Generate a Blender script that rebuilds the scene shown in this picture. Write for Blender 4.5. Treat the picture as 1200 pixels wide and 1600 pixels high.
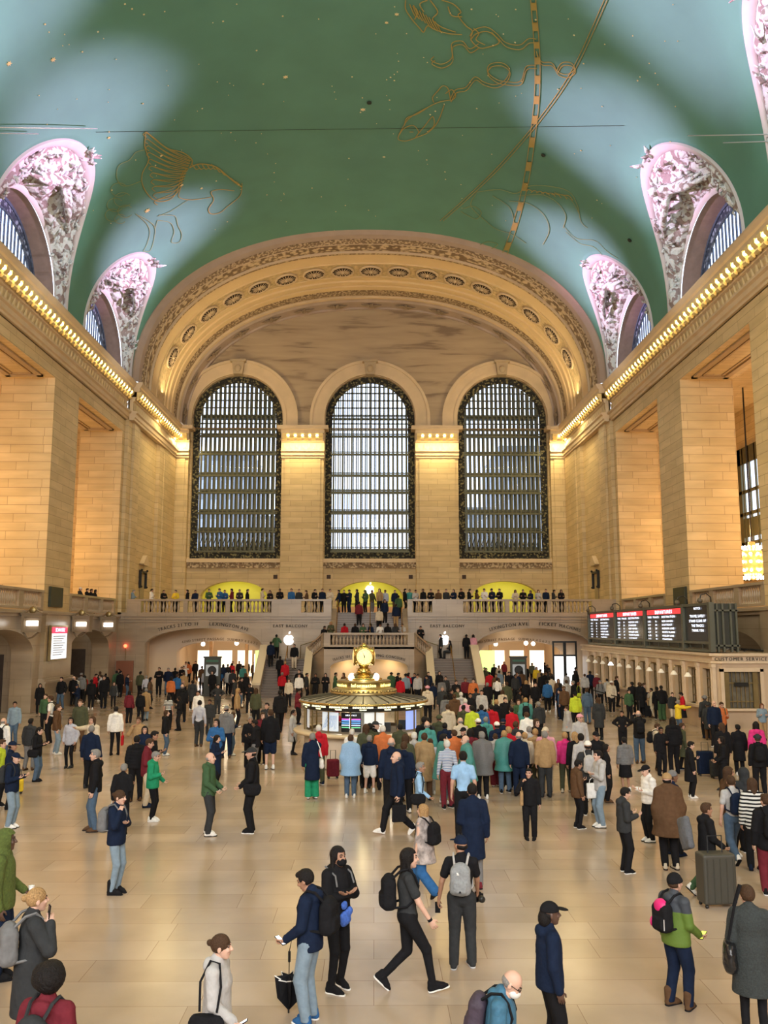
import bpy, bmesh, math, random
import numpy as np
from mathutils import Vector, Matrix, Euler
PI = math.pi
S = bpy.context.scene
for o in list(bpy.data.objects): bpy.data.objects.remove(o)
COL = S.collection

# ---------------------------------------------------------------- camera
CF = 1360.0
PITCH = math.atan(184/CF); YAW = math.atan(15/CF)
cam = bpy.data.objects.new('camera', bpy.data.cameras.new('camera'))
COL.objects.link(cam)
cam.location = (0, 0, 4.45)
cam.rotation_euler = (PI/2+PITCH, 0, -YAW)
cam.data.lens = CF/1600*36; cam.data.sensor_width = 36; cam.data.sensor_fit = 'AUTO'
cam.data.clip_start = 0.1; cam.data.clip_end = 400
S.camera = cam
S.view_settings.view_transform = 'Standard'; S.view_settings.look = 'None'
S.view_settings.gamma = 1; S.view_settings.exposure = 0.0
S.view_settings.use_curve_mapping = False

# ---------------------------------------------------------------- world: overcast daylight outside
w = bpy.data.worlds.new('daylight'); S.world = w; w.use_nodes = True
bg = w.node_tree.nodes['Background']; bg.inputs[0].default_value = (0.74, 0.83, 1.0, 1); bg.inputs[1].default_value = 3.0

# ---------------------------------------------------------------- lights
def area(name, loc, rot, sx, sy, power, col):
    l = bpy.data.lights.new(name, 'AREA'); l.shape = 'RECTANGLE'; l.size = sx; l.size_y = sy
    l.energy = power; l.color = col
    o = bpy.data.objects.new(name, l); COL.objects.link(o); o.location = loc; o.rotation_euler = rot
    return o
def aim(name, loc, to, sx, sy, power, col):
    d = Vector(to)-Vector(loc)
    return area(name, loc, d.to_track_quat('-Z', 'Y').to_euler(), sx, sy, power, col)
def spot(name, loc, to, power, col, ang, blend=1.0, r=0.4):
    l = bpy.data.lights.new(name, 'SPOT'); l.energy = power; l.color = col
    l.spot_size = ang; l.spot_blend = blend; l.shadow_soft_size = r
    o = bpy.data.objects.new(name, l); COL.objects.link(o); o.location = loc
    o.rotation_euler = (Vector(to)-Vector(loc)).to_track_quat('-Z', 'Y').to_euler()
    return o
def point(name, loc, power, col, r=0.3):
    l = bpy.data.lights.new(name, 'POINT'); l.energy = power; l.color = col; l.shadow_soft_size = r
    o = bpy.data.objects.new(name, l); COL.objects.link(o); o.location = loc
    return o
CX = -0.35                       # axis of the hall
WARM = (1.0, 0.74, 0.40); YEL = (1.0, 0.80, 0.40); COOL = (0.80, 0.86, 1.0)
# added fill panels before the west windows, imitating daylight through them
for xx in (-12.6, CX, 11.9):
    aim('west_window_fill', (xx, -16, 18), (xx*0.5, 60, 6), 8, 17, 5000, (0.98, 0.93, 0.86))
# warm lamps of the cornice shining down the walls
for s in (-1, 1):
    X0 = CX+s*17.75
    aim('cornice_lamps', (X0, 31, 21.6), (X0+s*0.45, 31, 0), 0.3, 62, 3500, YEL)
    aim('cornice_lamps', (CX+s*17.25, 70.5, 21.6), (CX+s*18.2, 70.5, 0), 0.3, 13, 950, YEL)
    # aisles behind the piers
    for k in range(5):
        point('aisle_lamp', (CX+s*24, 58.2-13.65*k, 11), 1150, (1.0, 0.60, 0.24), 0.3)
# lamps on top of the cornice that light the decorated arch
for s in (-1, 1): aim('arch_uplight', (CX+s*16.7, 71, 23.4), (CX+s*6, 71, 34), 0.4, 13, 1200, (1.0, 0.78, 0.42))
# cool flood lamps that stand on one cornice and light the lunettes and the vault round their heads on the other side
GLOW = {1: ((13.3, 44.9, 31.2), (14.3, 58.6, 30.2), (12.8, 33.6, 31.3)), -1: ((-15.6, 42.0, 30.0), (-15.2, 56.6, 30.2), (-15.7, 32.0, 30.2))}
for s in (-1, 1):
    for k, yc in enumerate((44.25, 57.9, 30.6)):
        src = (CX-s*17.0, yc-1.0, 23.4)
        spot('lunette_flood', src, (CX+s*16.6, yc+.8, 26.8), 30000, (0.90, 0.92, 1.0), 0.34, 1.0, 0.3)
        spot('vault_flood', src, GLOW[s][k], 98000, (1.0, 0.56, 0.98), 0.37, 1.0, 0.5)

# ---------------------------------------------------------------- helpers
def link(o, parent=None):
    COL.objects.link(o)
    if parent is not None: o.parent = parent
    return o
class MB:
    def __init__(s): s.v = []; s.f = []
    def add(s, V, F):
        n = len(s.v); s.v += [tuple(map(float, p)) for p in V]; s.f += [tuple(i+n for i in f) for f in F]
    def quad(s, a, b, c, d): s.add([a, b, c, d], [(0, 1, 2, 3)])
    def box(s, x0, x1, y0, y1, z0, z1):
        V = [(x, y, z) for x in (x0, x1) for y in (y0, y1) for z in (z0, z1)]
        s.add(V, [(0, 1, 3, 2), (4, 6, 7, 5), (0, 4, 5, 1), (2, 3, 7, 6), (0, 2, 6, 4), (1, 5, 7, 3)])
    def hbox(s, pts, thick):     # prism of polygon pts pushed by vector thick
        n = len(pts); V = [Vector(p) for p in pts]; t = Vector(thick)
        s.add(V+[p+t for p in V], [tuple(range(n))[::-1], tuple(range(n, 2*n))]+[(i, (i+1) % n, (i+1) % n+n, i+n) for i in range(n)])
    def tube(s, P, r, n=6, cap=True):
        P = [Vector(p) for p in P]; R = r if isinstance(r, (list, tuple)) else [r]*len(P)
        V = []; F = []; up = None
        for i, p in enumerate(P):
            d = (P[min(i+1, len(P)-1)]-P[max(i-1, 0)]).normalized()
            if up is None:
                up = Vector((0, 0, 1)) if abs(d.z) < .9 else Vector((1, 0, 0))
            a = d.cross(up)
            if a.length < 1e-5: a = d.orthogonal()
            a.normalize(); b = a.cross(d).normalized(); up = b
            for k in range(n):
                t = 2*PI*k/n; V.append(p+(a*math.cos(t)+b*math.sin(t))*R[i])
        for i in range(len(P)-1):
            for k in range(n):
                F.append((i*n+k, i*n+(k+1) % n, (i+1)*n+(k+1) % n, (i+1)*n+k))
        if cap: F += [tuple(range(n))[::-1], tuple((len(P)-1)*n+k for k in range(n))]
        s.add(V, F)
    def lathe(s, prof, c=(0, 0, 0), n=24, a0=0, a1=2*PI):
        full = abs(a1-a0-2*PI) < 1e-6; m = n if full else n+1; V = []; F = []
        for r, z in prof:
            for k in range(m):
                t = a0+(a1-a0)*k/n; V.append((c[0]+r*math.cos(t), c[1]+r*math.sin(t), c[2]+z))
        for i in range(len(prof)-1):
            for k in range(n):
                k2 = (k+1) % m; F.append((i*m+k, i*m+k2, (i+1)*m+k2, (i+1)*m+k))
        s.add(V, F)
    def sphere(s, c, r, n=12, sc=(1, 1, 1)):
        V = []; F = []; m = max(4, n//2)
        for i in range(m+1):
            a = -PI/2+PI*i/m
            for k in range(n):
                t = 2*PI*k/n; V.append((c[0]+r*sc[0]*math.cos(a)*math.cos(t), c[1]+r*sc[1]*math.cos(a)*math.sin(t), c[2]+r*sc[2]*math.sin(a)))
        for i in range(m):
            for k in range(n): F.append((i*n+k, i*n+(k+1) % n, (i+1)*n+(k+1) % n, (i+1)*n+k))
        s.add(V, F)
    def grid(s, G):              # G: array (m, n, 3)
        G = np.asarray(G, float); m, n = G.shape[:2]
        s.add(G.reshape(-1, 3).tolist(), [(i*n+j, i*n+j+1, (i+1)*n+j+1, (i+1)*n+j) for i in range(m-1) for j in range(n-1)])
    def mesh(s, name, mat, smooth=False):
        me = bpy.data.meshes.new(name); me.from_pydata(s.v, [], s.f); me.update()
        if smooth: me.polygons.foreach_set('use_smooth', [True]*len(me.polygons))
        V = np.array(s.v, float).reshape(-1, 3)
        nl = len(me.loops); li = np.empty(nl, np.int32); me.loops.foreach_get('vertex_index', li)
        npl = len(me.polygons); N = np.empty(npl*3); me.polygons.foreach_get('normal', N); N = np.abs(N.reshape(-1, 3))
        lt = np.empty(npl, np.int32); me.polygons.foreach_get('loop_total', lt)
        D = np.repeat(N.argmax(1), lt); P = V[li]
        uv = np.where((D == 0)[:, None], P[:, [1, 2]], np.where((D == 1)[:, None], P[:, [0, 2]], P[:, [0, 1]]))
        me.uv_layers.new(name='UVMap').data.foreach_set('uv', uv.ravel())
        if mat: me.materials.append(mat)
        return me
    def build(s, name, mat, parent=None, smooth=False, **kw):
        o = bpy.data.objects.new(name, s.mesh(name, mat, smooth)); link(o, parent)
        for k, v in kw.items(): o[k] = v
        return o
def struct(o): o['kind'] = 'structure'; return o
def thing(name, label, cat, loc=(0, 0, 0), rz=0, group=None):
    o = bpy.data.objects.new(name, None); link(o); o.location = loc; o.rotation_euler = (0, 0, rz)
    return tag(o, label, cat, group)
def tag(o, label, cat, group=None):
    o['label'] = label; o['category'] = cat
    if group: o['group'] = group
    return o

# ---------------------------------------------------------------- materials
def nodes(m):
    m.use_nodes = True; return m.node_tree.nodes, m.node_tree.links, m.node_tree.nodes['Principled BSDF']
MC = {}
def mat(name, col, rough=0.6, metal=0.0, emit=None, es=0, noise=0, scale=3, bump=0, spec=0.5, tr=0):
    if name in MC: return MC[name]
    m = bpy.data.materials.new(name); N, L, b = nodes(m); MC[name] = m
    b.inputs['Base Color'].default_value = (*col, 1); b.inputs['Roughness'].default_value = rough
    b.inputs['Metallic'].default_value = metal; b.inputs['Specular IOR Level'].default_value = spec
    if emit: b.inputs['Emission Color'].default_value = (*emit, 1); b.inputs['Emission Strength'].default_value = es
    if noise or bump:
        tc = N.new('ShaderNodeTexCoord'); nz = N.new('ShaderNodeTexNoise'); nz.inputs['Scale'].default_value = scale; nz.inputs['Detail'].default_value = 5
        L.new(tc.outputs['Object'], nz.inputs['Vector'])
        if noise:
            r = N.new('ShaderNodeValToRGB'); r.color_ramp.elements[0].position = .3; r.color_ramp.elements[1].position = .7
            r.color_ramp.elements[0].color = (*[c*(1-noise) for c in col], 1); r.color_ramp.elements[1].color = (*[min(1, c*(1+noise)) for c in col], 1)
            L.new(nz.outputs[0], r.inputs[0]); L.new(r.outputs[0], b.inputs['Base Color'])
        if bump:
            bp = N.new('ShaderNodeBump'); bp.inputs['Strength'].default_value = bump; bp.inputs['Distance'].default_value = .05
            L.new(nz.outputs[0], bp.inputs['Height']); L.new(bp.outputs[0], b.inputs['Normal'])
    return m
def blocks(name, c1, c2, mortar, bw=1.5, bh=0.62, ms=0.012, rough=0.6, bump=.25, nz_amt=.12, bias=0, spec=.4, coat=0):
    m = bpy.data.materials.new(name); N, L, b = nodes(m); MC[name] = m
    uv = N.new('ShaderNodeUVMap'); uv.uv_map = 'UVMap'
    br = N.new('ShaderNodeTexBrick'); br.inputs['Scale'].default_value = 1; br.inputs['Brick Width'].default_value = bw
    br.inputs['Row Height'].default_value = bh; br.inputs['Mortar Size'].default_value = ms; br.inputs['Bias'].default_value = bias
    br.inputs['Color1'].default_value = (*c1, 1); br.inputs['Color2'].default_value = (*c2, 1); br.inputs['Mortar'].default_value = (*mortar, 1)
    br.offset = .43; br.squash_frequency = 3; br.squash = 1.35
    L.new(uv.outputs[0], br.inputs['Vector'])
    mp = N.new('ShaderNodeMapping'); mp.inputs['Scale'].default_value = (.5, .5, 2.6)
    tc = N.new('ShaderNodeTexCoord'); L.new(tc.outputs['Object'], mp.inputs[0])
    nz = N.new('ShaderNodeTexNoise'); nz.inputs['Scale'].default_value = .9; nz.inputs['Detail'].default_value = 6; L.new(mp.outputs[0], nz.inputs['Vector'])
    mr = N.new('ShaderNodeMapRange'); mr.inputs['From Min'].default_value = .3; mr.inputs['From Max'].default_value = .7
    mr.inputs['To Min'].default_value = 1-nz_amt; mr.inputs['To Max'].default_value = 1+nz_amt; L.new(nz.outputs[0], mr.inputs[0])
    mx = N.new('ShaderNodeVectorMath'); mx.operation = 'SCALE'; L.new(br.outputs[0], mx.inputs[0]); L.new(mr.outputs[0], mx.inputs['Scale'])
    L.new(mx.outputs[0], b.inputs['Base Color']); b.inputs['Roughness'].default_value = rough
    b.inputs['Specular IOR Level'].default_value = spec
    if coat: b.inputs['Coat Weight'].default_value = coat; b.inputs['Coat Roughness'].default_value = .08
    bp = N.new('ShaderNodeBump'); bp.invert = True; bp.inputs['Strength'].default_value = bump; bp.inputs['Distance'].default_value = .02
    L.new(br.outputs['Fac'], bp.inputs['Height']); L.new(bp.outputs[0], b.inputs['Normal'])
    return m
def carved(name, col, dark, scale=3.0, thr=.35, stretch=(1, 1, 1)):   # deep carved foliage, hollows darkened in the colour
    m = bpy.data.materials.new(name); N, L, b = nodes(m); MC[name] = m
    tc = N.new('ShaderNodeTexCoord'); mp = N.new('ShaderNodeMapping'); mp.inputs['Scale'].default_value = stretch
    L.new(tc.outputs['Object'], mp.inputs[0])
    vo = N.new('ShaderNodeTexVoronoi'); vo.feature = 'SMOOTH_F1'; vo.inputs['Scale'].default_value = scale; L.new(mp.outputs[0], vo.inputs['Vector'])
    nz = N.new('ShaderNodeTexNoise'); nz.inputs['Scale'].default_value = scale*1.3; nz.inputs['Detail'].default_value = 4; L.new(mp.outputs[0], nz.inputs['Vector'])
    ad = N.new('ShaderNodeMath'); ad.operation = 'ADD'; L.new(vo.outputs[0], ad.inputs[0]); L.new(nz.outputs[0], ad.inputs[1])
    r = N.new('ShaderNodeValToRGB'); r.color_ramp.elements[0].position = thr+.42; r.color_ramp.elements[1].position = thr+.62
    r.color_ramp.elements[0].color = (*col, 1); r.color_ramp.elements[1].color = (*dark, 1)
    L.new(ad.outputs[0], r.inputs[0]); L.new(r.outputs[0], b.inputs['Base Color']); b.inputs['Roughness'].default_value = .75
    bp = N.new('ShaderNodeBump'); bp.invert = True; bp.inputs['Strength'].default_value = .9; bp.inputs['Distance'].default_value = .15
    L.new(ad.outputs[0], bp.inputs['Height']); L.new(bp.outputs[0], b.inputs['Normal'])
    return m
STONE = blocks('wall_stone', (.61, .46, .25), (.53, .39, .20), (.24, .16, .08), 1.9, .5, .010)
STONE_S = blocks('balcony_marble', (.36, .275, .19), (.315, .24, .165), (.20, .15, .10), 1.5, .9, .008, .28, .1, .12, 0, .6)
TRIM = mat('cornice_stone', (.62, .47, .29), .6, noise=.08, scale=.8)
TRIMP = mat('rim_stone', (.40, .31, .25), .65, noise=.08, scale=.8)
VEIN = mat('veined_stone', (.47, .35, .22), .6)
def vein():
    m = VEIN; N, L, b = nodes(m)
    tc = N.new('ShaderNodeTexCoord'); mp = N.new('ShaderNodeMapping'); mp.inputs['Scale'].default_value = (.16, .16, 1.3); L.new(tc.outputs['Object'], mp.inputs[0])
    nz = N.new('ShaderNodeTexNoise'); nz.inputs['Scale'].default_value = 1.4; nz.inputs['Detail'].default_value = 9; nz.inputs['Distortion'].default_value = .5; L.new(mp.outputs[0], nz.inputs['Vector'])
    r = N.new('ShaderNodeValToRGB'); e = r.color_ramp.elements
    e[0].position = .34; e[0].color = (.22, .15, .09, 1); e[1].position = .46; e[1].color = (.38, .28, .17, 1)
    e.new(.7).color = (.44, .33, .20, 1); L.new(nz.outputs[0], r.inputs[0]); L.new(r.outputs[0], b.inputs['Base Color'])
vein()
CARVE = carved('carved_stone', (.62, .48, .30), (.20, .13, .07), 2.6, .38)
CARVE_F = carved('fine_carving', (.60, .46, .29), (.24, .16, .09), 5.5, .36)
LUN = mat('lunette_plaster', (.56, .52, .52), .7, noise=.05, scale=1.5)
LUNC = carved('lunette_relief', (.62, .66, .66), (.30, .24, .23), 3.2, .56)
REVEAL = mat('reveal_plaster', (.30, .22, .20), .8, noise=.1)  # brown of the window reveals has their shadow put into the colour
GREEN = mat('ceiling_paint', (.10, .27, .205), .75, noise=.07, scale=.35)
GOLD = mat('gold_leaf', (.36, .29, .08), .6)
GOLDF = mat('faded_gold', (.22, .30, .14), .7)
BRONZE = mat('window_bronze', (.10, .095, .055), .5, .6)
BRONZE_L = mat('lunette_bronze', (.10, .13, .20), .5, .5, noise=.4, scale=8)
BRASS = mat('polished_brass', (.56, .40, .13), .25, 1.0)
BRASSD = mat('aged_brass', (.34, .26, .12), .38, .9, noise=.15)
DARK = mat('black_metal', (.02, .02, .02), .4, .3)
DBOX = mat('dark_green_metal', (.055, .055, .045), .45, .4)
FLOORM = blocks('floor_marble', (.46, .36, .275), (.385, .29, .21), (.28, .19, .13), 1.55, .74, .005, .19, .03, .20, -.1, .5)
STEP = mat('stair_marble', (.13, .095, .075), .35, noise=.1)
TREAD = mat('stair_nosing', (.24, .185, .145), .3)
GLASS = bpy.data.materials.new('pane_glass'); N, L, b = nodes(GLASS); N.remove(b)
_t = N.new('ShaderNodeBsdfTransparent'); _t.inputs[0].default_value = (.96, .98, 1, 1); _g = N.new('ShaderNodeBsdfGlossy'); _g.inputs['Roughness'].default_value = .05
_m = N.new('ShaderNodeMixShader'); _m.inputs[0].default_value = .06
L.new(_t.outputs[0], _m.inputs[1]); L.new(_g.outputs[0], _m.inputs[2]); L.new(_m.outputs[0], N['Material Output'].inputs[0])
def lamp(name, col, s): return mat(name, col, .4, emit=col, es=s)
BULB = lamp('lamp_warm', (1, .80, .40), 11.0)
BULBW = lamp('lamp_white', (1, .95, .85), 5.0)
LETTER = mat('carved_letters', (.05, .035, .02), .6)

# ---------------------------------------------------------------- lettering
_glyph = {}
def glyph(ch):
    if ch in _glyph: return _glyph[ch]
    c = bpy.data.curves.new('g', 'FONT'); c.body = ch; c.size = 1; c.resolution_u = 2
    o = bpy.data.objects.new('g', c); COL.objects.link(o); dg = bpy.context.evaluated_depsgraph_get(); dg.update()
    me = o.evaluated_get(dg).to_mesh(); V = [v.co.copy() for v in me.vertices]; F = [tuple(p.vertices) for p in me.polygons]
    o.evaluated_get(dg).to_mesh_clear(); bpy.data.objects.remove(o); bpy.data.curves.remove(c)
    w = max([v.x for v in V])+.09 if V else .32
    _glyph[ch] = (V, F, w); return _glyph[ch]
def letters(mb, text, size, place, space=.05, center=True, bold=0):
    """place(s, h) -> point, for s metres along the line and h up"""
    adv = [(glyph(c)[2]+space)*size for c in text]; tot = sum(adv); s = -tot/2 if center else 0
    for c, a in zip(text, adv):
        V, F, w = glyph(c)
        if V: mb.add([place(s+v.x*size, v.y*size) for v in V], F)
        if V and bold: mb.add([place(s+v.x*size+bold, v.y*size) for v in V], F)
        s += a
    return tot
# ================================================================ SETTING
ZC = 23.0; NS = 2.2
def se(phi, a, b):               # superellipse of the vault: half width x, height above ZC
    return a*max(math.cos(phi), 0)**(2/NS), b*max(math.sin(phi), 0)**(2/NS)
HW = 18.2                        # half width of the hall at the wall face
Y_E = 78.6; Y_B = 63.5           # east wall, balcony front
mb = MB(); mb.quad((-26, -18, 0), (27, -18, 0), (27, 95, 0), (-26, 95, 0)); struct(mb.build('floor', FLOORM))

# ---- ceiling vault with the lunettes cut out
LC = [57.9, 44.25, 30.6]; LR = 5.35; LH = 7.1
A_V, B_V = 17.9, 12.1
def lun_h(y):
    for c in LC:
        d = abs(y-c)/LR
        if d < 1: return ZC+LH*(1-d**2.15)**.5
    return None
ys = set(np.linspace(-18, 25, 12)) | {63.9}
for c in LC:
    ys |= {c-LR-1.4, c+LR+.9 if c < 50 else 63.6}
    for t in np.linspace(0, PI, 61): ys.add(c-LR*math.cos(t))
ys = sorted(ys)
mb = MB()
for s in (-1, 1):
    G = []
    for y in ys:
        zh = lun_h(y); p0 = 0.0
        if zh and zh > ZC: p0 = math.asin(min(1, ((zh-ZC)/B_V)**(NS/2)))
        row = []
        if p0 == 0: row.append((CX+s*A_V, y, ZC-1.0))
        else:
            x, z = se(p0, A_V, B_V); row.append((CX+s*x, y, ZC+z))
        for j in range(41):
            x, z = se(p0+(PI/2-p0)*j/40, A_V, B_V); row.append((CX+s*x, y, ZC+z))
        G.append(row)
    mb.grid(G)
ceiling = struct(mb.build('ceiling', GREEN, smooth=True))

# ---- gold constellation drawing on the vault
RS = random.Random(5)
def cam_ray(px, py):
    a = (px-600)/CF; b_ = -(py-800)/CF
    fy = math.cos(PITCH)-b_*math.sin(PITCH); fz = math.sin(PITCH)+b_*math.cos(PITCH)
    return Vector((a*math.cos(YAW)+fy*math.sin(YAW), fy*math.cos(YAW)-a*math.sin(YAW), fz))
def on_vault(px, py, off=.04):   # measured position on the vault of a point seen in the photograph
    r = cam_ray(px, py); t0, t1 = 15, 120
    f = lambda t: (abs(r.x*t-CX)/(A_V-off))**NS+(max(r.z*t+4.45-ZC, 0)/(B_V-off))**NS-1
    for _ in range(40):
        t = (t0+t1)/2
        if f(t) > 0: t1 = t
        else: t0 = t
    return Vector((r.x*t, r.y*t, r.z*t+4.45))
def smooth_line(P, n=6):
    P = [Vector((*p, 0)) for p in P]; out = []
    for i in range(len(P)-1):
        p0 = P[max(i-1, 0)]; p1 = P[i]; p2 = P[i+1]; p3 = P[min(i+2, len(P)-1)]
        for k in range(n):
            t = k/n; out.append(.5*((2*p1)+(p2-p0)*t+(2*p0-5*p1+4*p2-p3)*t*t+(3*p1-p0-3*p2+p3)*t**3))
    out.append(P[-1]); return [(p.x, p.y) for p in out]
def stroke(mb, P, w=.06, curve=True):
    if curve: P = smooth_line(P)
    P = [on_vault(*p) for p in P]
    V = []; w = w*.7
    for i, p in enumerate(P):
        d = (P[min(i+1, len(P)-1)]-P[max(i-1, 0)]).normalized(); n = Vector((CX-p.x, 0, 10-p.z)).normalized()
        sd = d.cross(n).normalized()*w/2
        V += [p-sd, p+sd, p+sd+n*.02, p-sd+n*.02]
    F = [(i*4+k, i*4+(k+1) % 4, i*4+4+(k+1) % 4, i*4+4+k) for i in range(len(P)-1) for k in range(4)]
    mb.add(V, F)
hb = MB(); hf = MB()
W = .055
def wing(m, root, tip, base, n, w):      # fan of long feathers
    for i in range(n):
        t = i/(n-1); a = (tip[0]+(base[0]-tip[0])*t, tip[1]+(base[1]-tip[1])*t)
        for q in (0, 3):
            stroke(m, [(root[0]-i*1.4, root[1]+i*4+q), ((root[0]*.5+a[0]*.5)-4+q, (root[1]+i*4)*.5+a[1]*.5+3+q), a], w)
        stroke(m, [(a[0], a[1]), (a[0]-4, a[1]+4), (a[0]+1, a[1]+8)], w)
wing(hb, (298, 248), (228, 206), (245, 312), 11, .06)
stroke(hb, [(228, 206), (240, 215), (262, 232), (285, 238), (300, 250), (296, 262)], .09)
stroke(hb, [(228, 206), (226, 228), (232, 250), (222, 272), (224, 292), (240, 312), (262, 313), (276, 300), (284, 272), (294, 262)], .07)
stroke(hb, [(296, 262), (312, 256), (336, 260), (352, 272), (366, 284), (378, 292)], .12)
for j in range(10): stroke(hb, [(300+j*7.6, 256+max(0, j-4)*5.5), (306+j*7.4, 264+max(0, j-4)*4.5), (312+j*7.0, 262+max(0, j-4)*5.5)], .08)
stroke(hb, [(378, 286), (376, 304), (364, 316), (356, 322), (344, 332), (330, 334), (326, 326), (334, 312), (330, 300), (344, 296), (366, 298)], .07)
stroke(hb, [(294, 264), (286, 274), (282, 294), (280, 308), (300, 312), (330, 308)], .05)
stroke(hf, [(226, 234), (212, 238), (202, 250), (186, 258), (182, 274), (188, 288), (200, 290), (222, 282)], .06)
for cx_, cy_, r_ in ((186, 296, 13), (192, 312, 14), (180, 320, 13), (196, 330, 12), (176, 336, 12), (188, 342, 9)):
    stroke(hf, [(cx_+r_*math.cos(t), cy_+r_*.8*math.sin(t)) for t in np.linspace(.6, 5.6, 9)], .05)
for P in ([(212, 334), (228, 348), (234, 362), (230, 380), (224, 392)], [(216, 336), (232, 345), (242, 356), (240, 376), (234, 392), (224, 392)],
          [(248, 336), (262, 336), (274, 338), (278, 352), (284, 366), (280, 378), (268, 378), (272, 362), (266, 348), (246, 344)],
          [(294, 312), (276, 324), (262, 332), (246, 338)], [(246, 344), (242, 358)]): stroke(hf, P, .06)
# streams, ribbons and the fish
def ribbon(m, P, gap=7, w=.06):
    stroke(m, P, w); stroke(m, [(x+gap*.2, y+gap) for x, y in P], w)
ribbon(hb, [(838, 61), (826, 60), (812, 70), (790, 66), (776, 52), (760, 42), (742, 46), (734, 56)])
ribbon(hb, [(748, 68), (734, 76), (722, 64), (706, 68), (706, 90), (690, 100), (674, 94), (678, 88)], 6)
ribbon(hb, [(838, 102), (822, 104), (814, 126), (796, 128), (776, 124), (762, 112), (766, 100), (784, 98), (796, 108), (790, 124), (774, 132), (756, 128), (742, 120), (728, 136), (712, 140), (704, 154)], 5)
ribbon(hb, [(838, 80), (846, 96), (862, 98), (872, 112), (886, 116), (898, 108), (892, 98), (878, 98), (870, 110)], 5)
for P in ([(704, 156), (684, 160), (660, 172), (640, 184), (630, 198), (622, 216), (634, 220), (652, 214), (670, 206), (684, 190), (694, 164)],
          [(704, 156), (700, 138), (692, 134), (684, 142), (676, 152), (678, 160)], [(704, 158), (712, 150), (706, 140), (696, 146)],
          [(624, 210), (632, 200), (646, 196), (654, 206), (648, 216)], [(654, 208), (664, 196), (676, 182), (678, 196), (668, 206)],
          [(632, 196), (636, 184), (652, 178), (668, 168)], [(640, 206), (646, 206)]): stroke(hb, P, .07)
for P in ([(634, 0), (634, 14), (644, 30), (656, 44), (662, 50), (668, 40), (680, 46), (700, 52), (722, 54)],
          [(662, 18), (656, 6), (668, 0)], [(690, 0), (708, 6), (720, 18), (716, 24), (728, 40), (738, 48), (736, 62), (748, 74), (760, 74), (780, 66), (768, 50)],
          [(672, 0), (684, 18), (676, 30), (690, 42), (712, 50)], [(700, 10), (706, 24), (722, 26)], [(646, 8), (652, 20), (648, 30)], [(740, 44), (748, 52), (744, 62), (758, 70)]): stroke(hb, P, .075)
for j in range(9): stroke(hb, [(640+j*5, 6+j*3.4), (646+j*5, 20+j*3), (650+j*5, 26+j*3.2)], .07)
for P in ([(724, 326), (740, 322), (752, 332), (744, 342), (730, 336), (720, 330)], [(744, 300), (780, 296), (806, 302), (830, 290), (866, 292), (890, 300), (902, 320), (908, 346), (918, 356)],
          [(744, 302), (736, 322), (760, 346), (776, 358), (800, 366), (822, 380)], [(810, 306), (846, 304), (870, 316), (884, 336), (880, 356)],
          [(796, 314), (826, 318), (850, 336), (858, 360), (848, 382)], [(742, 388), (760, 378), (778, 382), (760, 392)],
          [(866, 300), (892, 312), (906, 336)], [(770, 306), (796, 324), (804, 350)]): stroke(hf, P, .075)
for j in range(8): stroke(hb, [(822+j*8, 300+j*.7), (826+j*9, 296+j*1.4), (832+j*9, 299+j*2)], .07)
for P in ([(880, 352), (900, 372), (930, 376), (948, 392), (966, 404)], [(884, 362), (906, 380), (928, 386), (944, 402)]): stroke(hf, P, .05)
# ecliptic band and circle
EC = [(831, -30), (834, 10), (838, 60), (840, 100), (839, 150), (834, 200), (826, 260), (816, 310), (802, 360), (786, 404)]
ec = smooth_line(EC, 8)
for dx in (-4, 4): stroke(hb, [(x+dx, y) for x, y in ec], .06, False)
for i in range(2, len(ec)-3, 5):
    for dx in (-2.2, 0, 2.2): stroke(hb, [(ec[i][0]+dx, ec[i][1]), (ec[i+1][0]+dx, ec[i+1][1]), (ec[i+2][0]+dx, ec[i+2][1])], .13, False)
L2 = [(955, -20), (900, 102), (850, 178), (790, 250), (740, 300), (690, 345)]
for dx in (-2.5, 2.5): stroke(hb, [(x+dx, y) for x, y in smooth_line(L2, 8)], .05, False)
hb.build('gold_drawing', GOLD, ceiling); hf.build('faded_drawing', GOLDF, ceiling)
st = MB()
def star(px, py, r):
    p = on_vault(px, py); n = Vector((CX-p.x, 0, 10-p.z)).normalized(); u = Vector((0, 1, 0)); v = n.cross(u).normalized()
    st.hbox([p+(u*math.cos(t)+v*math.sin(t))*(r if k % 2 == 0 else r*.45) for k, t in enumerate(np.linspace(0, 2*PI, 12, endpoint=False))], n*.03)
for px, py, r in ((230, 329, .22), (315, 294, .1), (284, 289, .12), (252, 243, .1), (83, 93, .14), (170, 215, .1), (446, 120, .15), (567, 171, .17), (14, 99, .14), (600, 245, .1), (620, 22, .12), (604, 35, .1)): star(px, py, r)
for _ in range(170): star(RS.uniform(60, 1080), RS.uniform(5, 360), RS.choice((.025, .035, .05)))
st.build('gold_stars', mat('star_gold', (.62, .48, .20), .4, .2, emit=(1, .85, .5), es=.12), ceiling)
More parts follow.
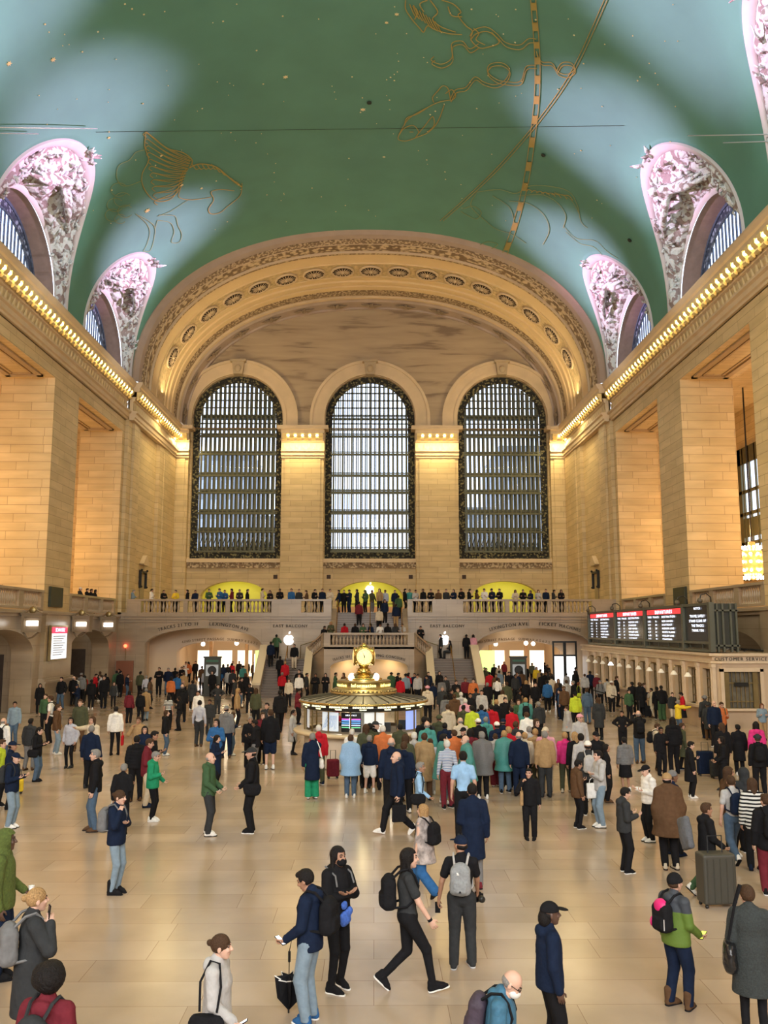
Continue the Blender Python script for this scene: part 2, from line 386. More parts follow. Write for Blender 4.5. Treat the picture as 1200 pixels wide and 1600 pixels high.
# small round vent holes and the hairline joints in the vault
dk = MB()
for px, py in ((577, 160), (849, 242), (984, 375)):
    p = on_vault(px, py); n = Vector((CX-p.x, 0, 10-p.z)).normalized(); dk.tube([p, p+n*.06], .14, 10)
stroke(dk, [(x, 208-.012*(x-0)) for x in range(150, 1000, 25)], .014, False)
dk.build('vent_hole', mat('vent_black', (.02, .03, .02), .9), ceiling)
wr = MB()
for a_, c_ in (((-3, 199), (152, 201)), ((0, 208), (60, 209)), ((1075, 212), (1200, 210)), ((1130, 223), (1200, 221))):
    P0, P1 = on_vault(*a_, .5), on_vault(*c_, .5); wr.tube([P0, P1], .025, 5)
tag(wr.build('steel_wire', mat('steel', (.7, .75, .8), .3, .8)), 'thin steel wires strung across the green vault near its sides', 'wire')

# ---- lunettes: sculpted web, reveal, window
def hash_noise(P, seed, oct=3):
    r = np.random.RandomState(seed); out = np.zeros(P.shape[:-1])
    for o in range(oct):
        for _ in range(5):
            k = r.normal(size=3); k = k/np.linalg.norm(k)*(1.6*2**o)*(.8+.6*r.rand()); out += np.sin(P@k+r.rand()*6.3)/(1.6**o)
    return out/5
wn = 4
for s in (-1, 1):
    for c in LC:
        n, m = 64, 26; G = np.zeros((n, m, 3))
        for i in range(n):
            t = PI*i/(n-1); yo = c-LR*math.cos(t); zo = max(lun_h(yo) or ZC, ZC)
            if i in (0, n-1): zo = ZC
            x, _ = se(math.asin(min(1, ((zo-ZC)/B_V)**(NS/2))), A_V, B_V)
            po = np.array((CX+s*x, yo, zo)); pi_ = np.array((CX+s*18.35, c-4.55*math.cos(t), ZC+4.45*math.sin(t)))
            for j in range(m):
                u = j/(m-1); p = po*(1-u)+pi_*u; G[i, j] = p
        dY = np.gradient(G, axis=0); dU = np.gradient(G, axis=1); Nn = np.cross(dY, dU); ln = np.linalg.norm(Nn, axis=2, keepdims=True); Nn = Nn/np.maximum(ln, 1e-6)
        Nn *= np.where(Nn[..., 2:3] > 0, -1, 1)
        rim = G.copy(); rim -= Nn*0.0
        nzv = hash_noise(G*1.5, int(c*7)+s, 3); U = np.linspace(0, 1, m)[None, :]; T = np.linspace(0, 1, n)[:, None]
        mask = np.clip((U-.16)/.05, 0, 1)*np.clip((.93-U)/.05, 0, 1)*np.clip(np.minimum(T, 1-T)/.05, 0, 1)
        swag = np.abs(np.sin(T*PI*9+U*4))*np.exp(-((U-.5)/.3)**2)
        figure = np.exp(-((T-.5)/.16)**2)*np.exp(-((U-.45)/.35)**2)
        D = mask*(.10+.34*np.clip(nzv, -.4, 1)+.16*swag+.25*figure)
        G2 = G+Nn*D[..., None]
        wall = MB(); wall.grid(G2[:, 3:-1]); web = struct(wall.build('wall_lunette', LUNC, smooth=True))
        # smooth moulded rim along the vault
        k = MB(); k.grid(np.stack([G[:, 0]+Nn[:, 0]*.14, G[:, 1]+Nn[:, 1]*.16, G[:, 2]+Nn[:, 2]*.14, G[:, 3]+Nn[:, 3]*.16, G[:, 4]+Nn[:, 4]*.02], 1))
        k.grid(np.stack([G[:, 0]-Nn[:, 0]*.1, G[:, 0]+Nn[:, 0]*.14], 1))
        k.grid(np.stack([G[:, -3]+Nn[:, -3]*.02, G[:, -2]+Nn[:, -2]*.12, G[:, -1]+Nn[:, -1]*.1], 1)); k.build('rim', LUN, web, smooth=True)
        # leaf finial at the top and figure drapery, shield and boughs in high relief
        f = MB(); top = G[n//2, 0]; rr = random.Random(int(c)*3+s)
        for q in range(15):
            a = rr.uniform(-1, 1); ln_ = rr.uniform(.4, 1.1); b0 = Vector(top)+Vector((s*rr.uniform(0, 1.0), rr.uniform(-.6, .6), -.12))
            e0 = b0+Vector((-s*ln_*rr.uniform(.2, 1), a*ln_*.7, rr.uniform(-.5, .25)*ln_))
            f.tube([b0, (b0+e0)/2+Vector((0, 0, -.1)), e0], [.05, .13, .02], 5)
        for q in range(90):
            i = rr.randint(6, n-7); j = rr.randint(6, m-5); p = Vector(G2[i, j]); nn = Vector(Nn[i, j]); dd = Vector(dY[i, j]).normalized()*rr.uniform(-1, 1)+Vector(dU[i, j]).normalized()*rr.uniform(-1, 1)
            e0 = p+dd*rr.uniform(.25, .8)+nn*rr.uniform(.05, .25)
            f.tube([p-nn*.05, (p+e0)/2+nn*.1, e0], [.07, rr.uniform(.05, .13), .02], 5)
        i, j = n//2, int(m*.5); p = Vector(G2[i, j])+Vector(Nn[i, j])*.15
        f.sphere(p, .8, 12, (.8, .9, .35)); f.sphere(p+Vector((-s*.7, .3, .1)), .3, 10)
        for sg in (-1, 1):
            for q in range(4):
                a0 = Vector(G2[int(i+sg*(6+q*3)), j]); f.tube([p, (p+a0)/2+Vector(Nn[i, j])*.35, a0], [.22, .2, .06], 6)
        f.build('relief_sculpture', LUNC, web, smooth=True)
        # reveal and window
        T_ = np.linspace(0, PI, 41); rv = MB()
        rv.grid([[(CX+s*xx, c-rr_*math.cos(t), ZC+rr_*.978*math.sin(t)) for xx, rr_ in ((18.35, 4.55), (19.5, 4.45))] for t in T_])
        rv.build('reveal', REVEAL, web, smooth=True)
        win = bpy.data.objects.new('window_%d' % wn, None); link(win); struct(win); wn += 1
        X_ = CX+s*19.45; fr = MB(); ar = MB()
        for r0, r1 in ((4.45, 4.25), (3.75, 3.65)):
            fr.grid([[(X_-s*dx, c-r_*math.cos(t), ZC+r_*.978*math.sin(t)) for dx, r_ in ((0, r0), (.12, r0), (.12, r1), (0, r1))] for t in T_])
        ar.grid([[(X_-s*.05, c-r_*math.cos(t), ZC+r_*.978*math.sin(t)) for r_ in (4.3, 3.7)] for t in T_])
        for k_ in range(-8, 9):
            y_ = c+k_*.46; h = math.sqrt(max(0, 3.68**2-(k_*.46)**2))*.978
            if h > .1: fr.box(X_-.03, X_+.03, y_-.075, y_+.075, ZC-.6, ZC+h)
        fr.box(min(X_-s*.14, X_+s*.05), max(X_-s*.14, X_+s*.05), c-3.6, c+3.6, ZC+1.3, ZC+1.5)
        fr.build('frame', BRONZE_L, win); ar.build('carved_border', carved('border_%d' % wn, (.28, .33, .45), (.03, .04, .07), 4, .3), win)
        g = MB(); g.box(X_, X_+.02, c-3.8, c+3.8, ZC-.6, ZC+3.8); g.build('glass', GLASS, win)

# ---- decorated arch band at the east end
A_R, B_R = 17.5, 11.85
PH = [PI*i/96 for i in range(97)]
def arc_pt(phi, y, d, hz=0):     # d: how far the surface stands proud of the barrel
    a, b_ = A_R-d, B_R-d
    x, z = se(phi if phi <= PI/2 else PI-phi, a, b_); return (CX+(x if phi <= PI/2 else -x), y, ZC+z)
def band(name, prof, m, parent=None):
    mb = MB(); mb.grid([[arc_pt(p, y, d) for y, d in prof] for p in PH]); return mb.build(name, m, parent, smooth=False)
arch = band('trim_1', [(63.9, -.9), (63.55, -.9), (63.55, -.3), (63.75, -.25), (64.1, .0), (64.7, .05), (64.75, -.02)], TRIMP); struct(arch)
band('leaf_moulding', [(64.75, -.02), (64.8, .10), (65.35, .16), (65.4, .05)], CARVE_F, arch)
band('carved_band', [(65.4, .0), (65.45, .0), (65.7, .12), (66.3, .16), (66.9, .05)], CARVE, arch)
band('fillet', [(65.37, .1), (65.42, .2), (65.48, .05)], TRIM, arch)
band('fillet', [(66.85, .05), (66.9, .22), (67.0, .22), (67.05, .06)], TRIM, arch)
band('leaf_moulding', [(67.05, .06), (67.4, .12), (67.7, .0)], CARVE_F, arch)
band('plain_band', [(67.7, 0), (69.3, 0), (69.32, .07), (69.42, .07), (69.44, 0)], mat('arch_plaster', (.70, .52, .28), .6, noise=.05, scale=.6), arch)
band('foliage_band', [(69.44, 0), (72.1, 0)], mat('foliage_plaster', (.56, .42, .22), .65, noise=.25, scale=3.5, bump=1), arch)
band('stepped_band', [(72.1, 0), (72.12, .08), (72.25, .08), (72.27, .0), (73.0, .0), (73.02, .14), (73.75, .14), (73.77, .05), (73.85, .05), (73.87, .22), (74.6, .24), (74.62, .05)], MC['arch_plaster'], arch)
band('carved_band', [(74.62, .1), (75.2, .22), (75.9, .2), (76.2, .1)], CARVE_F, arch)
band('stepped_band', [(76.2, .1), (76.22, .3), (76.5, .34), (76.55, .0)], TRIM, arch)
band('panel_band', [(76.55, .0), (77.0, .42), (78.3, .44), (78.32, .6), (78.6, .62)], TRIMP, arch)
def arc_len_points(y, d, spacing, n, start=PI/2):
    P = [arc_pt(PI*i/2000, y, d) for i in range(2001)]; L_ = [0]
    for i in range(2000): L_.append(L_[-1]+math.dist(P[i], P[i+1]))
    mid = L_[1000]; out = []
    for k in range(-n, n+1):
        q = mid+k*spacing
        i = min(range(2001), key=lambda j: abs(L_[j]-q))
        if 8 < i < 1992: out.append((Vector(P[i]), (Vector(P[i+1])-Vector(P[i-1])).normalized()))
    return out
ro = MB(); ro.lathe([(.98, 0), (.98, .12), (.86, .14), (.84, .02), (.80, 0)], n=28); rom = ro.mesh('rosette_ring', TRIM, True)
rd = MB(); rd.lathe([(.86, .05), (.4, .03), (0, .03)], n=20); rdm = rd.mesh('rosette_hollow', mat('dark_hollow', (.035, .02, .012), .9))  # flat disc, the dark of the hollow is put into its colour
rp = MB()
for k in range(16):
    a = 2*PI*k/16; rp.tube([(.16*math.cos(a), .16*math.sin(a), .09), (.45*math.cos(a), .45*math.sin(a), .14), (.70*math.cos(a), .70*math.sin(a), .09)], [.022, .036, .015], 5)
rp.sphere((0, 0, .10), .16, 10)
for k in range(12):
    a = 2*PI*(k+.5)/12; rp.sphere((.80*math.cos(a), .80*math.sin(a), .06), .06, 6)
rpm = rp.mesh('rosette_petals', TRIM, True)
for p, t in arc_len_points(70.85, .02, 2.42, 8):
    nrm = Vector((0, 1, 0)).cross(t).normalized()
    if nrm.z > 0: nrm = -nrm
    M = Matrix((t, Vector((0, 1, 0)), nrm)).transposed().to_4x4()
    r = bpy.data.objects.new('rosette', rom); link(r, arch); r.matrix_local = Matrix.Translation(p+nrm*.02) @ M @ Matrix.Diagonal((1, 1.12, 1, 1))
    for me in (rdm, rpm): q = bpy.data.objects.new(me.name, me); link(q, r)
cm = MB(); rr = random.Random(2)
for q in range(26):
    a = rr.uniform(0, 2*PI); l = rr.uniform(.2, 1.0); e0 = Vector((l*math.cos(a), l*.5*math.sin(a), .06)); cm.tube([(0, 0, .02), e0*.6+Vector((0, 0, .1)), e0], [.06, .09, .02], 5)
cm.sphere((0, 0, .1), .22, 8)
cmm = cm.mesh('cartouche', mat('dark_stone', (.26, .19, .12), .8), True)  # cartouches in a darker tone than the mouldings
for p, t in arc_len_points(77.6, .44, 3.15, 7):
    nrm = Vector((0, 1, 0)).cross(t).normalized()
    if nrm.z > 0: nrm = -nrm
    M = Matrix((t, Vector((0, 1, 0)), nrm)).transposed().to_4x4()
    r = bpy.data.objects.new('cartouche', cmm); link(r, arch); r.matrix_local = Matrix.Translation(p) @ M

# ---- column walls: vertical sheets with arched holes
def sheet(mb, a0, a1, z0, z1, holes, P, depth=None, ztop=None, step=.25):
    """holes: (centre, half width, bottom, spring, rise); P(a, z) -> point; depth(vector) adds the reveals"""
    A = set([a0, a1]); k = int((a1-a0)/2)
    for (c, h, zb, zs, r) in holes:
        for i in range(33): A.add(round(c-h*math.cos(PI*i/32), 5))
    A = sorted(A)
    def top(c, h, zs, r, a): return zs+r*math.sqrt(max(0, 1-((a-c)/h)**2))
    for q0, q1 in zip(A, A[1:]):
        m_ = (q0+q1)/2; H = [h for h in holes if abs(m_-h[0]) < h[1]]
        if not H: mb.quad(P(q0, z0), P(q1, z0), P(q1, z1), P(q0, z1)); continue
        c, h, zb, zs, r = H[0]
        if zb > z0: mb.quad(P(q0, z0), P(q1, z0), P(q1, zb), P(q0, zb))
        t0, t1 = top(c, h, zs, r, q0), top(c, h, zs, r, q1)
        mb.quad(P(q0, t0), P(q1, t1), P(q1, z1), P(q0, z1))
        if depth is not None:
            d = Vector(depth); mb.quad(P(q0, t0), P(q1, t1), Vector(P(q1, t1))+d, Vector(P(q0, t0))+d)
    if depth is not None:
        d = Vector(depth)
        for (c, h, zb, zs, r) in holes:
            for a in (c-h, c+h):
                mb.quad(P(a, zb), P(a, zs), Vector(P(a, zs))+d, Vector(P(a, zb))+d)
            if zb > z0: mb.quad(P(c-h, zb), P(c+h, zb), Vector(P(c+h, zb))+d, Vector(P(c-h, zb))+d)

# ---- east wall
WCX = [-12.62, -.42, 11.80]; WH = 4.12; WB = 10.8; WS = 23.75
east = MB()
sheet(east, CX-19, CX+19, 22.9, 36, [(c, WH, 22.9, WS, 4.12) for c in WCX], lambda a, z: (a, Y_E, z), (0, 1.2, 0))
wall_east = struct(east.build('wall_east', VEIN))
e2 = MB()
sheet(e2, CX-19, CX+19, 9.9, 22.9, [(c, WH, WB, 22.9, 0) for c in WCX], lambda a, z: (a, Y_E, z), (0, 1.2, 0))
sheet(e2, CX-19, CX+19, 5.3, 9.9, [(c, 3.0, 5.7, 7.35, 1.45) for c in WCX], lambda a, z: (a, Y_E, z), (0, 1.0, 0))
e2.build('stone_facing', STONE, wall_east)
t = MB()
for c in WCX:                    # sill ledge with carved strip, raised architrave round the arches, keystones
    t.box(c-4.3, c+4.3, Y_E-.35, Y_E+.1, 10.45, 10.8)
    for r0, r1, dy in ((4.2, 4.5, .28), (4.5, 5.3, .2), (5.3, 5.55, .32)):
        t.grid([[(c-r_*math.cos(q), Y_E-d_, WS-.9+(.9+r_*1.0)*math.sin(q) if False else WS+r_*math.sin(q)) for r_, d_ in ((r0, 0), (r0, dy), (r1, dy), (r1, 0))] for q in np.linspace(0, PI, 41)])
        for sg in (-1, 1): t.box(c+min(sg*r0, sg*r1), c+max(sg*r0, sg*r1), Y_E-dy, Y_E, 22.85, WS)
t.build('trim', TRIM, wall_east)
kt = MB()
for c in WCX:
    kt.hbox([(c-.42, Y_E-.7, 27.85), (c+.42, Y_E-.7, 27.85), (c+.55, Y_E-.7, 29.0), (c-.55, Y_E-.7, 29.0)], (0, .7, 0)); kt.box(c-.72, c+.72, Y_E-.85, Y_E, 29.0, 29.2)
    kt.sphere((c, Y_E-.75, 28.35), .3, 10, (1, .6, 1.2))
kt.build('keystone', mat('keystone_stone', (.42, .32, .20), .7), wall_east)
sc = MB()
for c in WCX: sc.box(c-4.25, c+4.25, Y_E-.2, Y_E, 9.95, 10.45)
sc.build('scroll_strip', CARVE_F, wall_east)
vt = MB()
for c in WCX:
    for sg in (-1, 1):
        if c == WCX[0] and sg < 0 or c == WCX[2] and sg > 0: continue
        vt.box(c+sg*3.7-.18, c+sg*3.7+.18, Y_E-.04, Y_E, 9.0, 9.36)
vt.build('vent_grille', mat('dark_wood', (.05, .025, .015), .7), wall_east)

# modillion cornice along a straight run, built in local coords: s along, out = distance proud of wall
def cornice_profile(): return [(-.2, 19.95), (.16, 19.95), (.16, 20.1), (.26, 20.16), (.26, 20.42), (.40, 20.5), (.40, 20.62), (.05, 20.66), (.05, 21.35), (.18, 21.42), (.18, 21.62), (.28, 21.66), (.28, 21.7)]
def cornice_run(P0, P1, outv, name, corona=.95, zt=22.85, caps=True, parent=None):
    P0 = Vector(P0); P1 = Vector(P1); o_ = Vector(outv); d = (P1-P0); Ln = d.length; d.normalize()
    def pt(s, o, z): q = P0+d*s+o_*o; return (q.x, q.y, z)
    m = MB(); prof = cornice_profile()
    m.grid([[pt(s, o, z) for o, z in prof] for s in (0, Ln)])
    up = [(.28, 22.12), (corona-.12, 22.12), (corona-.12, 22.42), (corona-.02, 22.5), (corona+.08, 22.74), (corona+.08, zt), (-.3, zt)]
    m.grid([[pt(s, o, z) for o, z in up] for s in (0, Ln)])
    m.grid([[pt(s, .28, z) for z in (21.6, 22.2)] for s in (0, Ln)])
    if caps:
        for s in (0, Ln):
            m.add([pt(s, o, z) for o, z in prof]+[pt(s, -.2, 21.7)], [tuple(range(len(prof)+1))])
            m.add([pt(s, o, z) for o, z in up]+[pt(s, -.3, 22.12)], [tuple(range(len(up)+1))])
    main = struct(m.build(name, TRIM)) if parent is None else m.build(name, TRIM, parent)
    n = max(1, round(Ln/.66)); md = MB(); bl = MB(); fr = MB()
    for i in range(n):
        s = (i+.5)*Ln/n; w_ = .19
        pr = [(.26, 21.5), (.36, 21.5), (.46, 21.6), (corona-.2, 21.74), (corona-.04, 21.9), (corona-.02, 22.12), (.26, 22.12)]
        V = [pt(s-w_, o, z) for o, z in pr]+[pt(s+w_, o, z) for o, z in pr]; k = len(pr)
        md.add(V, [tuple(range(k)), tuple(range(k, 2*k))[::-1]]+[(j, (j+1) % k, (j+1) % k+k, j+k) for j in range(k)])
        if i < n-1:
            q = pt(s+Ln/n/2, .50, 21.93); bl.sphere(q, .115, 8)
    md.build('modillion_row', mat('gilt_plaster', (.80, .62, .26), .5), main); bl.build('cornice_bulbs', BULB, main, kind='stuff')
    fr.grid([[pt(s, .06, z) for z in (20.7, 21.3)] for s in (0, Ln)])
    nt = int(Ln/.5)                  # acanthus tips standing on the frieze
    for i in range(nt):
        s = (i+.5)*Ln/nt; fr.add([pt(s-.2, .07, 20.72), pt(s+.2, .07, 20.72), pt(s+.13, .15, 21.1), pt(s, .2, 21.32), pt(s-.13, .15, 21.1), pt(s, .16, 20.95)], [(0, 1, 5), (1, 2, 5), (2, 3, 5), (3, 4, 5), (4, 0, 5)])
    fr.build('frieze_leaves', mat('frieze_stone', (.66, .52, .30), .6), main)
    return main
tn = 2
for s, nm in ((-1, 'left'), (1, 'right')):
    W_ = CX+s*HW
    cornice_run((W_, -16, 0), (W_, 63.6, 0), (-s, 0, 0), 'trim_%d' % tn, .62); tn += 1
    cornice_run((W_-s*.45, 63.6, 0), (W_-s*.45, Y_E-1.2, 0), (-s, 0, 0), 'trim_%d' % tn, .62); tn += 1
PIL = [(-8.45, -4.62), (3.76, 7.62), (CX-17.9, -16.9), (16.05, CX+17.9)]
pw = MB()
for x0, x1 in PIL:
    pw.box(x0, x1, Y_E-.7, Y_E, 5.3, 22.0); pw.box(x0+.3, x1-.3, Y_E-.78, Y_E-.6, 5.3, 20)
pw.build('pilaster', STONE, wall_east)
for x0, x1 in PIL:
    c_ = cornice_run((x0-.05, Y_E-.7, 0), (x1+.05, Y_E-.7, 0), (0, -1, 0), 'trim_%d' % tn, .62); tn += 1
    pl = MB(); pl.box(x0-.4, x1+.4, Y_E-1.35, Y_E, 22.5, 22.85); pl.box(x0-.1, x1+.1, Y_E-.95, Y_E, 21.55, 21.66); pl.build('capital_slab', TRIM, c_)
    aim('capital_lamps', ((x0+x1)/2, Y_E-1.9, 21.5), ((x0+x1)/2, Y_E-.9, 10), x1-x0, .3, 330, YEL)
# ledge above the east capitals
lg = MB(); lg.box(CX-18, CX+18, Y_E-.5, Y_E, 22.5, 22.85)
for c in (-6.5, 5.7): lg.box(c-1.6, c+1.6, Y_E-.45, Y_E, 22.85, 23.2)

# ---- three great windows
for k, c in enumerate(WCX):
    win = bpy.data.objects.new('window_%d' % (k+1), None); link(win); struct(win); side = k != 1
    def topz(x): return WS+math.sqrt(max(0, WH**2-(x-c)**2))
    for layer, (yy, bw_, nb, nm) in enumerate(((Y_E+.45, .055, 17, 'grille'), (Y_E+1.9, .13 if side else .04, 17, 'outer_frame'))):
        g = MB()
        for i in range(nb):
            x = c-3.35+6.7*i/(nb-1)+(0 if layer == 0 else .12); b2 = bw_*(1.5 if layer == 0 and i % 2 == 0 else 1)
            g.box(x-b2, x+b2, yy-.06, yy+.06, WB, topz(x)-.2)
        hs = [11.5, 13.3, 15.0, 16.9, 18.5, 20.5, 22.2] if layer == 0 else [11.8, 13.6, 15.3, 17.2, 18.8, 20.8, 22.5, 24.2]
        for z in hs:
            hw_ = 3.6; g.box(c-hw_, c+hw_, yy-.12, yy+.12, z-.09, z+.09); g.box(c-hw_, c+hw_, yy-.08, yy+.08, z+.2, z+.27)
            if layer and side: g.box(c-hw_, c+hw_, yy-.7, yy+.1, z-.1, z+.16)
        for z in (23.4, 24.2, 24.9, 25.6, 26.3, 26.9) if layer == 0 else ():
            hw_ = math.sqrt(max(.1, 3.7**2-max(0, z-WS)**2)); g.box(c-hw_, c+hw_, yy-.06, yy+.06, z-.05, z+.05)
        g.build(nm, BRONZE, win)
    bd = MB()                    # ornamental cast border round the opening
    yy = Y_E+.38
    for sg in (-1, 1): bd.box(c+min(sg*3.5, sg*WH), c+max(sg*3.5, sg*WH), yy, yy+.1, WB, WS)
    bd.grid([[(c-r_*math.cos(q), yy+dy, WS+r_*math.sin(q)) for r_, dy in ((WH, 0), (3.5, 0), (3.5, .1))] for q in np.linspace(0, PI, 41)])
    bd.box(c-3.5, c+3.5, yy, yy+.1, WB, WB+.75)
    bd.build('carved_border', carved('cast_border_%d' % k, (.22, .19, .09), (.012, .012, .01), 5, .28), win)
    if side:
        bl = MB()
        for i in range(16):      # cast tracery panels low down
            x = c-3.14+6.28*i/15; bl.tube([(x, yy-.02, 11.6), (x-.1, yy-.02, 12.2), (x+.1, yy-.02, 12.8), (x, yy-.02, 13.3)], .05, 5)
        bl.build('tracery', MC['cast_border_0'], win)
    gl = MB(); gl.box(c-4.1, c+4.1, Y_E+2.0, Y_E+2.02, WB, 28); gl.build('glass', GLASS, win)
    gr = MB(); gr.box(c-4.12, c+4.12, Y_E, Y_E+2.2, WB-.2, WB); gr.build('sill', TRIM, win)
# office buildings seen dimly outside the side windows
for x0, x1, h, i_ in ((-30, -13.6, 24, 0), (-13.2, -9.3, 17, 1), (9.4, 13.5, 18, 2), (14, 32, 25, 3)):
    b_ = MB(); b_.box(x0, x1, 96, 110, 0, h); bo = b_.build('office_building', mat('office_front', (.30, .33, .38), .6))
    tag(bo, ['tall grey building outside the left window', 'lower grey building outside the left window, nearer the middle', 'lower grey building outside the right window, nearer the middle', 'tall grey building outside the right window'][i_], 'building')
    ww = MB()
    for z in np.arange(2, h-1, 2.2):
        for x in np.arange(x0+.6, x1-1, 1.6): ww.box(x, x+.9, 95.95, 96.02, z, z+1.4)
    ww.build('window_panes', mat('office_pane', (.55, .62, .72), .1), bo)

# ---- recesses of the shop behind the arches on the east balcony
YG = mat('yellow_lit_wall', (.72, .66, .10), .6)  # stone recess, its yellow light is put into the wall colour
def sh_room(c):
    m = MB(); y0, y1 = Y_E+1.0, Y_E+3.2
    m.quad((c-3.2, y1, 5.6), (c+3.2, y1, 5.6), (c+3.2, y1, 9.4), (c-3.2, y1, 9.4))
    for sg in (-1, 1): m.quad((c+sg*3.2, y0, 5.6), (c+sg*3.2, y1, 5.6), (c+sg*3.2, y1, 9.4), (c+sg*3.2, y0, 9.4))
    m.quad((c-3.2, y0, 9.0), (c+3.2, y0, 9.0), (c+3.2, y1, 9.0), (c-3.2, y1, 9.0)); m.build('niche', YG, wall_east)
    aim('niche_lamps', (c, Y_E+1.3, 8.7), (c, Y_E+3.2, 6.8), 4.5, .3, 42, (1, .95, .42))
for c in WCX: sh_room(c)
def apple(mb, c, r, y, depth=.05):
    """bitten fruit sign: body, bite, leaf"""
    P = []
    for i in range(72):
        t = 2*PI*i/72; x, z = math.cos(t), math.sin(t)
        rad = 1+.03*math.cos(2*t); px, pz = x*.93*rad*(1-.10*max(0, -z)), z*.97
        if z > .6: pz -= .22*math.exp(-(x/.22)**2)
        if z < -.6: pz += .10*math.exp(-(x/.20)**2)
        bx, bz, br = 1.12, .12, .40
        d = math.hypot(px-bx, pz-bz)
        if d < br: q = br/d; px, pz = bx+(px-bx)*q, bz+(pz-bz)*q
        P.append((c[0]+px*r, y, c[1]+pz*r))
    cen = (c[0]-.15*r, y, c[1]-.05*r); n = len(P)
    mb.add(P+[cen], [(i, (i+1) % n, n) for i in range(n)])
    mb.add([(x, y+depth, z) for x, _, z in P]+P, [(i, (i+1) % n, (i+1) % n+n, i+n) for i in range(n)])
    L_ = [(-.05+.5*u*.62+.16*math.sin(PI*u), 1.02+.55*u-.10*math.sin(PI*u)) for u in np.linspace(0, 1, 8)]+[(-.05+.31*u-.13*math.sin(PI*u), 1.02+.55*u+.12*math.sin(PI*u)) for u in np.linspace(1, 0, 8)]
    mb.hbox([(c[0]+a*r, y, c[1]+b_*r) for a, b_ in L_], (0, depth, 0))
LOGO = lamp('logo_white', (.95, .97, 1), 1.1)
def hang_logo(c, r, y, lab):
    m = MB(); apple(m, c, r, y); tag(m.build('illuminated_logo', LOGO), lab, 'sign')
hang_logo((-.42, 8.15), .46, Y_E+3.0, 'glowing white bitten apple sign on the yellow lit back wall, under the middle window')

# ---- side walls with piers and tall bays
BAYC = [58.15-13.65*k for k in range(6)]; BH = 4.75; LINT = 18.95; SILL = 5.45
for s, nm in ((-1, 'left'), (1, 'right')):
    W_ = CX+s*HW; m = MB(); D_ = 3.1
    sheet(m, -17, 63.6, SILL, 19.95, [(c, BH, SILL, LINT, 0) for c in BAYC], lambda a, z: (W_, a, z), (s*D_, 0, 0))
    m.quad((W_, -17, 19.9), (W_, 63.6, 19.9), (W_, 63.6, 23), (W_, -17, 23))
    # end panel between two pilaster strips
    m.box(min(W_, W_-s*.25), max(W_, W_-s*.25), 63.5, 64.6, SILL-.2, 20)
    W2 = W_-s*.12
    m.quad((W2, 63.6, SILL-.3), (W2, Y_E, SILL-.3), (W2, Y_E, 23), (W2, 63.6, 23))
    for y0, y1, o in ((64.6, 66.2, .42), (72.4, 73.8, .42), (73.8, Y_E-.6, .5)):
        m.box(min(W_, W_-s*o), max(W_, W_-s*o), y0, y1, SILL-.3, 20)
    wl = struct(m.build('wall_'+nm, STONE))
    sf = MB()                    # coffer mouldings in the bay soffits
    for c in BAYC[:3]:
        for k_, (h0, h1, zz) in enumerate(((.5, .8, .1), (.95, 1.05, .06))):
            x0, x1 = sorted((W_+s*h0, W_+s*(D_-h0))); u0, u1 = sorted((W_+s*h1, W_+s*(D_-h1)))
            y0, y1, v0, v1 = c-BH+h0, c+BH-h0, c-BH+h1, c+BH-h1
            for a in ((x0, x1, y0, v0), (x0, x1, v1, y1), (x0, u0, y0, y1), (u1, x1, y0, y1)): sf.box(*a, LINT-zz, LINT+.02)
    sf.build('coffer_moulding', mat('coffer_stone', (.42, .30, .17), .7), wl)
    # aisle behind: outer wall, ceiling, floor
    X2 = CX+s*27; ai = MB()
    ai.quad((W_+s*D_, -17, 20.3), (X2, -17, 20.3), (X2, 66, 20.3), (W_+s*D_, 66, 20.3))
    ai.quad((W_+s*D_, 66, 0), (X2, 66, 0), (X2, 66, 20.4), (W_+s*D_, 66, 20.4))
    ai.quad((W_+s*.2, -17, SILL), (X2, -17, SILL), (X2, 66, SILL), (W_+s*.2, 66, SILL))
    for i_ in range(6):          # backs of the piers
        y0 = BAYC[i_]+BH; y1 = y0+(13.65-2*BH)
        if i_ == 0: y1 = 66
        ai.quad((W_+s*D_, y0, SILL), (W_+s*D_, y1, SILL), (W_+s*D_, y1, 20.3), (W_+s*D_, y0, 20.3))
    for z0, z1 in ((SILL, 8), (17.4, 20.4)): ai.quad((X2, -17, z0), (X2, 66, z0), (X2, 66, z1), (X2, -17, z1))
    yy = -17
    for c in BAYC[::-1]:
        cc = c+1.6
        ai.quad((X2, yy, 8), (X2, cc-2.4, 8), (X2, cc-2.4, 17.4), (X2, yy, 17.4)); yy = cc+2.4
    ai.quad((X2, yy, 8), (X2, 66, 8), (X2, 66, 17.4), (X2, yy, 17.4))
    ai.build('aisle', STONE, wl)
    fr = MB(); gl = MB()
    for c in BAYC[:3]:
        cc = c+1.6; q = X2-s*.1
        for y_, h_ in ((-2.15, .3), (-1.5, .08), (-.5, .08), (.5, .08), (1.5, .08), (2.15, .3)): fr.box(min(q, q-s*.12), max(q, q-s*.12), cc+y_-h_, cc+y_+h_, 8, 17.4)
        for z_, h_ in ((8.4, .5), (10.5, .12), (12.6, .12), (14.2, .12), (16.8, .6)): fr.box(min(q, q-s*.12), max(q, q-s*.12), cc-2.4, cc+2.4, z_-h_, z_+h_)
        for z_ in (9.6, 11.7): fr.box(min(q, q-s*.06), max(q, q-s*.06), cc-2.4, cc+2.4, z_-.75, z_+.6)
        gl.box(min(X2, X2+s*.03), max(X2, X2+s*.03), cc-2.4, cc+2.4, 8, 17.4)
    fr.build('window_bars', BRONZE, wl); gl.build('window_glass', GLASS, wl)

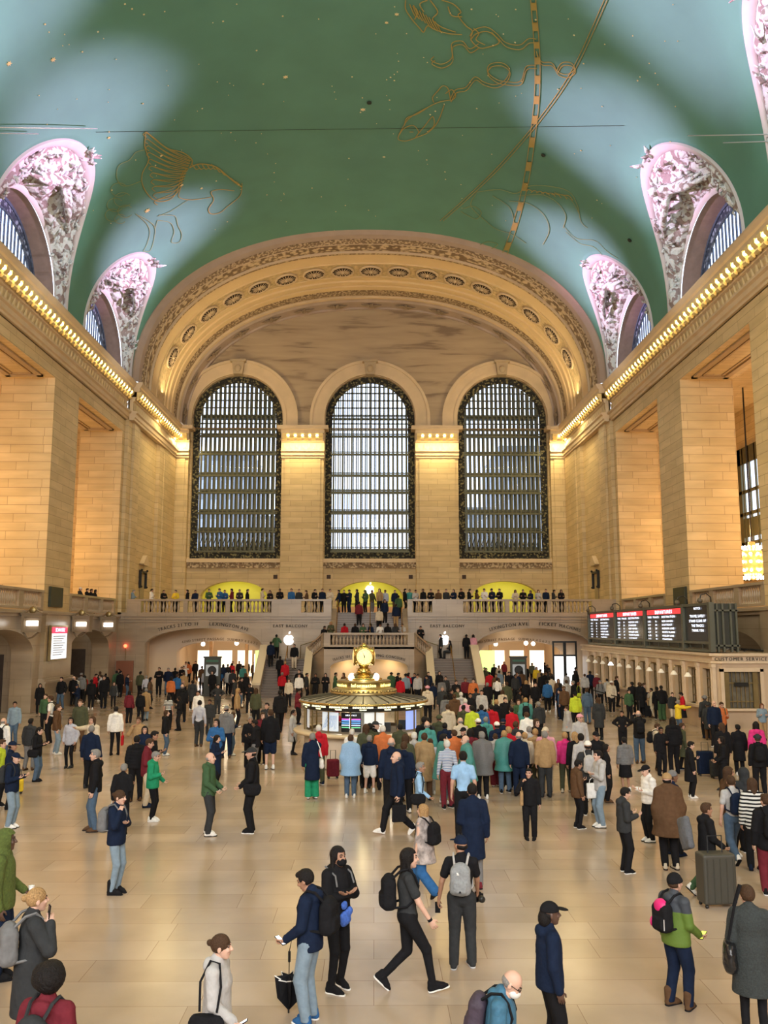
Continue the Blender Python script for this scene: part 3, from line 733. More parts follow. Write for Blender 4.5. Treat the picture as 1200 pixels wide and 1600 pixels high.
m = MB(); sheet(m, CX-19, CX+19, 0, 36, [(c, 4.1, 10.8, 23.7, 4.1) for c in WCX], lambda a, z: (a, -18, z), (0, -1, 0)); struct(m.build('wall_west', STONE))
# ================================================================ LOWER LEVEL
Z_BF = 5.7
WL, WR = CX-HW, CX+HW
# east balcony front wall with the two arched passages
OPN = [(-12.3, 4.2, 0, 3.3, 1.25), (11.55, 4.2, 0, 3.3, 1.25)]
m = MB()
sheet(m, WL, -3.1, 0, 5.45, OPN[:1], lambda a, z: (a, Y_B, z), (0, .7, 0)); sheet(m, 2.4, WR, 0, 5.45, OPN[1:], lambda a, z: (a, Y_B, z), (0, .7, 0))
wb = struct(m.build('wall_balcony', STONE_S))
m = MB()
for x0, x1 in ((WL, -3.1), (2.4, WR)):
    m.box(x0, x1, Y_B-.22, Y_B+.1, 5.38, 5.55); m.box(x0, x1, Y_B-.12, Y_B+.1, 5.18, 5.38); m.box(x0, x1, Y_B-.07, Y_B, 4.98, 5.02)
for x0, x1 in ((WL, -3.1), (2.4, WR)): m.box(x0, x1, Y_B, Y_E, 5.45, 5.7)
m.box(-3.1, 2.4, 64.0, Y_E, 5.45, 5.7)
for c, h, _, zs, r in OPN:       # key block and thin raised line round each arch
    m.box(c-.35, c+.35, Y_B-.12, Y_B, zs+r, 5.2)
    m.grid([[(c-(h+o)*math.cos(q), Y_B-dy, zs+(r+o)*math.sin(q)) for o, dy in ((0, 0), (0, .06), (.12, .06), (.12, 0))] for q in np.linspace(0, PI, 33)])
m.build('ledge', STONE_S, wb)
fl2 = MB(); fl2.box(-3.1, 2.4, 63.9, 64.0, 4.6, 5.6)
# balusters
bprof = [(.11, 0), (.11, .06), (.06, .08), (.05, .14), (.095, .28), (.10, .34), (.045, .56), (.04, .62), (.07, .66), (.075, .68), (.11, .70), (.11, .76)]
bm_ = MB(); bm_.lathe(bprof, n=10); BALM = bm_.mesh('baluster', STONE_S, True)
def balustrade(name, P0, P1, zs, solids=(), step=.27, struct_=True, th=.16, h=1.0):
    """rail from P0 to P1 (x,y); zs=(z0,z1) foot heights; solids: (from, to) fractions kept solid"""
    P0 = Vector((*P0, zs[0])); P1 = Vector((*P1, zs[1])); d = P1-P0; L_ = math.hypot(d.x, d.y); nrm = Vector((-d.y, d.x, 0)).normalized()*th
    m = MB()
    def slab(f0, f1, z0, z1, t=1):
        a, b_ = P0+d*f0, P0+d*f1; n_ = nrm*t
        V = [a-n_+Vector((0, 0, z0)), b_-n_+Vector((0, 0, z0)), b_+n_+Vector((0, 0, z0)), a+n_+Vector((0, 0, z0))]
        V += [v+Vector((0, 0, z1-z0)) for v in V]; m.add(V, [(3, 2, 1, 0), (4, 5, 6, 7), (0, 1, 5, 4), (1, 2, 6, 5), (2, 3, 7, 6), (3, 0, 4, 7)])
    slab(0, 1, 0, .12, 1.05); slab(0, 1, h-.13, h, 1.2)
    for f0, f1 in solids: slab(f0, f1, .1, h-.1, .98)
    o = m.build(name, STONE_S); struct(o)
    n = int(L_/step); k = 0
    for i in range(n):
        f = (i+.5)/n
        if any(a-.01 < f < b_+.01 for a, b_ in solids): continue
        q = bpy.data.objects.new('baluster', BALM); link(q, o); q.location = P0+d*f+Vector((0, 0, .1)); q.scale = (1, 1, (h-.2)/.76); k += 1
    return o
def fx(px): return (px-585)/1360*.985*63.5*1.0+.0
def fr_(a, b_, x0, x1): return ((a-x0)/(x1-x0), (b_-x0)/(x1-x0))
xs = [fx(p) for p in (197, 219, 285, 292, 351, 358, 423, 470, 505, 520)]
x0, x1 = xs[0], -3.1
balustrade('trim_20', (x0, Y_B), (x1, Y_B), (5.55, 5.55), [fr_(a, b_, x0, x1) for a, b_ in ((xs[0], xs[1]), (xs[2], xs[3]), (xs[4], xs[5]), (xs[6], xs[7]), (xs[8], x1))], .27, h=1.1)
xs = [fx(p) for p in (640, 645, 676, 725, 791, 798, 858, 864, 928, 940)]
x0, x1 = 2.4, WR-.3
balustrade('trim_21', (x0, Y_B), (x1, Y_B), (5.55, 5.55), [fr_(a, b_, x0, x1) for a, b_ in ((2.4, xs[1]), (xs[2], xs[3]), (xs[4], xs[5]), (xs[6], xs[7]), (xs[8], x1))], .27, h=1.1)
for s, nm in ((-1, 22), (1, 25)):
    for k in range(3):
        c = BAYC[k]; W_ = CX+s*(HW+.15)
        balustrade('trim_%d' % (nm+k), (W_, c-BH), (W_, c+BH), (5.55, 5.55), ((0, .04), (.3, .36), (.64, .70), (.96, 1)), .25, h=1.1)
# side walls below the bays
for s, nm in ((-1, 'left'), (1, 'right')):
    W_ = CX+s*HW; m = MB()
    sheet(m, -17, 63.6, 0, SILL, [(c-.3, 3.95, 0, 3.15, 1.3) for c in BAYC], lambda a, z: (W_, a, z), (s*1.2, 0, 0))
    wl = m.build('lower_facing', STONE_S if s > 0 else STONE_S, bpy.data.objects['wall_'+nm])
    m = MB()
    m.box(min(W_, W_-s*.3), max(W_, W_-s*.3), -17, 63.5, 5.32, 5.5); m.box(min(W_, W_-s*.15), max(W_, W_-s*.15), -17, 63.5, 5.15, 5.32)
    for k in range(6):           # pier shafts and moulded bases
        y0 = BAYC[k]+BH-.15; y1 = y0+4.45
        if k == 0: y1 = 63.4
        if y1-y0 < 1: continue
        m.box(min(W_, W_-s*.22), max(W_, W_-s*.22), y0, y1, 0, SILL)
        for z0, z1, o in ((0, 1.5, .40), (1.5, 1.62, .46), (1.62, 1.75, .36)): m.box(min(W_, W_-s*o), max(W_, W_-s*o), y0-.1, y1+.1, z0, z1)
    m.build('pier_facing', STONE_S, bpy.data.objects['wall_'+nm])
    al = MB()                    # shallow lit lobby behind the arches
    X3 = W_+s*4.2
    al.quad((X3, -17, 0), (X3, 63.5, 0), (X3, 63.5, 5.3), (X3, -17, 5.3)); al.quad((W_+s*1.2, -17, 4.8), (X3, -17, 4.8), (X3, 63.5, 4.8), (W_+s*1.2, 63.5, 4.8))
    for c in BAYC:
        for q in (-4.4, 4.2): al.quad((W_, c+q, 0), (X3, c+q, 0), (X3, c+q, 4.8), (W_, c+q, 4.8))
    al.build('lobby', STONE_S, bpy.data.objects['wall_'+nm])
    dr = MB()
    for c in BAYC[:3]:
        q = X3-s*.1
        dr.box(min(q, X3), max(q, X3), c+.4, c+2.0, 0, 2.5)
        V = [(q, c+1.2+.8*math.cos(t), 2.5+.8*math.sin(t)) for t in np.linspace(0, PI, 13)]; dr.hbox(V, (s*.1, 0, 0))
        q2 = (c+4.15, c+4.2); dr.box(*sorted((W_+s*1.8, W_+s*3.2)), *q2, 0, 3.1)
    dr.build('gate_door', mat('dark_door', (.045, .03, .025), .5, noise=.2), bpy.data.objects['wall_'+nm])
    for c in BAYC[:3]: point('lobby_lamp', (W_+s*2.4, c, 4.2), 60, (1, .85, .6), .15)
# end panels of the hall below the balcony level, right of bay: closed by the ticket block
# ---- passages under the balcony
def text_obj(name, text, size, place, parent, m_=LETTER, bold=0, space=.05):
    mb = MB(); letters(mb, text, size, place, space, True, bold); return mb.build(name, m_, parent)
m = MB(); Y_P = 66.6
PAS = [(-11.75, 3.15, 0, 2.75, .85), (11.1, 3.15, 0, 2.75, .85)]
sheet(m, WL-1, -5, 0, 5.4, PAS[:1], lambda a, z: (a, Y_P, z), (0, 1.0, 0)); sheet(m, 4.5, WR+1, 0, 5.4, PAS[1:], lambda a, z: (a, Y_P, z), (0, 1.0, 0))
for sx in (-1, 1):
    c = PAS[0 if sx < 0 else 1][0]
    for q in (-5.2, 5.2): m.quad((c+q, Y_B+.7, 0), (c+q, 84, 0), (c+q, 84, 5.2), (c+q, Y_B+.7, 5.2))
    m.quad((c-6, 84, 0), (c+6, 84, 0), (c+6, 84, 5.4), (c-6, 84, 5.4)); m.quad((c-6, Y_B+.7, 4.9), (c+6, Y_B+.7, 4.9), (c+6, 84, 4.9), (c-6, 84, 4.9))
ps = m.build('passage', mat('passage_plaster', (.66, .50, .34), .5), wb)
def arc_place(c, y, zs, R, up, ell=None):
    a_, b_ = ell
    def f(s, h):
        t = s/a_; x = a_*math.sin(t); z = b_*math.cos(t)
        n = Vector((math.sin(t)/a_, 0, math.cos(t)/b_)).normalized()
        return (c+x+n.x*(up+h), y, zs+z+n.z*(up+h))
    return f
def arc_text(name, text, size, c, y, zs, a_, b_, up, s0, parent, m_=LETTER, bold=.02):
    mb = MB(); f = arc_place(c, y, zs, 0, up, (a_, b_)); letters(mb, text, size, lambda s, h: f(s+s0, h), .07, True, bold); return mb.build(name, m_, parent)
arc_text('carved_lettering', 'TRACKS 21 TO 11', .34, -12.3, Y_B-.03, 3.3, 4.2, 1.25, .22, -2.0, wb)
arc_text('carved_lettering', 'LEXINGTON AVE', .34, -12.3, Y_B-.03, 3.3, 4.2, 1.25, .22, 1.95, wb)
arc_text('carved_lettering', 'LEXINGTON AVE', .34, 11.55, Y_B-.03, 3.3, 4.2, 1.25, .22, -1.95, wb)
arc_text('carved_lettering', 'TICKET MACHINES', .34, 11.55, Y_B-.03, 3.3, 4.2, 1.25, .22, 2.05, wb)
arc_text('passage_lettering', '42ND STREET PASSAGE  SUBWAY 4 5 6 7 S', .26, -11.9, Y_P-.03, 2.3, 4.4, 1.25, .12, .3, ps, mat('brown_letters', (.25, .15, .07), .6))
arc_text('passage_lettering', '42ND STREET PASSAGE  SUBWAY 4 5 6 7 S \u2192', .26, 10.6, Y_P-.03, 2.3, 4.4, 1.25, .12, 0, ps, MC['brown_letters'])
for c in (-6.05, 5.3):
    text_obj('carved_lettering', 'EAST BALCONY', .30, lambda s, h, c=c: (c+s, Y_B-.03, 4.62+h), wb, bold=.015)
# shops glowing at the end of the passages
SHOP = lamp('shop_glow', (1, .86, .62), 1.6); SHOPW = lamp('shop_white', (.95, .97, 1), 1.5); SHOPG = lamp('shop_green', (.72, 1, .35), .9)
for c, sd in ((-11.75, -1), (11.1, 1)):
    q = MB(); y = 79.8
    for i in range(5): q.box(c-4.2+i*1.8, c-2.9+i*1.8, y, y+.1, .3, 2.6)
    q.build('shop_window', SHOP, ps)
    q = MB(); q.box(c-2.9, c-2.1, y-6, y-5.9, .2, 2.4); q.box(c+2.0, c+2.7, y-8, y-7.9, .6, 2.5); q.build('shop_window', SHOPW, ps)
    q = MB(); q.box(c+(2.2 if sd < 0 else -2.6), c+(2.9 if sd < 0 else -1.4), y-9, y-8.9, .9, 2.8); q.build('shop_window', SHOPG, ps)
    q = MB()
    for i in range(4): q.box(c-4.6+i*2.9, c-4.35+i*2.9, 72, 72.4, 0, 4.9)
    q.build('passage_column', mat('passage_col', (.50, .30, .16), .5), ps)
    for i, (dx, yy, zz) in enumerate(((-1.6, 68.8, 3.35), (.9, 69.5, 3.4), (2.1, 73, 3.3))):
        t = thing('globe_lamp', ('%s globe lamp hanging in the %s passage under the balcony' % (('left', 'middle', 'right and farthest')[i], 'left' if sd < 0 else 'right')), 'lamp', (c+dx, yy, zz), 0, None)
        a = MB(); a.sphere((0, 0, 0), .17, 12); a.build('globe', BULBW, t, True); a = MB(); a.tube([(0, 0, .15), (0, 0, 4.9-zz)], .02, 5); a.build('rod', BRASSD, t)
    point('passage_lamp', (c, 70, 4.0), 170, (1, .76, .46), .3); point('passage_lamp', (c, 77, 4.0), 200, (1, .80, .5), .3); point('passage_lamp', (c+sd*-1, 65, 4.4), 45, (1, .85, .6), .2)
# tall glazed doors next to the ticket block
t = thing('glazed_door', 'tall lit glass doors with fanlight in the right passage beside the ticket windows', 'door', (14.2, 65.6, 0))
a = MB()
for x in (-.85, -.05, .05, .85): a.box(x-.06, x+.06, -.06, .06, 0, 3.6)
for z in (.05, 2.55, 3.55): a.box(-.9, .9, -.07, .07, z-.06, z+.06)
a.build('frame', DARK, t)
for i, (x0, x1) in enumerate(((-.8, -.1), (.1, .8))):
    a = MB(); a.box(x0, x1, -.01, .01, .1, 2.5); a.build('door_panel', SHOPW, t)
# wall telephones / directory kiosks
def kiosk(x, y, lab):
    t = thing('directory_kiosk', lab, 'kiosk', (x, y, 0)); a = MB(); a.box(-.62, .62, -.18, .18, 0, .12); a.box(-.55, .55, -.14, .14, .12, 2.55); a.box(-.6, .6, -.2, .2, 2.55, 2.65); a.build('cabinet', DBOX, t)
    a = MB(); a.box(-.42, .42, -.16, -.14, 1.35, 2.1); a.build('map_panel', mat('kiosk_panel', (.30, .31, .30), .3, emit=(.6, .65, .7), es=.25), t)
    a = MB(); a.lathe([(.0, .0), (.24, 0), (.28, .015), (.3, 0)], (0, 0, 0), 20); o = a.build('clock_ring', DARK, t); o.rotation_euler = (PI/2, 0, 0); o.location = (0, -.165, 1.72)
    a = MB(); a.box(-.42, .42, -.16, -.14, 2.28, 2.42); a.build('header', mat('kiosk_green', (.03, .12, .07), .4), t)
kiosk(-11.0, 60.2, 'dark freestanding directory board before the left passage arch')
kiosk(9.9, 60.6, 'dark freestanding directory board before the right passage arch')
# illuminated fruit logos on the balcony front
hang_logo((-6.15, 3.72), .40, Y_B-.12, 'glowing white bitten apple sign on the wall over the left stair flight')
hang_logo((5.05, 3.72), .40, Y_B-.12, 'glowing white bitten apple sign on the wall over the right stair flight')
for x in (-6.15, 5.05): point('logo_glow', (x, Y_B-.8, 3.72), 6, (.9, .95, 1), .01)
# ---- grand staircase
stair = bpy.data.objects.new('trim_30', None); link(stair); struct(stair)
def flight(n, x0, x1, y0, run, z0, rise, name='steps'):
    a = MB(); b_ = MB()
    for i in range(n):
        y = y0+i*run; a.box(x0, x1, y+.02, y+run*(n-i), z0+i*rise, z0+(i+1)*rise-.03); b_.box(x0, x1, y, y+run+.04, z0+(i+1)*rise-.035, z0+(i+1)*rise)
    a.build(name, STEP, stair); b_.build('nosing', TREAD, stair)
def parapet(path, w, h, m_=None, name='parapet'):
    """path of foot points (x,y,z); sloping solid wall from the floor"""
    a = MB()
    for p, q in zip(path, path[1:]):
        p, q = Vector(p), Vector(q); n = Vector((-(q-p).y, (q-p).x, 0)).normalized()*w/2
        V = [(p-n), (q-n), (q+n), (p+n)]; a.add([(v.x, v.y, 0) for v in V]+[(v.x, v.y, v.z+h) for v in V], [(3, 2, 1, 0), (4, 5, 6, 7), (0, 1, 5, 4), (1, 2, 6, 5), (2, 3, 7, 6), (3, 0, 4, 7)])
    a.build(name, m_ or STONE_S, stair)
    a = MB()
    for p, q in zip(path, path[1:]):
        p, q = Vector(p), Vector(q); n = Vector((-(q-p).y, (q-p).x, 0)).normalized()*(w/2+.07); V = [(p-n), (q-n), (q+n), (p+n)]
        a.add([(v.x, v.y, v.z+h) for v in V]+[(v.x, v.y, v.z+h+.14) for v in V], [(3, 2, 1, 0), (4, 5, 6, 7), (0, 1, 5, 4), (1, 2, 6, 5), (2, 3, 7, 6), (3, 0, 4, 7)])
    a.build('coping', mat('cream_coping', (.66, .56, .40), .35), stair)
def handrail(P, posts=True):
    a = MB(); a.tube(P, .03, 6)
    for p in (P[0], P[-1]): a.tube([p, (p[0], p[1], p[2]-.9)], .025, 6)
    a.build('handrail', BRASS, stair)
for sg in (-1, 1):
    X = lambda v: CX+sg*v
    a0, a1 = sorted((X(4.25), X(7.2))); N_ = 15
    flight(N_, a0, a1, 58.6, .235, 0, .16)
    b_ = MB(); b_.box(a0, a1, 58.6+15*.235, Y_B, 0, 2.4); b_.build('landing', STEP, stair)
    parapet([(X(7.4), 58.2, 0), (X(7.4), 62.1, 2.4), (X(7.4), Y_B, 2.4)], .42, .85)
    parapet([(X(4.15), 58.2, 0), (X(4.15), 61.6, 2.3)], .38, .85)
    handrail([(X(5.75), 58.7, 1.0), (X(5.75), 62.1, 3.35)])
    handrail([(X(4.9), 62.9, 3.35), (X(4.1), 62.9, 3.6), (X(3.2), 62.6, 4.1)])
    # upper flight towards the middle with splayed balustrade
    aa = MB(); bb = MB()
    for i in range(6):
        u = i/6; xa = X(4.3-1.5*u); xb = X(2.75); aa.box(*sorted((xa, xb)), 61.3, Y_B, 2.3, 2.4+(i+1)*.15-.03); bb.box(*sorted((xa, X(4.3-1.5*(i+1)/6-.05))), 61.3, Y_B, 2.4+(i+1)*.15-.03, 2.4+(i+1)*.15)
    aa.build('upper_steps', STEP, stair); bb.build('nosing', TREAD, stair)
    o = balustrade('trim_%d' % (33+sg), (X(3.0), 59.6), (X(4.15), 61.5), (3.3, 2.35), ((0, .12), (.86, 1)), .27, h=.95)
# central block with the arch to the lower concourse
a = MB(); sheet(a, X(-3.05), X(3.05), 0, 3.3, [(CX-.02, 2.62, 0, 1.95, .55)], lambda u, z: (u, 59.6, z), (0, 1.2, 0))
for sg in (-1, 1):
    x0, x1 = CX+sg*3.05, CX+sg*4.2
    a.add([(x0, 59.6, 0), (x1, 61.5, 0), (x1, 61.5, 2.35), (x0, 59.6, 3.3)], [(0, 1, 2, 3)]); a.add([(x1, 61.5, 0), (x1, Y_B, 0), (x1, Y_B, 2.4), (x1, 61.5, 2.4)], [(0, 1, 2, 3)])
    a.add([(x0, 59.6, 3.28), (x1, 61.5, 2.3), (x1, Y_B, 2.3), (x0, Y_B, 3.28)], [(0, 1, 2, 3)])
a.build('landing_wall', STONE_S, stair)
a = MB(); a.box(CX-3.05, CX+3.05, 59.6, 61.2, 3.15, 3.3); a.grid([[(CX-(2.62+o)*math.cos(q), 59.6-dy, 1.95+(.55+o)*math.sin(q)) for o, dy in ((0, 0), (0, .05), (.1, .05), (.1, 0))] for q in np.linspace(0, PI, 33)]); a.build('landing_slab', STONE_S, stair)
a = MB(); a.quad((CX-3, 61.2, 0), (CX+3, 61.2, 0), (CX+3, 61.2, 2.6), (CX-3, 61.2, 2.6)); a.build('ramp_wall', mat('ramp_plaster', (.80, .60, .38), .6), stair)
for q in (-1.5, 1.5): point('ramp_lamp', (CX+q, 60.5, 2.15), 26, (1, .78, .45), .1)
arc_text('carved_lettering', 'TRACKS 101 TO 117   DINING CONCOURSE', .25, CX, 59.56, 1.95, 2.62, .55, .16, 0, stair, bold=.015)
balustrade('trim_32', (CX-3.05, 59.6), (CX+3.05, 59.6), (3.3, 3.3), ((0, .07), (.93, 1)), .235, h=.95)
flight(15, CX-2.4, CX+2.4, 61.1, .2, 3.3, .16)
for sg in (-1, 1):
    a = MB(); a.hbox([(CX+sg*2.4, 61.1, 3.3), (CX+sg*2.4, 64.2, 3.3), (CX+sg*2.4, 64.2, 6.0), (CX+sg*2.4, 61.1, 3.8)], (sg*.35, 0, 0)); a.build('string_wall', STONE_S, stair)
    handrail([(CX+sg*2.3, 61.1, 4.2), (CX+sg*2.3, 64.1, 6.65)])
handrail([(CX+.05, 61.1, 4.2), (CX+.05, 64.1, 6.65)])
a = MB(); a.tube([(CX-2.7, Y_E-.6, 6.72), (CX+2.7, Y_E-.6, 6.72)], .04, 6)
for i in range(5): a.tube([(CX-2.7+1.35*i, Y_E-.6, 5.7), (CX-2.7+1.35*i, Y_E-.6, 6.7)], .025, 5)
a.build('shop_rail', DARK, stair)
a = MB(); a.box(CX-3.0, CX+3.0, Y_E-.5, Y_E-.4, 5.7, 6.5); a.build('shop_counter', mat('orange_counter', (.70, .36, .14), .5), stair)

# ---- ticket block on the right
TX = 15.0; TY = 38.7; TZ = 3.42
tk = bpy.data.objects.new('ticket_office', None); link(tk); tag(tk, 'long marble ticket office with a row of dark windows along the right side', 'ticket office')
WY = [39.75+1.89*k for k in range(12)]
m = MB(); sheet(m, TY+.3, 63.4, 0, TZ-.35, [(y, .48, 1.05, 2.72, 0) for y in WY], lambda a, z: (TX, a, z), (.35, 0, 0))
sheet(m, TX+.3, WR, 0, TZ-.35, [(16.15, .8, 1.05, 2.62, 0)], lambda a, z: (a, TY, z), (0, .3, 0))
m.quad((TX, TY+.3, 0), (TX+.3, TY, 0), (TX+.3, TY, TZ-.3), (TX, TY+.3, TZ-.3))
m.build('marble_wall', mat('ticket_marble', (.55, .41, .28), .35, noise=.1, scale=1.2), tk)
m = MB()
for o, z0, z1 in ((.10, 2.98, 3.08), (.0, 3.08, 3.3), (.14, 3.3, TZ)):
    m.hbox([(TX-o, 63.4, z0), (TX-o, TY+.3-o*.4, z0), (TX+.3-o*.4, TY-o, z0), (WR, TY-o, z0), (WR, 63.4, z0)], (0, 0, z1-z0))
m.hbox([(TX-.28, 63.4, .95), (TX-.28, TY+.25, .95), (TX+.25, TY-.28, .95), (WR, TY-.28, .95), (WR, TY+.1, .95), (TX+.1, 63.4, .95)], (0, 0, .1))
m.build('cornice', mat('ticket_cornice', (.64, .50, .36), .35, noise=.06), tk)
m = MB()
for y in WY: m.box(TX+.3, TX+.35, y-.48, y+.48, 1.05, 2.72)
m.build('dark_windows', mat('smoked_glass', (.03, .022, .018), .12), tk)
gm = MB(); gm.box(-.04, .04, -.5, .5, 0, .04)
for z in (.35, .8, 1.2, 1.62): gm.box(-.02, .02, -.48, .48, z, z+.035)
for y in (-.48, -.16, .16, .48): gm.box(-.02, .02, y-.015, y+.015, 0, 1.66)
GM = gm.mesh('window_grille', BRASSD)
pm = MB(); pm.box(-.10, .06, -.13, .13, 0, 1.75); pm.box(-.14, .06, -.17, .17, 1.75, 1.9); pm.box(-.14, .06, -.17, .17, 0, .12); pm.box(-.13, .05, -.05, .05, .12, 1.75); PM_ = pm.mesh('pilaster', MC['ticket_cornice'])
for i, y in enumerate(WY):
    q = bpy.data.objects.new('window_grille', GM); link(q, tk); q.location = (TX+.2, y, 1.06)
    q = bpy.data.objects.new('pilaster', PM_); link(q, tk); q.location = (TX, y+.945, 1.05)
q = bpy.data.objects.new('pilaster', PM_); link(q, tk); q.location = (TX, WY[0]-.8, 1.05)
text_obj('carved_lettering', 'CUSTOMER SERVICE', .21, lambda s, h: (16.15+s, TY-.02, 3.1+h), tk, bold=.012, space=.08)
m = MB(); m.box(15.35, 16.95, TY+.24, TY+.28, 1.05, 2.62); m.build('service_window', mat('service_glass', (.20, .18, .14), .2, .3, noise=.3, scale=6), tk)
m = MB()
for x0, x1, z0, z1 in ((15.2, 15.35, 1.05, 2.75), (16.95, 17.1, 1.05, 2.75), (15.2, 17.1, 2.62, 2.78)): m.box(x0, x1, TY-.06, TY+.1, z0, z1)
m.build('service_frame', MC['ticket_cornice'], tk)
m = MB()
for i in range(9): m.box(15.38+i*.19, 15.41+i*.19, TY+.16, TY+.2, 1.05, 2.62)
for z in (1.3, 2.1): m.box(15.35, 16.95, TY+.14, TY+.22, z, z+.05)
m.box(15.42, 15.62, TY+.1, TY+.2, 1.05, 2.6); m.box(16.68, 16.88, TY+.1, TY+.2, 1.05, 2.6); m.build('service_grille', BRASSD, tk)
m = MB(); m.box(15.85, 16.45, TY+.05, TY+.12, 1.98, 2.15); m.build('name_plate', DARK, tk)
# roof of the ticket block
m = MB(); m.box(TX+.1, WR+.1, TY+.1, 63.4, TZ-.06, TZ-.01); m.build('roof', mat('grey_roof', (.25, .22, .19), .7), tk)
m = MB()
for i, y in enumerate((39.6, 40.6, 41.8)): m.tube([(16.7, y, 3.5), (17.2, y+.6, 3.56), (17.75, y, 3.5)], .04, 5)
m.build('cable_bundle', DARK, tk)
lm = MB(); lm.tube([(0, 0, 0), (-.22, 0, .12), (-.4, 0, .05), (-.42, 0, -.12)], .022, 6); LA = lm.mesh('bracket', BRASSD, True)
lm = MB(); lm.lathe([(.0, 0), (.05, 0), (.16, -.16), (.17, -.2), (0, -.2)], n=12); LS = lm.mesh('lamp_shade', mat('opal_shade', (.78, .72, .62), .3, emit=(1, .9, .7), es=.15), True)
lm2 = lm.mesh('lamp_shade', lamp('opal_lit', (1, .97, .9), 4), True)
lit = 7
ordw = ['nearest the board corner', 'second', 'third', 'fourth', 'fifth', 'sixth', 'seventh', 'eighth', 'ninth', 'tenth', 'farthest, by the balcony wall']
for i in range(11):
    t = thing('bracket_lamp', ('small glowing opal bracket lamp, the only lit one along the ticket windows' if i == lit else 'unlit opal bracket lamp over the ticket windows, %s from the near corner' % (ordw[i] if i not in (0, 10) else ('first' if i == 0 else 'last'))), 'lamp', (TX-.1, WY[i]+.945, 2.6), 0, 'bracket lamps over the ticket windows')
    q = bpy.data.objects.new('bracket', LA); link(q, t); q = bpy.data.objects.new('lamp_shade', lm2 if i == lit else LS); link(q, t); q.location = (-.42, 0, -.1)

# ---- departure board on top
bd = thing('departure_board', 'long black departures board with red headed screens on the ticket office roof', 'departure board', (0, 0, 0))
BX0, BX1, BY0, BY1, BZ0, BZ1 = 15.0, 16.2, 38.9, 61.0, 3.62, 5.62
m = MB(); m.box(BX0+.08, BX1, BY0+.05, BY1, BZ0, BZ1); m.build('case', DBOX, bd)
m = MB(); FR = [61.0, 54.3, 48.35, 42.3, 38.9]
for y in FR: m.box(BX0-.12, BX0+.1, y-.13, y+.13, BZ0-.15, BZ1+.05)
for z in (BZ0-.1, BZ0+.25, BZ1-.02): m.box(BX0-.1, BX0+.1, BY0, BY1, z-.06, z+.06)
for x in (15.0, 15.25, 15.5, 15.85, 16.1): m.box(x-.04, x+.04, BY0-.1, BY0+.05, BZ0-.15, BZ1)
for z in (3.75, 5.3): m.box(BX0, BX1, BY0-.1, BY0+.05, z-.04, z+.04)
for i in range(14): m.box(BX0-.02, BX0+.02, 40+i*1.55, 40.06+i*1.55, BZ0-.15, BZ0+.25)
m.build('frame', mat('grey_green_frame', (.12, .125, .10), .4, .4), bd)
SCRW = lamp('screen_white', (.85, .9, 1), 1.2); SCRR = lamp('screen_red', (.9, .04, .05), 1.1); SCRB = mat('screen_black', (.01, .011, .014), .25)
rs = random.Random(4)
def scr(y0, y1, last=False):      # y0 > y1 : reads left to right towards the viewer
    L_ = y0-y1
    t = MB(); t.box(BX0-.01, BX0+.08, y1+.18, y0-.18, BZ0+.32, BZ1-.08); s_ = t.build('screen', SCRB, bd)
    def P(u, h): return (BX0-.03, y0-.3-u, h)
    if not last:
        t = MB(); t.quad(P(.1, 5.24), P(L_-.5, 5.24), P(L_-.5, 5.5), P(.1, 5.5)); t.build('red_header', SCRR, s_)
        t = MB()
        def Q(u, h): return (BX0-.045, y0-.3-u, h)
        letters(t, 'DEPARTURES', .24, lambda s, h: Q((L_-.6)*.52+s*1.5, 5.28+h), .1, True, .02)
        letters(t, 'TIME  TRACK', .15, lambda s, h: Q(.2+s*1.7, 5.06+h), .1, False, .02); letters(t, 'DESTINATION', .15, lambda s, h: Q(L_*.42+s*1.7, 5.06+h), .1, False, .02)
        T_ = ['3:02', '3:17', '3:25', '3:37', '3:40', '3:51']; Dn = ['HARLEM LINE', 'STAMFORD', 'WHITE PLAINS', 'NEW HAVEN', 'SOUTHEAST', 'HUDSON LINE']
        rs.shuffle(Dn)
        for i in range(6):
            z = 4.84-i*.185
            letters(t, T_[i], .14, lambda s, h: Q(.2+s*1.7, z+h), .08, False, .03); letters(t, str(rs.randint(11, 38)), .14, lambda s, h: Q(L_*.24+s*1.7, z+h), .08, False, .03)
            letters(t, Dn[i], .14, lambda s, h: Q(L_*.42+s*1.7, z+h), .08, False, .03)
        t.build('white_text', SCRW, s_)
    else:
        t = MB()
        def Q(u, h): return (BX0-.045, y0-.3-u, h)
        for tx, z, k in (('NOTICE', 5.38, .15), ('TRAVEL SAFELY', 5.02, .17), ('STAND CLEAR OF', 4.80, .17), ('THE TRACKS', 4.58, .17), ('THANK YOU', 4.36, .17)):
            letters(t, tx, k, lambda s, h: Q(L_*.45+s*1.25, z+h), .08, True, .03)
        t.build('white_text', SCRW, s_)
for a_, b_ in zip(FR[:3], FR[1:4]): scr(a_, b_)
scr(FR[3], FR[4], True)
def ring_lamp(y, lab):
    t = thing('roof_light_fitting', lab, 'light fitting', (BX0+.3, y, BZ1+.05)); a = MB(); a.tube([(0, 0, 0), (0, 0, .25), (-.2, 0, .42), (-.45, 0, .35), (-.5, 0, .15)], .03, 6); a.build('arm', DARK, t, True); a = MB(); a.sphere((-.5, 0, .1), .13, 10); a.build('lamp_head', mat('dark_glass', (.1, .08, .06), .2), t, True)
for y, l in ((60.5, 'far left end'), (54.4, 'first division'), (48.5, 'second division'), (42.6, 'third division'), (39.6, 'near right corner')): ring_lamp(y, 'small curved arm lamp on top of the departures board at its '+l)

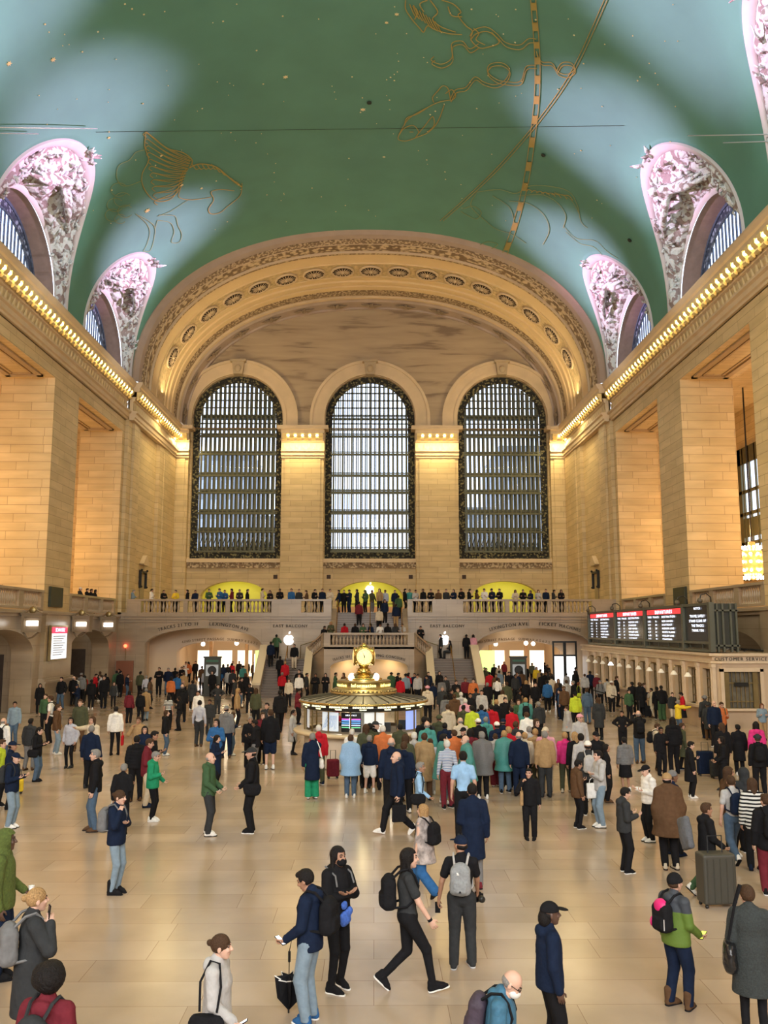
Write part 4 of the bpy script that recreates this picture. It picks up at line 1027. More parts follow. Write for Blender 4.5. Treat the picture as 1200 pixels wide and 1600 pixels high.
# ---- bits on the left wall
def lightbox(y, lab):
    t = thing('wall_lightbox', lab, 'light box', (WL+.32, y, 4.78)); a = MB()
    for z0, z1 in ((-.46, -.34), (.34, .46)): a.box(0, 1.05, -.3, .3, z0, z1)
    for x0, x1 in ((0, .14), (.91, 1.05)): a.box(x0, x1, -.3, .3, -.34, .34)
    a.box(.1, .95, -.1, .28, -.34, .34); a.box(-.04, 1.09, -.34, .34, .46, .52); a.tube([(0, 0, -.46), (.25, 0, -.78), (.5, 0, -.72), (.8, 0, -.46)], .05, 6)
    a.tube([(.05, -.1, .52), (.25, -.1, .66), (.5, -.1, .86), (.75, -.1, .66), (1.0, -.1, .52)], .05, 6)
    a.build('housing', mat('bronze_box', (.22, .16, .10), .45, .3), t)
    a = MB(); a.lathe([(0, .05), (.15, .05), (.19, 0), (.15, -.05), (0, -.05)], n=16); o = a.build('clock_boss', BRASSD, t, True); o.location = (.52, -.2, .68); o.rotation_euler = (PI/2, 0, 0)
    a = MB(); a.box(.24, .82, -.26, -.14, -.13, .13); a.build('lit_tube', lamp('tube_white', (1, .97, .92), 4), t)
lightbox(45.8, 'bronze framed light box with a white tube high on the left wall, nearest')
lightbox(53.4, 'bronze framed light box right of the red headed poster, left of a similar pair')
lightbox(58.8, 'bronze framed light box high on the left wall, farthest of three')
for s, y, nm in ((-1, 50.9, 'left'), (1, 50.6, 'right')):
    m = MB(); X_ = CX+s*(HW-.02); m.box(*sorted((X_, X_-s*.12)), y-1.0, y+1.0, 5.75, 6.9); o = m.build('wall_plaque', mat('plaque_green', (.045, .05, .035), .35, .5)); tag(o, 'dark bronze plaque low on the pier of the %s wall' % nm, 'plaque')
    m = MB(); X2_ = X_-s*.13
    for z0, z1, y0, y1 in ((5.78, 5.83, -.95, .95), (6.82, 6.87, -.95, .95), (5.8, 6.85, -.95, -.9), (5.8, 6.85, .9, .95)): m.box(*sorted((X_, X2_-s*.01)), y+y0, y+y1, z0, z1)
    m.build('frame', BRONZE, o)
t = thing('service_poster', 'lit white service poster with a red header on the left pier', 'poster', (WL+.28, 50.9, 3.7)); m = MB(); m.box(0, .12, -1.35, 1.35, -1.0, 1.0); m.build('case', BRASSD, t)
m = MB(); m.box(.12, .14, -1.2, 1.2, -.9, .55); m.build('sheet', lamp('poster_white', (.85, .9, 1), .85), t)
m = MB(); m.box(.12, .14, -1.2, 1.2, .55, .9); m.build('header', lamp('poster_red', (.9, .05, .12), 1.2), t)
m = MB(); letters(m, 'SERVICE', .28, lambda s, h: (.15, -s*1.2, .64+h), .08, True, .02)
m.build('header_text', SCRW, t)
m = MB()
for i in range(9): m.box(.14, .145, -1.0, .9-.25*(i % 3), .36-i*.13, .40-i*.13)
m.build('print_lines', mat('print_grey', (.45, .5, .6), .6), t)
# wall niches with ornate door frames above the balcony
for s, nm in ((-1, 'left'), (1, 'right')):
    W_ = CX+s*(HW-.14); t = thing('balcony_doorway', 'narrow bronze framed doorway under a small pediment on the %s balcony wall' % nm, 'door', (W_, 69.2, 5.7))
    a = MB(); a.box(*sorted((0, -s*.06)), -.55, .55, 0, 3.0); a.build('door_leaf', mat('brown_leaf', (.34, .26, .14), .5), t)
    a = MB()
    for y in (-.85, .77): a.box(*sorted((0, -s*.2)), y, y+.08, 2.0, 3.4); a.sphere((-s*.2, y+.04, 3.4), .10, 8); a.sphere((-s*.2, y+.04, 2.1), .09, 8)
    a.box(*sorted((0, -s*.2)), -.8, .8, 3.2, 3.35); a.build('bracket_frame', DARK, t)
    a = MB(); a.hbox([(0, -.9, 3.9), (0, 0, 4.6), (0, .9, 3.9), (0, .7, 3.8), (0, -.7, 3.8)], (-s*.35, 0, 0)); a.build('pediment', TRIM, t)
t = thing('exit_door', 'small brown wooden door in the wall left of the left passage', 'door', (-17.85, Y_B-.06, 0)); a = MB(); a.box(-.62, .62, -.08, 0, 0, 2.25); a.build('door_leaf', mat('red_brown_wood', (.22, .07, .03), .45), t); a = MB(); a.sphere((.45, -.12, 1.05), .05, 8); a.build('knob', BRASS, t)
t = thing('warning_lamp', 'round red warning lamp on the wall above the small brown door', 'lamp', (-17.85, Y_B-.1, 3.3)); a = MB(); a.sphere((0, -.05, 0), .13, 10); a.build('lens', lamp('red_glow', (1, .08, .03), 8), t, True); a = MB(); a.tube([(0, 0, -1.0), (0, 0, .1)], .025, 5); a.build('conduit', BRASSD, t)

# ---- chandelier in the right aisle (and its unseen twins light the aisles)
def chandelier(x, y, z, lab):
    t = thing('chandelier', lab, 'chandelier', (x, y, z)); a = MB(); a.tube([(0, 0, 1.2), (0, 0, 20.3-z)], .05, 6); a.build('chain', DARK, t)
    a = MB(); a.lathe([(0, -1.15), (.45, -1.0), (.7, -.55), (.78, 0), (.72, .5), (.45, .95), (.25, 1.05), (.2, 1.3), (0, 1.35)], n=20); a.build('globe_frame', mat('gilt_metal', (.9, .55, .15), .3, .8, emit=(1, .5, .12), es=.8), t, True)
    a = MB()
    for zz, r, n in ((.95, .6, 14), (.5, .86, 12), (0, .93, 12), (-.55, .86, 12), (-1.0, .65, 16)):
        for k in range(n): q = 2*PI*k/n; a.sphere((r*math.cos(q), r*math.sin(q), zz), .10, 6)
    a.build('bulbs', lamp('bulb_white', (1, .92, .75), 14), t, True, kind='stuff')
chandelier(24.3, 55.6, 8.75, 'large round gilt chandelier covered in bulbs hanging in the right aisle')

# ---- information booth with the four faced clock
BC = Vector((-.36, 30.5, 0))
bt = thing('information_booth', 'round glass and brass information booth under the golden clock', 'booth', BC)
def blathe(name, prof, m_, n=48, sm=True, **k): a = MB(); a.lathe(prof, n=n); return a.build(name, m_, bt, sm)
blathe('marble_base', [(2.05, 0), (2.12, .02), (2.12, .12), (2.05, .16), (2.02, 1.0)], mat('booth_marble', (.58, .50, .40), .25, noise=.08), 48)
blathe('counter', [(2.0, 1.0), (2.34, 1.02), (2.40, 1.07), (2.38, 1.12), (2.0, 1.13), (1.95, 1.13)], mat('counter_wood', (.62, .48, .30), .25), 48)
NP = 16
a = MB()
for k in range(NP):
    q = 2*PI*(k+.5)/NP-PI/2; x, y = 2.02*math.cos(q), 2.02*math.sin(q); a.tube([(x, y, 1.1), (x, y, 2.05)], .03, 6)
a.build('glazing_posts', BRASSD, bt)
blathe('glazing', [(2.0, 1.13), (2.0, 1.86)], GLASS, NP*1, False).rotation_euler = (0, 0, PI/NP-PI/2)
blathe('sign_band', [(2.04, 1.84), (2.06, 1.84), (2.06, 2.04), (2.04, 2.04)], DARK, 48)
a = MB()
for k in range(NP):              # lit sign in each bay, two lines of words
    qc = 2*PI*k/NP-PI/2
    f = lambda s, h, qc=qc: (2.08*math.cos(qc+s/2.08), 2.08*math.sin(qc+s/2.08), 1.89+h)
    letters(a, 'INFORMATION', .085, lambda s, h: f(s, .055+h), .05, True, .006); letters(a, 'TRAINS', .06, lambda s, h: f(s, -.01+h), .05, True, .005)
a.build('lit_lettering', lamp('sign_yellow', (1, .95, .6), 2.4), bt)
a = MB()
for k in range(NP):
    q0, q1 = 2*PI*(k-.34)/NP-PI/2, 2*PI*(k+.34)/NP-PI/2
    a.quad((2.07*math.cos(q0), 2.07*math.sin(q0), 1.955), (2.07*math.cos(q1), 2.07*math.sin(q1), 1.955), (2.07*math.cos(q1), 2.07*math.sin(q1), 1.962), (2.07*math.cos(q0), 2.07*math.sin(q0), 1.962))
a.build('sign_line', MC['sign_yellow'], bt)
rf = blathe('canopy', [(2.0, 2.03), (2.18, 2.04), (2.20, 2.10), (2.1, 2.13), (.9, 2.30), (0, 2.32)], mat('canopy_bronze', (.26, .24, .20), .45, .2), 48, False)
a = MB()
for k in range(NP*2):
    q = 2*PI*k/(NP*2); a.tube([(2.16*math.cos(q), 2.16*math.sin(q), 2.135), (.9*math.cos(q), .9*math.sin(q), 2.315)], .02, 5)
a.build('canopy_ribs', mat('rib_dark', (.06, .05, .035), .4, .4), bt)
blathe('canopy_edge', [(2.17, 2.02), (2.22, 2.03), (2.22, 2.09), (2.17, 2.1)], BRASS)
blathe('drum', [(1.12, 2.28), (1.14, 2.36), (1.08, 2.38), (1.05, 2.46), (.98, 2.47), (.92, 2.50), (.90, 2.52), (.90, 2.68), (.94, 2.70), (.90, 2.74), (0, 2.78)], BRASSD)
a = MB()
for k in range(44):
    q = 2*PI*k/44; a.sphere((1.10*math.cos(q), 1.10*math.sin(q), 2.40), .045, 6)
a.build('bead_row', BRASSD, bt, True)
a = MB()
for qc, tx in ((-PI/2, 'Information'), (-PI/2+1.15, 'information'), (-PI/2-1.15, 'information')):
    letters(a, tx, .155, lambda s, h, qc=qc: (.92*math.cos(qc+s/.92), .92*math.sin(qc+s/.92), 2.545+h), .03, True, .012)
a.build('sign_lettering', lamp('sign_gold', (1, .9, .30), 2.4), bt)
ped = blathe('pedestal', [(.62, 2.72), (.64, 2.80), (.50, 2.82), (.44, 2.90), (.34, 2.94), (.26, 2.98), (.22, 3.06), (.24, 3.10), (.26, 3.12), (.16, 3.14), (.15, 3.2)], BRASS)
lg_ = MB(); lg_.sphere((0, 0, 0), .105, 12); GB = lg_.mesh('globe', BULBW, True)
for k in range(4):
    q = PI/4+PI/2*k+.0; o = bpy.data.objects.new('globe_lamp', GB); link(o, bt); o.location = (.60*math.cos(q), .60*math.sin(q), 2.84)
ck = thing('four_faced_clock', 'golden ball clock with glowing opal faces on top of the information booth', 'clock', (BC.x, BC.y, 3.18))
a = MB(); a.lathe([(.14, 0), (.16, .02), (.12, .05), (.3, .1), (.36, .16)], n=24); a.sphere((0, 0, .37), .385, 28); a.lathe([(.16, .70), (.12, .74), (.10, .76), (.05, .75), (.06, .79), (0, .83)], n=24); a.build('case', BRASS, ck, True)
def ringdisc(a, r0, r1, d0, d1, n=32):
    a.grid([[(d, r*math.cos(t), r*math.sin(t)) for d, r in ((d0, r0), (d1, r0), (d1, r1), (d0, r1))] for t in np.linspace(0, 2*PI, n+1)])
rg = MB(); ringdisc(rg, .265, .31, .22, .355); RG = rg.mesh('bezel', BRASS, True)
fc = MB(); fc.grid([[(.40-.06*(r_/.27)**2, r_*math.cos(t), r_*math.sin(t)) for r_ in (0.001, .1, .19, .27)] for t in np.linspace(0, 2*PI, 33)])
FC = fc.mesh('dial', lamp('opal_face', (1, .86, .40), .42))
nm_ = MB()
for k, r_ in enumerate(['12', '1', '2', '3', '4', '5', '6', '7', '8', '9', '10', '11']):
    q = 2*PI*k/12; cy, cz = .215*math.sin(q), .215*math.cos(q); letters(nm_, r_, .055, lambda s, h: (.372, cy+s, cz+h-.02), .02)
NM = nm_.mesh('numerals', DARK)
hd = MB()
for ang, ln, w_ in ((-.40, .24, .012), (3.3, .23, .009)):
    dy, dz = math.sin(ang), math.cos(ang); hd.add([(.404, -dz*w_-dy*.04, dy*w_-dz*.04), (.404, dz*w_-dy*.04, -dy*w_-dz*.04), (.40, dy*ln, dz*ln)], [(0, 1, 2)])
hd.sphere((.40, 0, 0), .02, 6); HD = hd.mesh('hands', DARK)
for k in range(4):
    e = bpy.data.objects.new('clock_face', FC); link(e, ck); e.location = (0, 0, .36); e.rotation_euler = (0, 0, -PI/2+.06+k*PI/2)
    for me in (RG, NM, HD): q = bpy.data.objects.new(me.name, me); link(q, e)
# inside the booth: maps, screen, desks, staff cabinets and lights
for k, nm, col, es in ((0, 'arrivals_screen', (.01, .01, .012), 0), (-1, 'map_panel', (.68, .74, .80), .5), (1, 'notice_panel', (.80, .80, .76), .5), (-3, 'side_screen', (.65, .68, .72), .5), (3, 'side_screen', (.3, .4, .9), .9)):
    qc = 2*PI*k/NP-PI/2-.20; a = MB(); R_ = 1.93; hw_ = .33
    P = lambda s, z, R_=R_: (R_*math.cos(qc+s/R_), R_*math.sin(qc+s/R_), z)
    G = [[P(s, z) for s in np.linspace(-hw_, hw_, 7)] for z in (1.2, 1.8)]; a.grid(G)
    o = a.build(nm, mat('booth_'+nm+str(k), col, .3, emit=col if es else None, es=es), bt)
    if k == 0:
        for z, cc in ((1.60, (.7, .1, .5)), (1.55, (.1, .3, .9)), (1.48, (.1, .3, .9)), (1.41, (.5, .7, 1)), (1.34, (.1, .5, .2))):
            b_ = MB(); b_.grid([[P(s, zz, 1.95) for s in np.linspace(-.31, .31, 7)] for zz in (z-.014, z+.014)]); b_.build('screen_row', lamp('row_%d' % int(z*100), cc, 2.0), o)
        b_ = MB(); letters(b_, 'ARRIVALS', .07, lambda s, h: P(s, 1.70+h, 1.95), .05, True, .006); b_.build('screen_title', SCRW, o)
        b_ = MB(); b_.grid([[P(s, zz, 1.955) for s in (-.05, -.01)] for zz in (1.3, 1.65)]); b_.build('screen_column', SCRW, o)
    if k == -1:
        b_ = MB()
        for j in range(10): b_.tube([P(-.3+.06*j, 1.25+.03*(j % 4), 1.945), P(-.2+.05*j, 1.45+.02*(j % 3), 1.945), P(-.1+.04*j, 1.7, 1.945)], .006, 4)
        b_.build('map_lines', mat('map_blue', (.25, .4, .65), .5), o)
a = MB(); a.lathe([(1.25, 0), (1.25, .75), (0.9, .78), (.5, .78), (.5, 1.7), (.48, 2.0)], n=20); a.build('core_cabinet', mat('booth_white', (.75, .74, .70), .4), bt)
a = MB()
for x, y in ((.7, -1.35), (-.5, -1.4), (1.3, -.6)): a.box(x-.2, x+.2, y-.05, y+.05, 1.15, 1.45)
a.build('monitor', DARK, bt)
for k in range(4): q = PI/4+PI/2*k; point('booth_lamp', (BC.x+1.3*math.cos(q), BC.y+1.3*math.sin(q), 1.92), 9, (1, .92, .72), .1)
point('globe_light', (BC.x, BC.y-1.0, 2.9), 12, (1, .85, .5), .1)
# ================================================================ PEOPLE: signed distance bodies, meshed with surface nets
class SDF:
    def __init__(s): s.p = []
    def cap(s, a, b, ra, rb, k=.03, fy=1.0): s.p.append(('c', np.array(a, float), np.array(b, float), ra, rb, k, fy)); return s
    def ell(s, c, r, k=.03, R=None): s.p.append(('e', np.array(c, float), np.array(r, float), R, 0, k, 1)); return s
    def rbox(s, c, h, rr, k=.01, R=None): s.p.append(('b', np.array(c, float), np.array(h, float), rr, R, k, 1)); return s
    def bounds(s):
        lo, hi = np.full(3, 9.), np.full(3, -9.)
        for q in s.p:
            if q[0] == 'c': r = max(q[3], q[4]); l, h = np.minimum(q[1], q[2])-r, np.maximum(q[1], q[2])+r
            elif q[0] == 'e': r = q[2].max(); l, h = q[1]-r, q[1]+r
            else: r = np.linalg.norm(q[2])+q[3]; l, h = q[1]-r, q[1]+r
            lo, hi = np.minimum(lo, l), np.maximum(hi, h)
        return lo, hi
    def mesh(s, v, cuts=(), fold=0, seed=0, ridge=None, sub=None, fy=None):
        lo, hi = s.bounds(); lo = lo-2*v-.02; hi = hi+2*v+.02
        n = np.ceil((hi-lo)/v).astype(int)+1; ax = [lo[i]+v*np.arange(n[i]) for i in range(3)]
        F = np.full(n, .3)
        for q in s.p:
            k = q[5]; m = k+2.5*v+.02
            if q[0] == 'c': r = max(q[3], q[4]); l, h = np.minimum(q[1], q[2])-r-m, np.maximum(q[1], q[2])+r+m
            elif q[0] == 'e': r = q[2].max() if q[3] is not None else q[2]; l, h = q[1]-r-m, q[1]+r+m
            else: r = (np.linalg.norm(q[2]) if q[4] is not None else q[2])+q[3]; l, h = q[1]-r-m, q[1]+r+m
            i0 = np.maximum(0, np.floor((l-lo)/v).astype(int)); i1 = np.minimum(n, np.ceil((h-lo)/v).astype(int)+1)
            sl = tuple(slice(a, b) for a, b in zip(i0, i1))
            X = ax[0][sl[0]][:, None, None]; Y = ax[1][sl[1]][None, :, None]; Z = ax[2][sl[2]][None, None, :]
            if q[0] == 'c':
                a, b = q[1], q[2]; d = b-a; dd = max(1e-9, d@d); f = q[6]
                t = np.clip(((X-a[0])*d[0]+(Y-a[1])*d[1]+(Z-a[2])*d[2])/dd, 0, 1)
                D = np.sqrt((X-a[0]-t*d[0])**2+((Y-a[1]-t*d[1])*f)**2+(Z-a[2]-t*d[2])**2)-(q[3]+(q[4]-q[3])*t)
            else:
                x, y, z = X-q[1][0], Y-q[1][1], Z-q[1][2]; R = q[3] if q[0] == 'e' else q[4]
                if R is not None: x, y, z = [R[0, i]*x+R[1, i]*y+R[2, i]*z for i in range(3)]
                if q[0] == 'e':
                    r = q[2]; k0 = np.sqrt((x/r[0])**2+(y/r[1])**2+(z/r[2])**2); k1 = np.sqrt((x/r[0]**2)**2+(y/r[1]**2)**2+(z/r[2]**2)**2)+1e-9; D = k0*(k0-1)/k1
                else:
                    h_ = q[2]; ax_, ay_, az_ = abs(x)-h_[0]+0*y+0*z, abs(y)-h_[1]+0*x+0*z, abs(z)-h_[2]+0*x+0*y
                    D = np.sqrt(np.maximum(ax_, 0)**2+np.maximum(ay_, 0)**2+np.maximum(az_, 0)**2)+np.minimum(np.maximum(ax_, np.maximum(ay_, az_)), 0)-q[3]
            G = F[sl]; h2 = np.clip(.5+.5*(G-D)/k, 0, 1); F[sl] = G*(1-h2)+D*h2-k*h2*(1-h2)
        X, Y, Z = ax[0][:, None, None], ax[1][None, :, None], ax[2][None, None, :]
        if fold:
            r = np.random.RandomState(seed); N_ = 0; hi_ = 2.0 if v < .0125 else 1.2
            for _ in range(4):
                w_ = r.normal(size=3)*np.array((18, 18, 13)); N_ = N_+np.sin(X*w_[0]+Y*w_[1]+Z*w_[2]+r.rand()*6)
            for _ in range(4):
                w_ = r.normal(size=3)*np.array((24, 24, 17))*hi_; N_ = N_+.8-1.6*np.abs(np.sin(X*w_[0]+Y*w_[1]+Z*w_[2]+r.rand()*6+.8*N_))*.8
            F = F+N_*fold/5
        if ridge: F = F+ridge[0]*np.abs(np.sin(Z*ridge[1]))
        for c in cuts:
            if callable(c): F = np.maximum(F, c(X, Y, Z))
            else:
                p, nn = c; F = np.maximum(F, (X-p[0])*nn[0]+(Y-p[1])*nn[1]+(Z-p[2])*nn[2])
        F[0], F[-1], F[:, 0], F[:, -1], F[:, :, 0], F[:, :, -1] = .1, .1, .1, .1, .1, .1
        return nets(F, lo, v)
def nets(F, lo, v):
    I = F < 0; n = F.shape
    c = [F[i:n[0]-1+i, j:n[1]-1+j, k:n[2]-1+k] for i in (0, 1) for j in (0, 1) for k in (0, 1)]
    s_ = sum((x < 0).astype(np.int8) for x in c); act = (s_ > 0) & (s_ < 8)
    idx = np.full(act.shape, -1, np.int64); A = np.argwhere(act); idx[act] = np.arange(len(A))
    C = np.stack([x[act] for x in c], 1); off = np.array([(i, j, k) for i in (0, 1) for j in (0, 1) for k in (0, 1)], float)
    P = np.zeros((len(A), 3)); W_ = np.zeros(len(A))
    for a in range(8):
        for b in range(a+1, 8):
            if np.abs(off[a]-off[b]).sum() != 1: continue
            fa, fb = C[:, a], C[:, b]; m = (fa < 0) != (fb < 0); t = np.where(m, fa/np.where(m, fa-fb, 1), 0)
            P += m[:, None]*(off[a]+(off[b]-off[a])*t[:, None]); W_ += m
    V = lo+v*(A+P/W_[:, None]); Q = []
    for ax in range(3):
        sl0 = [slice(None)]*3; sl1 = [slice(None)]*3; sl0[ax] = slice(0, -1); sl1[ax] = slice(1, None)
        ch = I[tuple(sl0)] != I[tuple(sl1)]; E = np.argwhere(ch); ins = I[tuple(sl0)][ch]
        o1, o2 = [(1, 2), (2, 0), (0, 1)][ax]; E = E[(E[:, o1] > 0) & (E[:, o2] > 0)] if False else E
        k = (E[:, o1] > 0) & (E[:, o2] > 0) & (E[:, o1] < act.shape[o1]) & (E[:, o2] < act.shape[o2]); E = E[k]; ins = ins[k]
        def g(d1, d2):
            q = E.copy(); q[:, o1] -= d1; q[:, o2] -= d2; return idx[q[:, 0], q[:, 1], q[:, 2]]
        f = np.stack([g(1, 1), g(0, 1), g(0, 0), g(1, 0)], 1); f[~ins] = f[~ins][:, ::-1]; Q.append(f)
    return V, np.concatenate(Q)
def np_mesh(name, parts, mats):
    """parts: list of (V, F, material index or array)"""
    Vs, Fs, Ms = [], [], []; o = 0
    for V, F_, m in parts:
        Vs.append(V); Fs.append(F_+o); o += len(V); Ms.append(np.full(len(F_), m) if np.isscalar(m) else m)
    V = np.concatenate(Vs); F_ = np.concatenate(Fs); M = np.concatenate(Ms).astype(np.int32)
    me = bpy.data.meshes.new(name); me.vertices.add(len(V)); me.vertices.foreach_set('co', V.astype(np.float32).ravel())
    me.loops.add(F_.size); me.loops.foreach_set('vertex_index', F_.astype(np.int32).ravel())
    me.polygons.add(len(F_)); me.polygons.foreach_set('loop_start', (np.arange(len(F_))*4).astype(np.int32))
    for m in mats: me.materials.append(m)
    me.polygons.foreach_set('material_index', M); me.polygons.foreach_set('use_smooth', [True]*len(F_)); me.update(calc_edges=True)
    return me
def rotm(z=0, x=0, y=0): return np.array(Euler((x, y, z), 'XYZ').to_matrix())
def nrmz(v): v = np.array(v, float); return v/np.linalg.norm(v)
# ---- head, facing -Y, centred on the skull
EYE = mat('eye_dark', (.03, .02, .02), .3); LIP = mat('lip', (.35, .13, .11), .5); BROW = mat('brow', (.05, .03, .02), .8)
_hc = {}
def head_mesh(v):
    if v in _hc: return _hc[v]
    s = SDF(); s.ell((0, .012, .02), (.076, .095, .098), .02); s.ell((0, -.03, -.045), (.056, .062, .072), .03); s.ell((0, -.062, -.098), (.026, .024, .020), .025)
    s.cap((0, -.092, .012), (0, -.112, -.022), .009, .014, .012); s.ell((0, -.100, -.026), (.017, .013, .010), .008)
    for q in (-1, 1):
        s.ell((q*.078, .006, -.012), (.010, .020, .032), .008); s.ell((q*.034, -.080, -.024), (.020, .016, .018), .02); s.cap((q*.014, -.090, .030), (q*.046, -.080, .030), .008, .007, .012)
        s.ell((q*.031, -.078, .010), (.013, .012, .009), .004)
    s.cap((-.018, -.088, -.062), (.018, -.088, -.062), .008, .008, .008)
    V, F_ = s.mesh(v); C = V[F_].mean(1); M = np.zeros(len(F_))
    front = C[:, 1] < -.07
    M[front & (abs(abs(C[:, 0])-.031) < .014) & (abs(C[:, 2]-.010) < .0075)] = 1
    M[front & (abs(C[:, 0]) < .024) & (abs(C[:, 2]+.062) < .008)] = 2
    M[front & (abs(abs(C[:, 0])-.031) < .019) & (abs(C[:, 2]-.035) < .006)] = 3
    _hc[v] = (V, F_, M); return _hc[v]
def hand_mesh(v, curl, side):
    """wrist at origin, fingers along -Z, palm normal -Y; side=+1: thumb towards -X"""
    k = ('h', v, curl, side)
    if k in _hc: return _hc[k]
    s = SDF(); s.cap((0, 0, .02), (0, 0, -.03), .024, .026, .01, 1.3); s.ell((0, 0, -.055), (.041, .017, .045), .012)
    for i, (x, ln) in enumerate(((-.030, .070), (-.010, .080), (.011, .074), (.030, .058))):
        p = np.array((x*side, 0, -.088)); a = .25+curl*.35; r = .0088
        for j, f in enumerate((.45, .32, .23)):
            d = np.array((0, -math.sin(a), -math.cos(a))); q = p+d*ln*f; s.cap(p, q, r, r*.9, .003); p = q; a += curl*(.95 if j == 0 else .8); r *= .92
    t = np.array((-.030*side, -.004, -.030)); t1 = t+np.array((-.026*side, -.014-.012*curl, -.026)); t2 = t1+np.array((.002*side, -.010-.02*curl, -.030)); s.cap(t, t1, .014, .011, .008); s.cap(t1, t2, .0105, .009, .003)
    V, F_ = s.mesh(v); _hc[k] = (V, F_); return _hc[k]
# ---- hair and hats in head space
def hair_sdf(t, v):
    n_ = .004; ridge = None
    def face(X, Y, Z): # cut the face opening
        return np.minimum(-(Y+.048)+0*X+0*Z, .062-Z+0*X+0*Y)
    def sideb(lo_): return lambda X, Y, Z: np.minimum(lo_-Z+0*X+0*Y, 9)
    s = SDF(); cuts = []
    if t in 'sg': s.ell((0, .016, .024), (.086, .105, .106), .01); s.ell((0, -.05, .085), (.06, .045, .035), .02); cuts = [face, lambda X, Y, Z: np.maximum(-.055-Z+0*X, 0*Z)-(0), lambda X, Y, Z: np.minimum(-.01-Z+0*X, -Y+.02)+0*X]; cuts = [face, lambda X, Y, Z: -.06-Z+0*X+0*Y, lambda X, Y, Z: np.minimum(.0-Z, .012-Y)+0*X]
    elif t == 'n': s.ell((0, .03, -.01), (.081, .082, .055), .01); cuts = [face, lambda X, Y, Z: np.minimum(.0-Z, .012-Y)+0*X, lambda X, Y, Z: Z-.035+0*X+0*Y, lambda X, Y, Z: -.055-Z+0*X+0*Y]
    elif t == 'l':
        s.ell((0, .016, .024), (.089, .108, .108), .01); s.cap((0, .06, 0), (0, .075, -.22), .075, .06, .03, 1.4)
        for q in (-1, 1): s.cap((q*.075, .02, .03), (q*.085, .02, -.20), .022, .028, .03)
        cuts = [face]; n_ = .005
    elif t in 'uy':
        s.ell((0, .016, .024), (.084, .102, .104), .01)
        if t == 'u': s.ell((0, .125, .03), (.036, .034, .034), .008); cuts = [lambda X, Y, Z: np.minimum(face(X, Y, Z), Y-.08+0*X+0*Z), lambda X, Y, Z: -.05-Z+0*X+0*Y]
        else: s.cap((0, .10, .03), (0, .13, -.13), .03, .018, .01); cuts = [face, lambda X, Y, Z: np.minimum(-.05-Z, Y-.09)*-1*0+np.minimum(-.05-Z+0*X+0*Y, .09-Y+0*X+0*Z)]
    elif t == 'a': s.ell((0, .03, .045), (.135, .14, .13), .01); cuts = [lambda X, Y, Z: np.minimum(-(Y+.045)+0*X+0*Z, .05-Z+0*X+0*Y)]; n_ = .012
    elif t == 'c': s.ell((0, .012, .035), (.092, .110, .102), .01); cuts = [lambda X, Y, Z: .03-Z+0*X+0*Y]; n_ = .001
    elif t == 'v': s.ell((0, -.135, .048), (.070, .075, .010), .004, rotm(0, .16)); n_ = 0
    elif t == 'b': s.ell((0, .012, .035), (.094, .112, .110), .01); s.cap((-.05, 0, .04), (.05, 0, .04), .07, .07, .01); cuts = [lambda X, Y, Z: .028-Z-.25*Y+0*X]; n_ = .002
    elif t == 'o': # raised hood
        s.ell((0, .02, .02), (.112, .128, .128), .01); s.cap((0, .04, -.06), (0, .05, -.14), .095, .12, .04); cuts = [lambda X, Y, Z: np.minimum(-(Y+.062)+0*X+0*Z, .075-Z+0*X+0*Y), lambda X, Y, Z: -.17-Z+0*X+0*Y]; n_ = .002
    elif t == 'm': s.ell((0, -.060, -.055), (.064, .068, .058), .01); s.ell((0, -.10, -.03), (.022, .025, .03), .02); cuts = [lambda X, Y, Z: .0+Y+.025+0*X+0*Z, lambda X, Y, Z: Z+.012+0*X+0*Y]; n_ = 0
    return s.mesh(v, cuts, fold=n_, seed=3)
# ---- poses
ARM = {  # upper arm and forearm directions (x outwards, y back, z up), hand curl, palm twist
 'd': ((.22, .06, -1), (.06, -.22, -1), .35), 'p': ((.18, .02, -1), (-.30, -1, .25), .8), 'k': ((.40, .22, -1), (-.12, -.42, -1), .5),
 'e': ((.45, -.40, -.75), (-.55, -.10, 1), 1.0), 'x': ((.28, -.30, -1), (-1, -.42, .22), .2), 'r': ((.12, -.95, -.25), (-.45, -.60, .95), .8),
 'o': ((.35, -1, -.05), (.05, -1, .15), .2), 'h': ((.85, .35, -.8), (-.75, -.5, -.45), .7), 'i': ((.25, -.45, -.9), (-.12, -1, -.12), .4),
 's': ((.35, .15, -1), (.18, -.15, -1), .9), 'w': ((.15, .55, -1), (.0, .15, -1), .5), 'f': ((.15, -.45, -1), (.0, -.65, -1), .5), 'g': ((.15, -.1, -1), (-.1, -1, -.75), .9)}
def ik(hip, ank, l1, l2, fwd=(0, -1, 0)):
    hip, ank = np.array(hip, float), np.array(ank, float); d = ank-hip; L_ = min(np.linalg.norm(d), l1+l2-.002); u = d/np.linalg.norm(d)
    a = (l1*l1-l2*l2+L_*L_)/(2*L_); h = math.sqrt(max(0, l1*l1-a*a)); f = np.array(fwd, float); f = f-u*(f@u); f /= np.linalg.norm(f)
    return hip+u*a+f*h, hip+u*L_
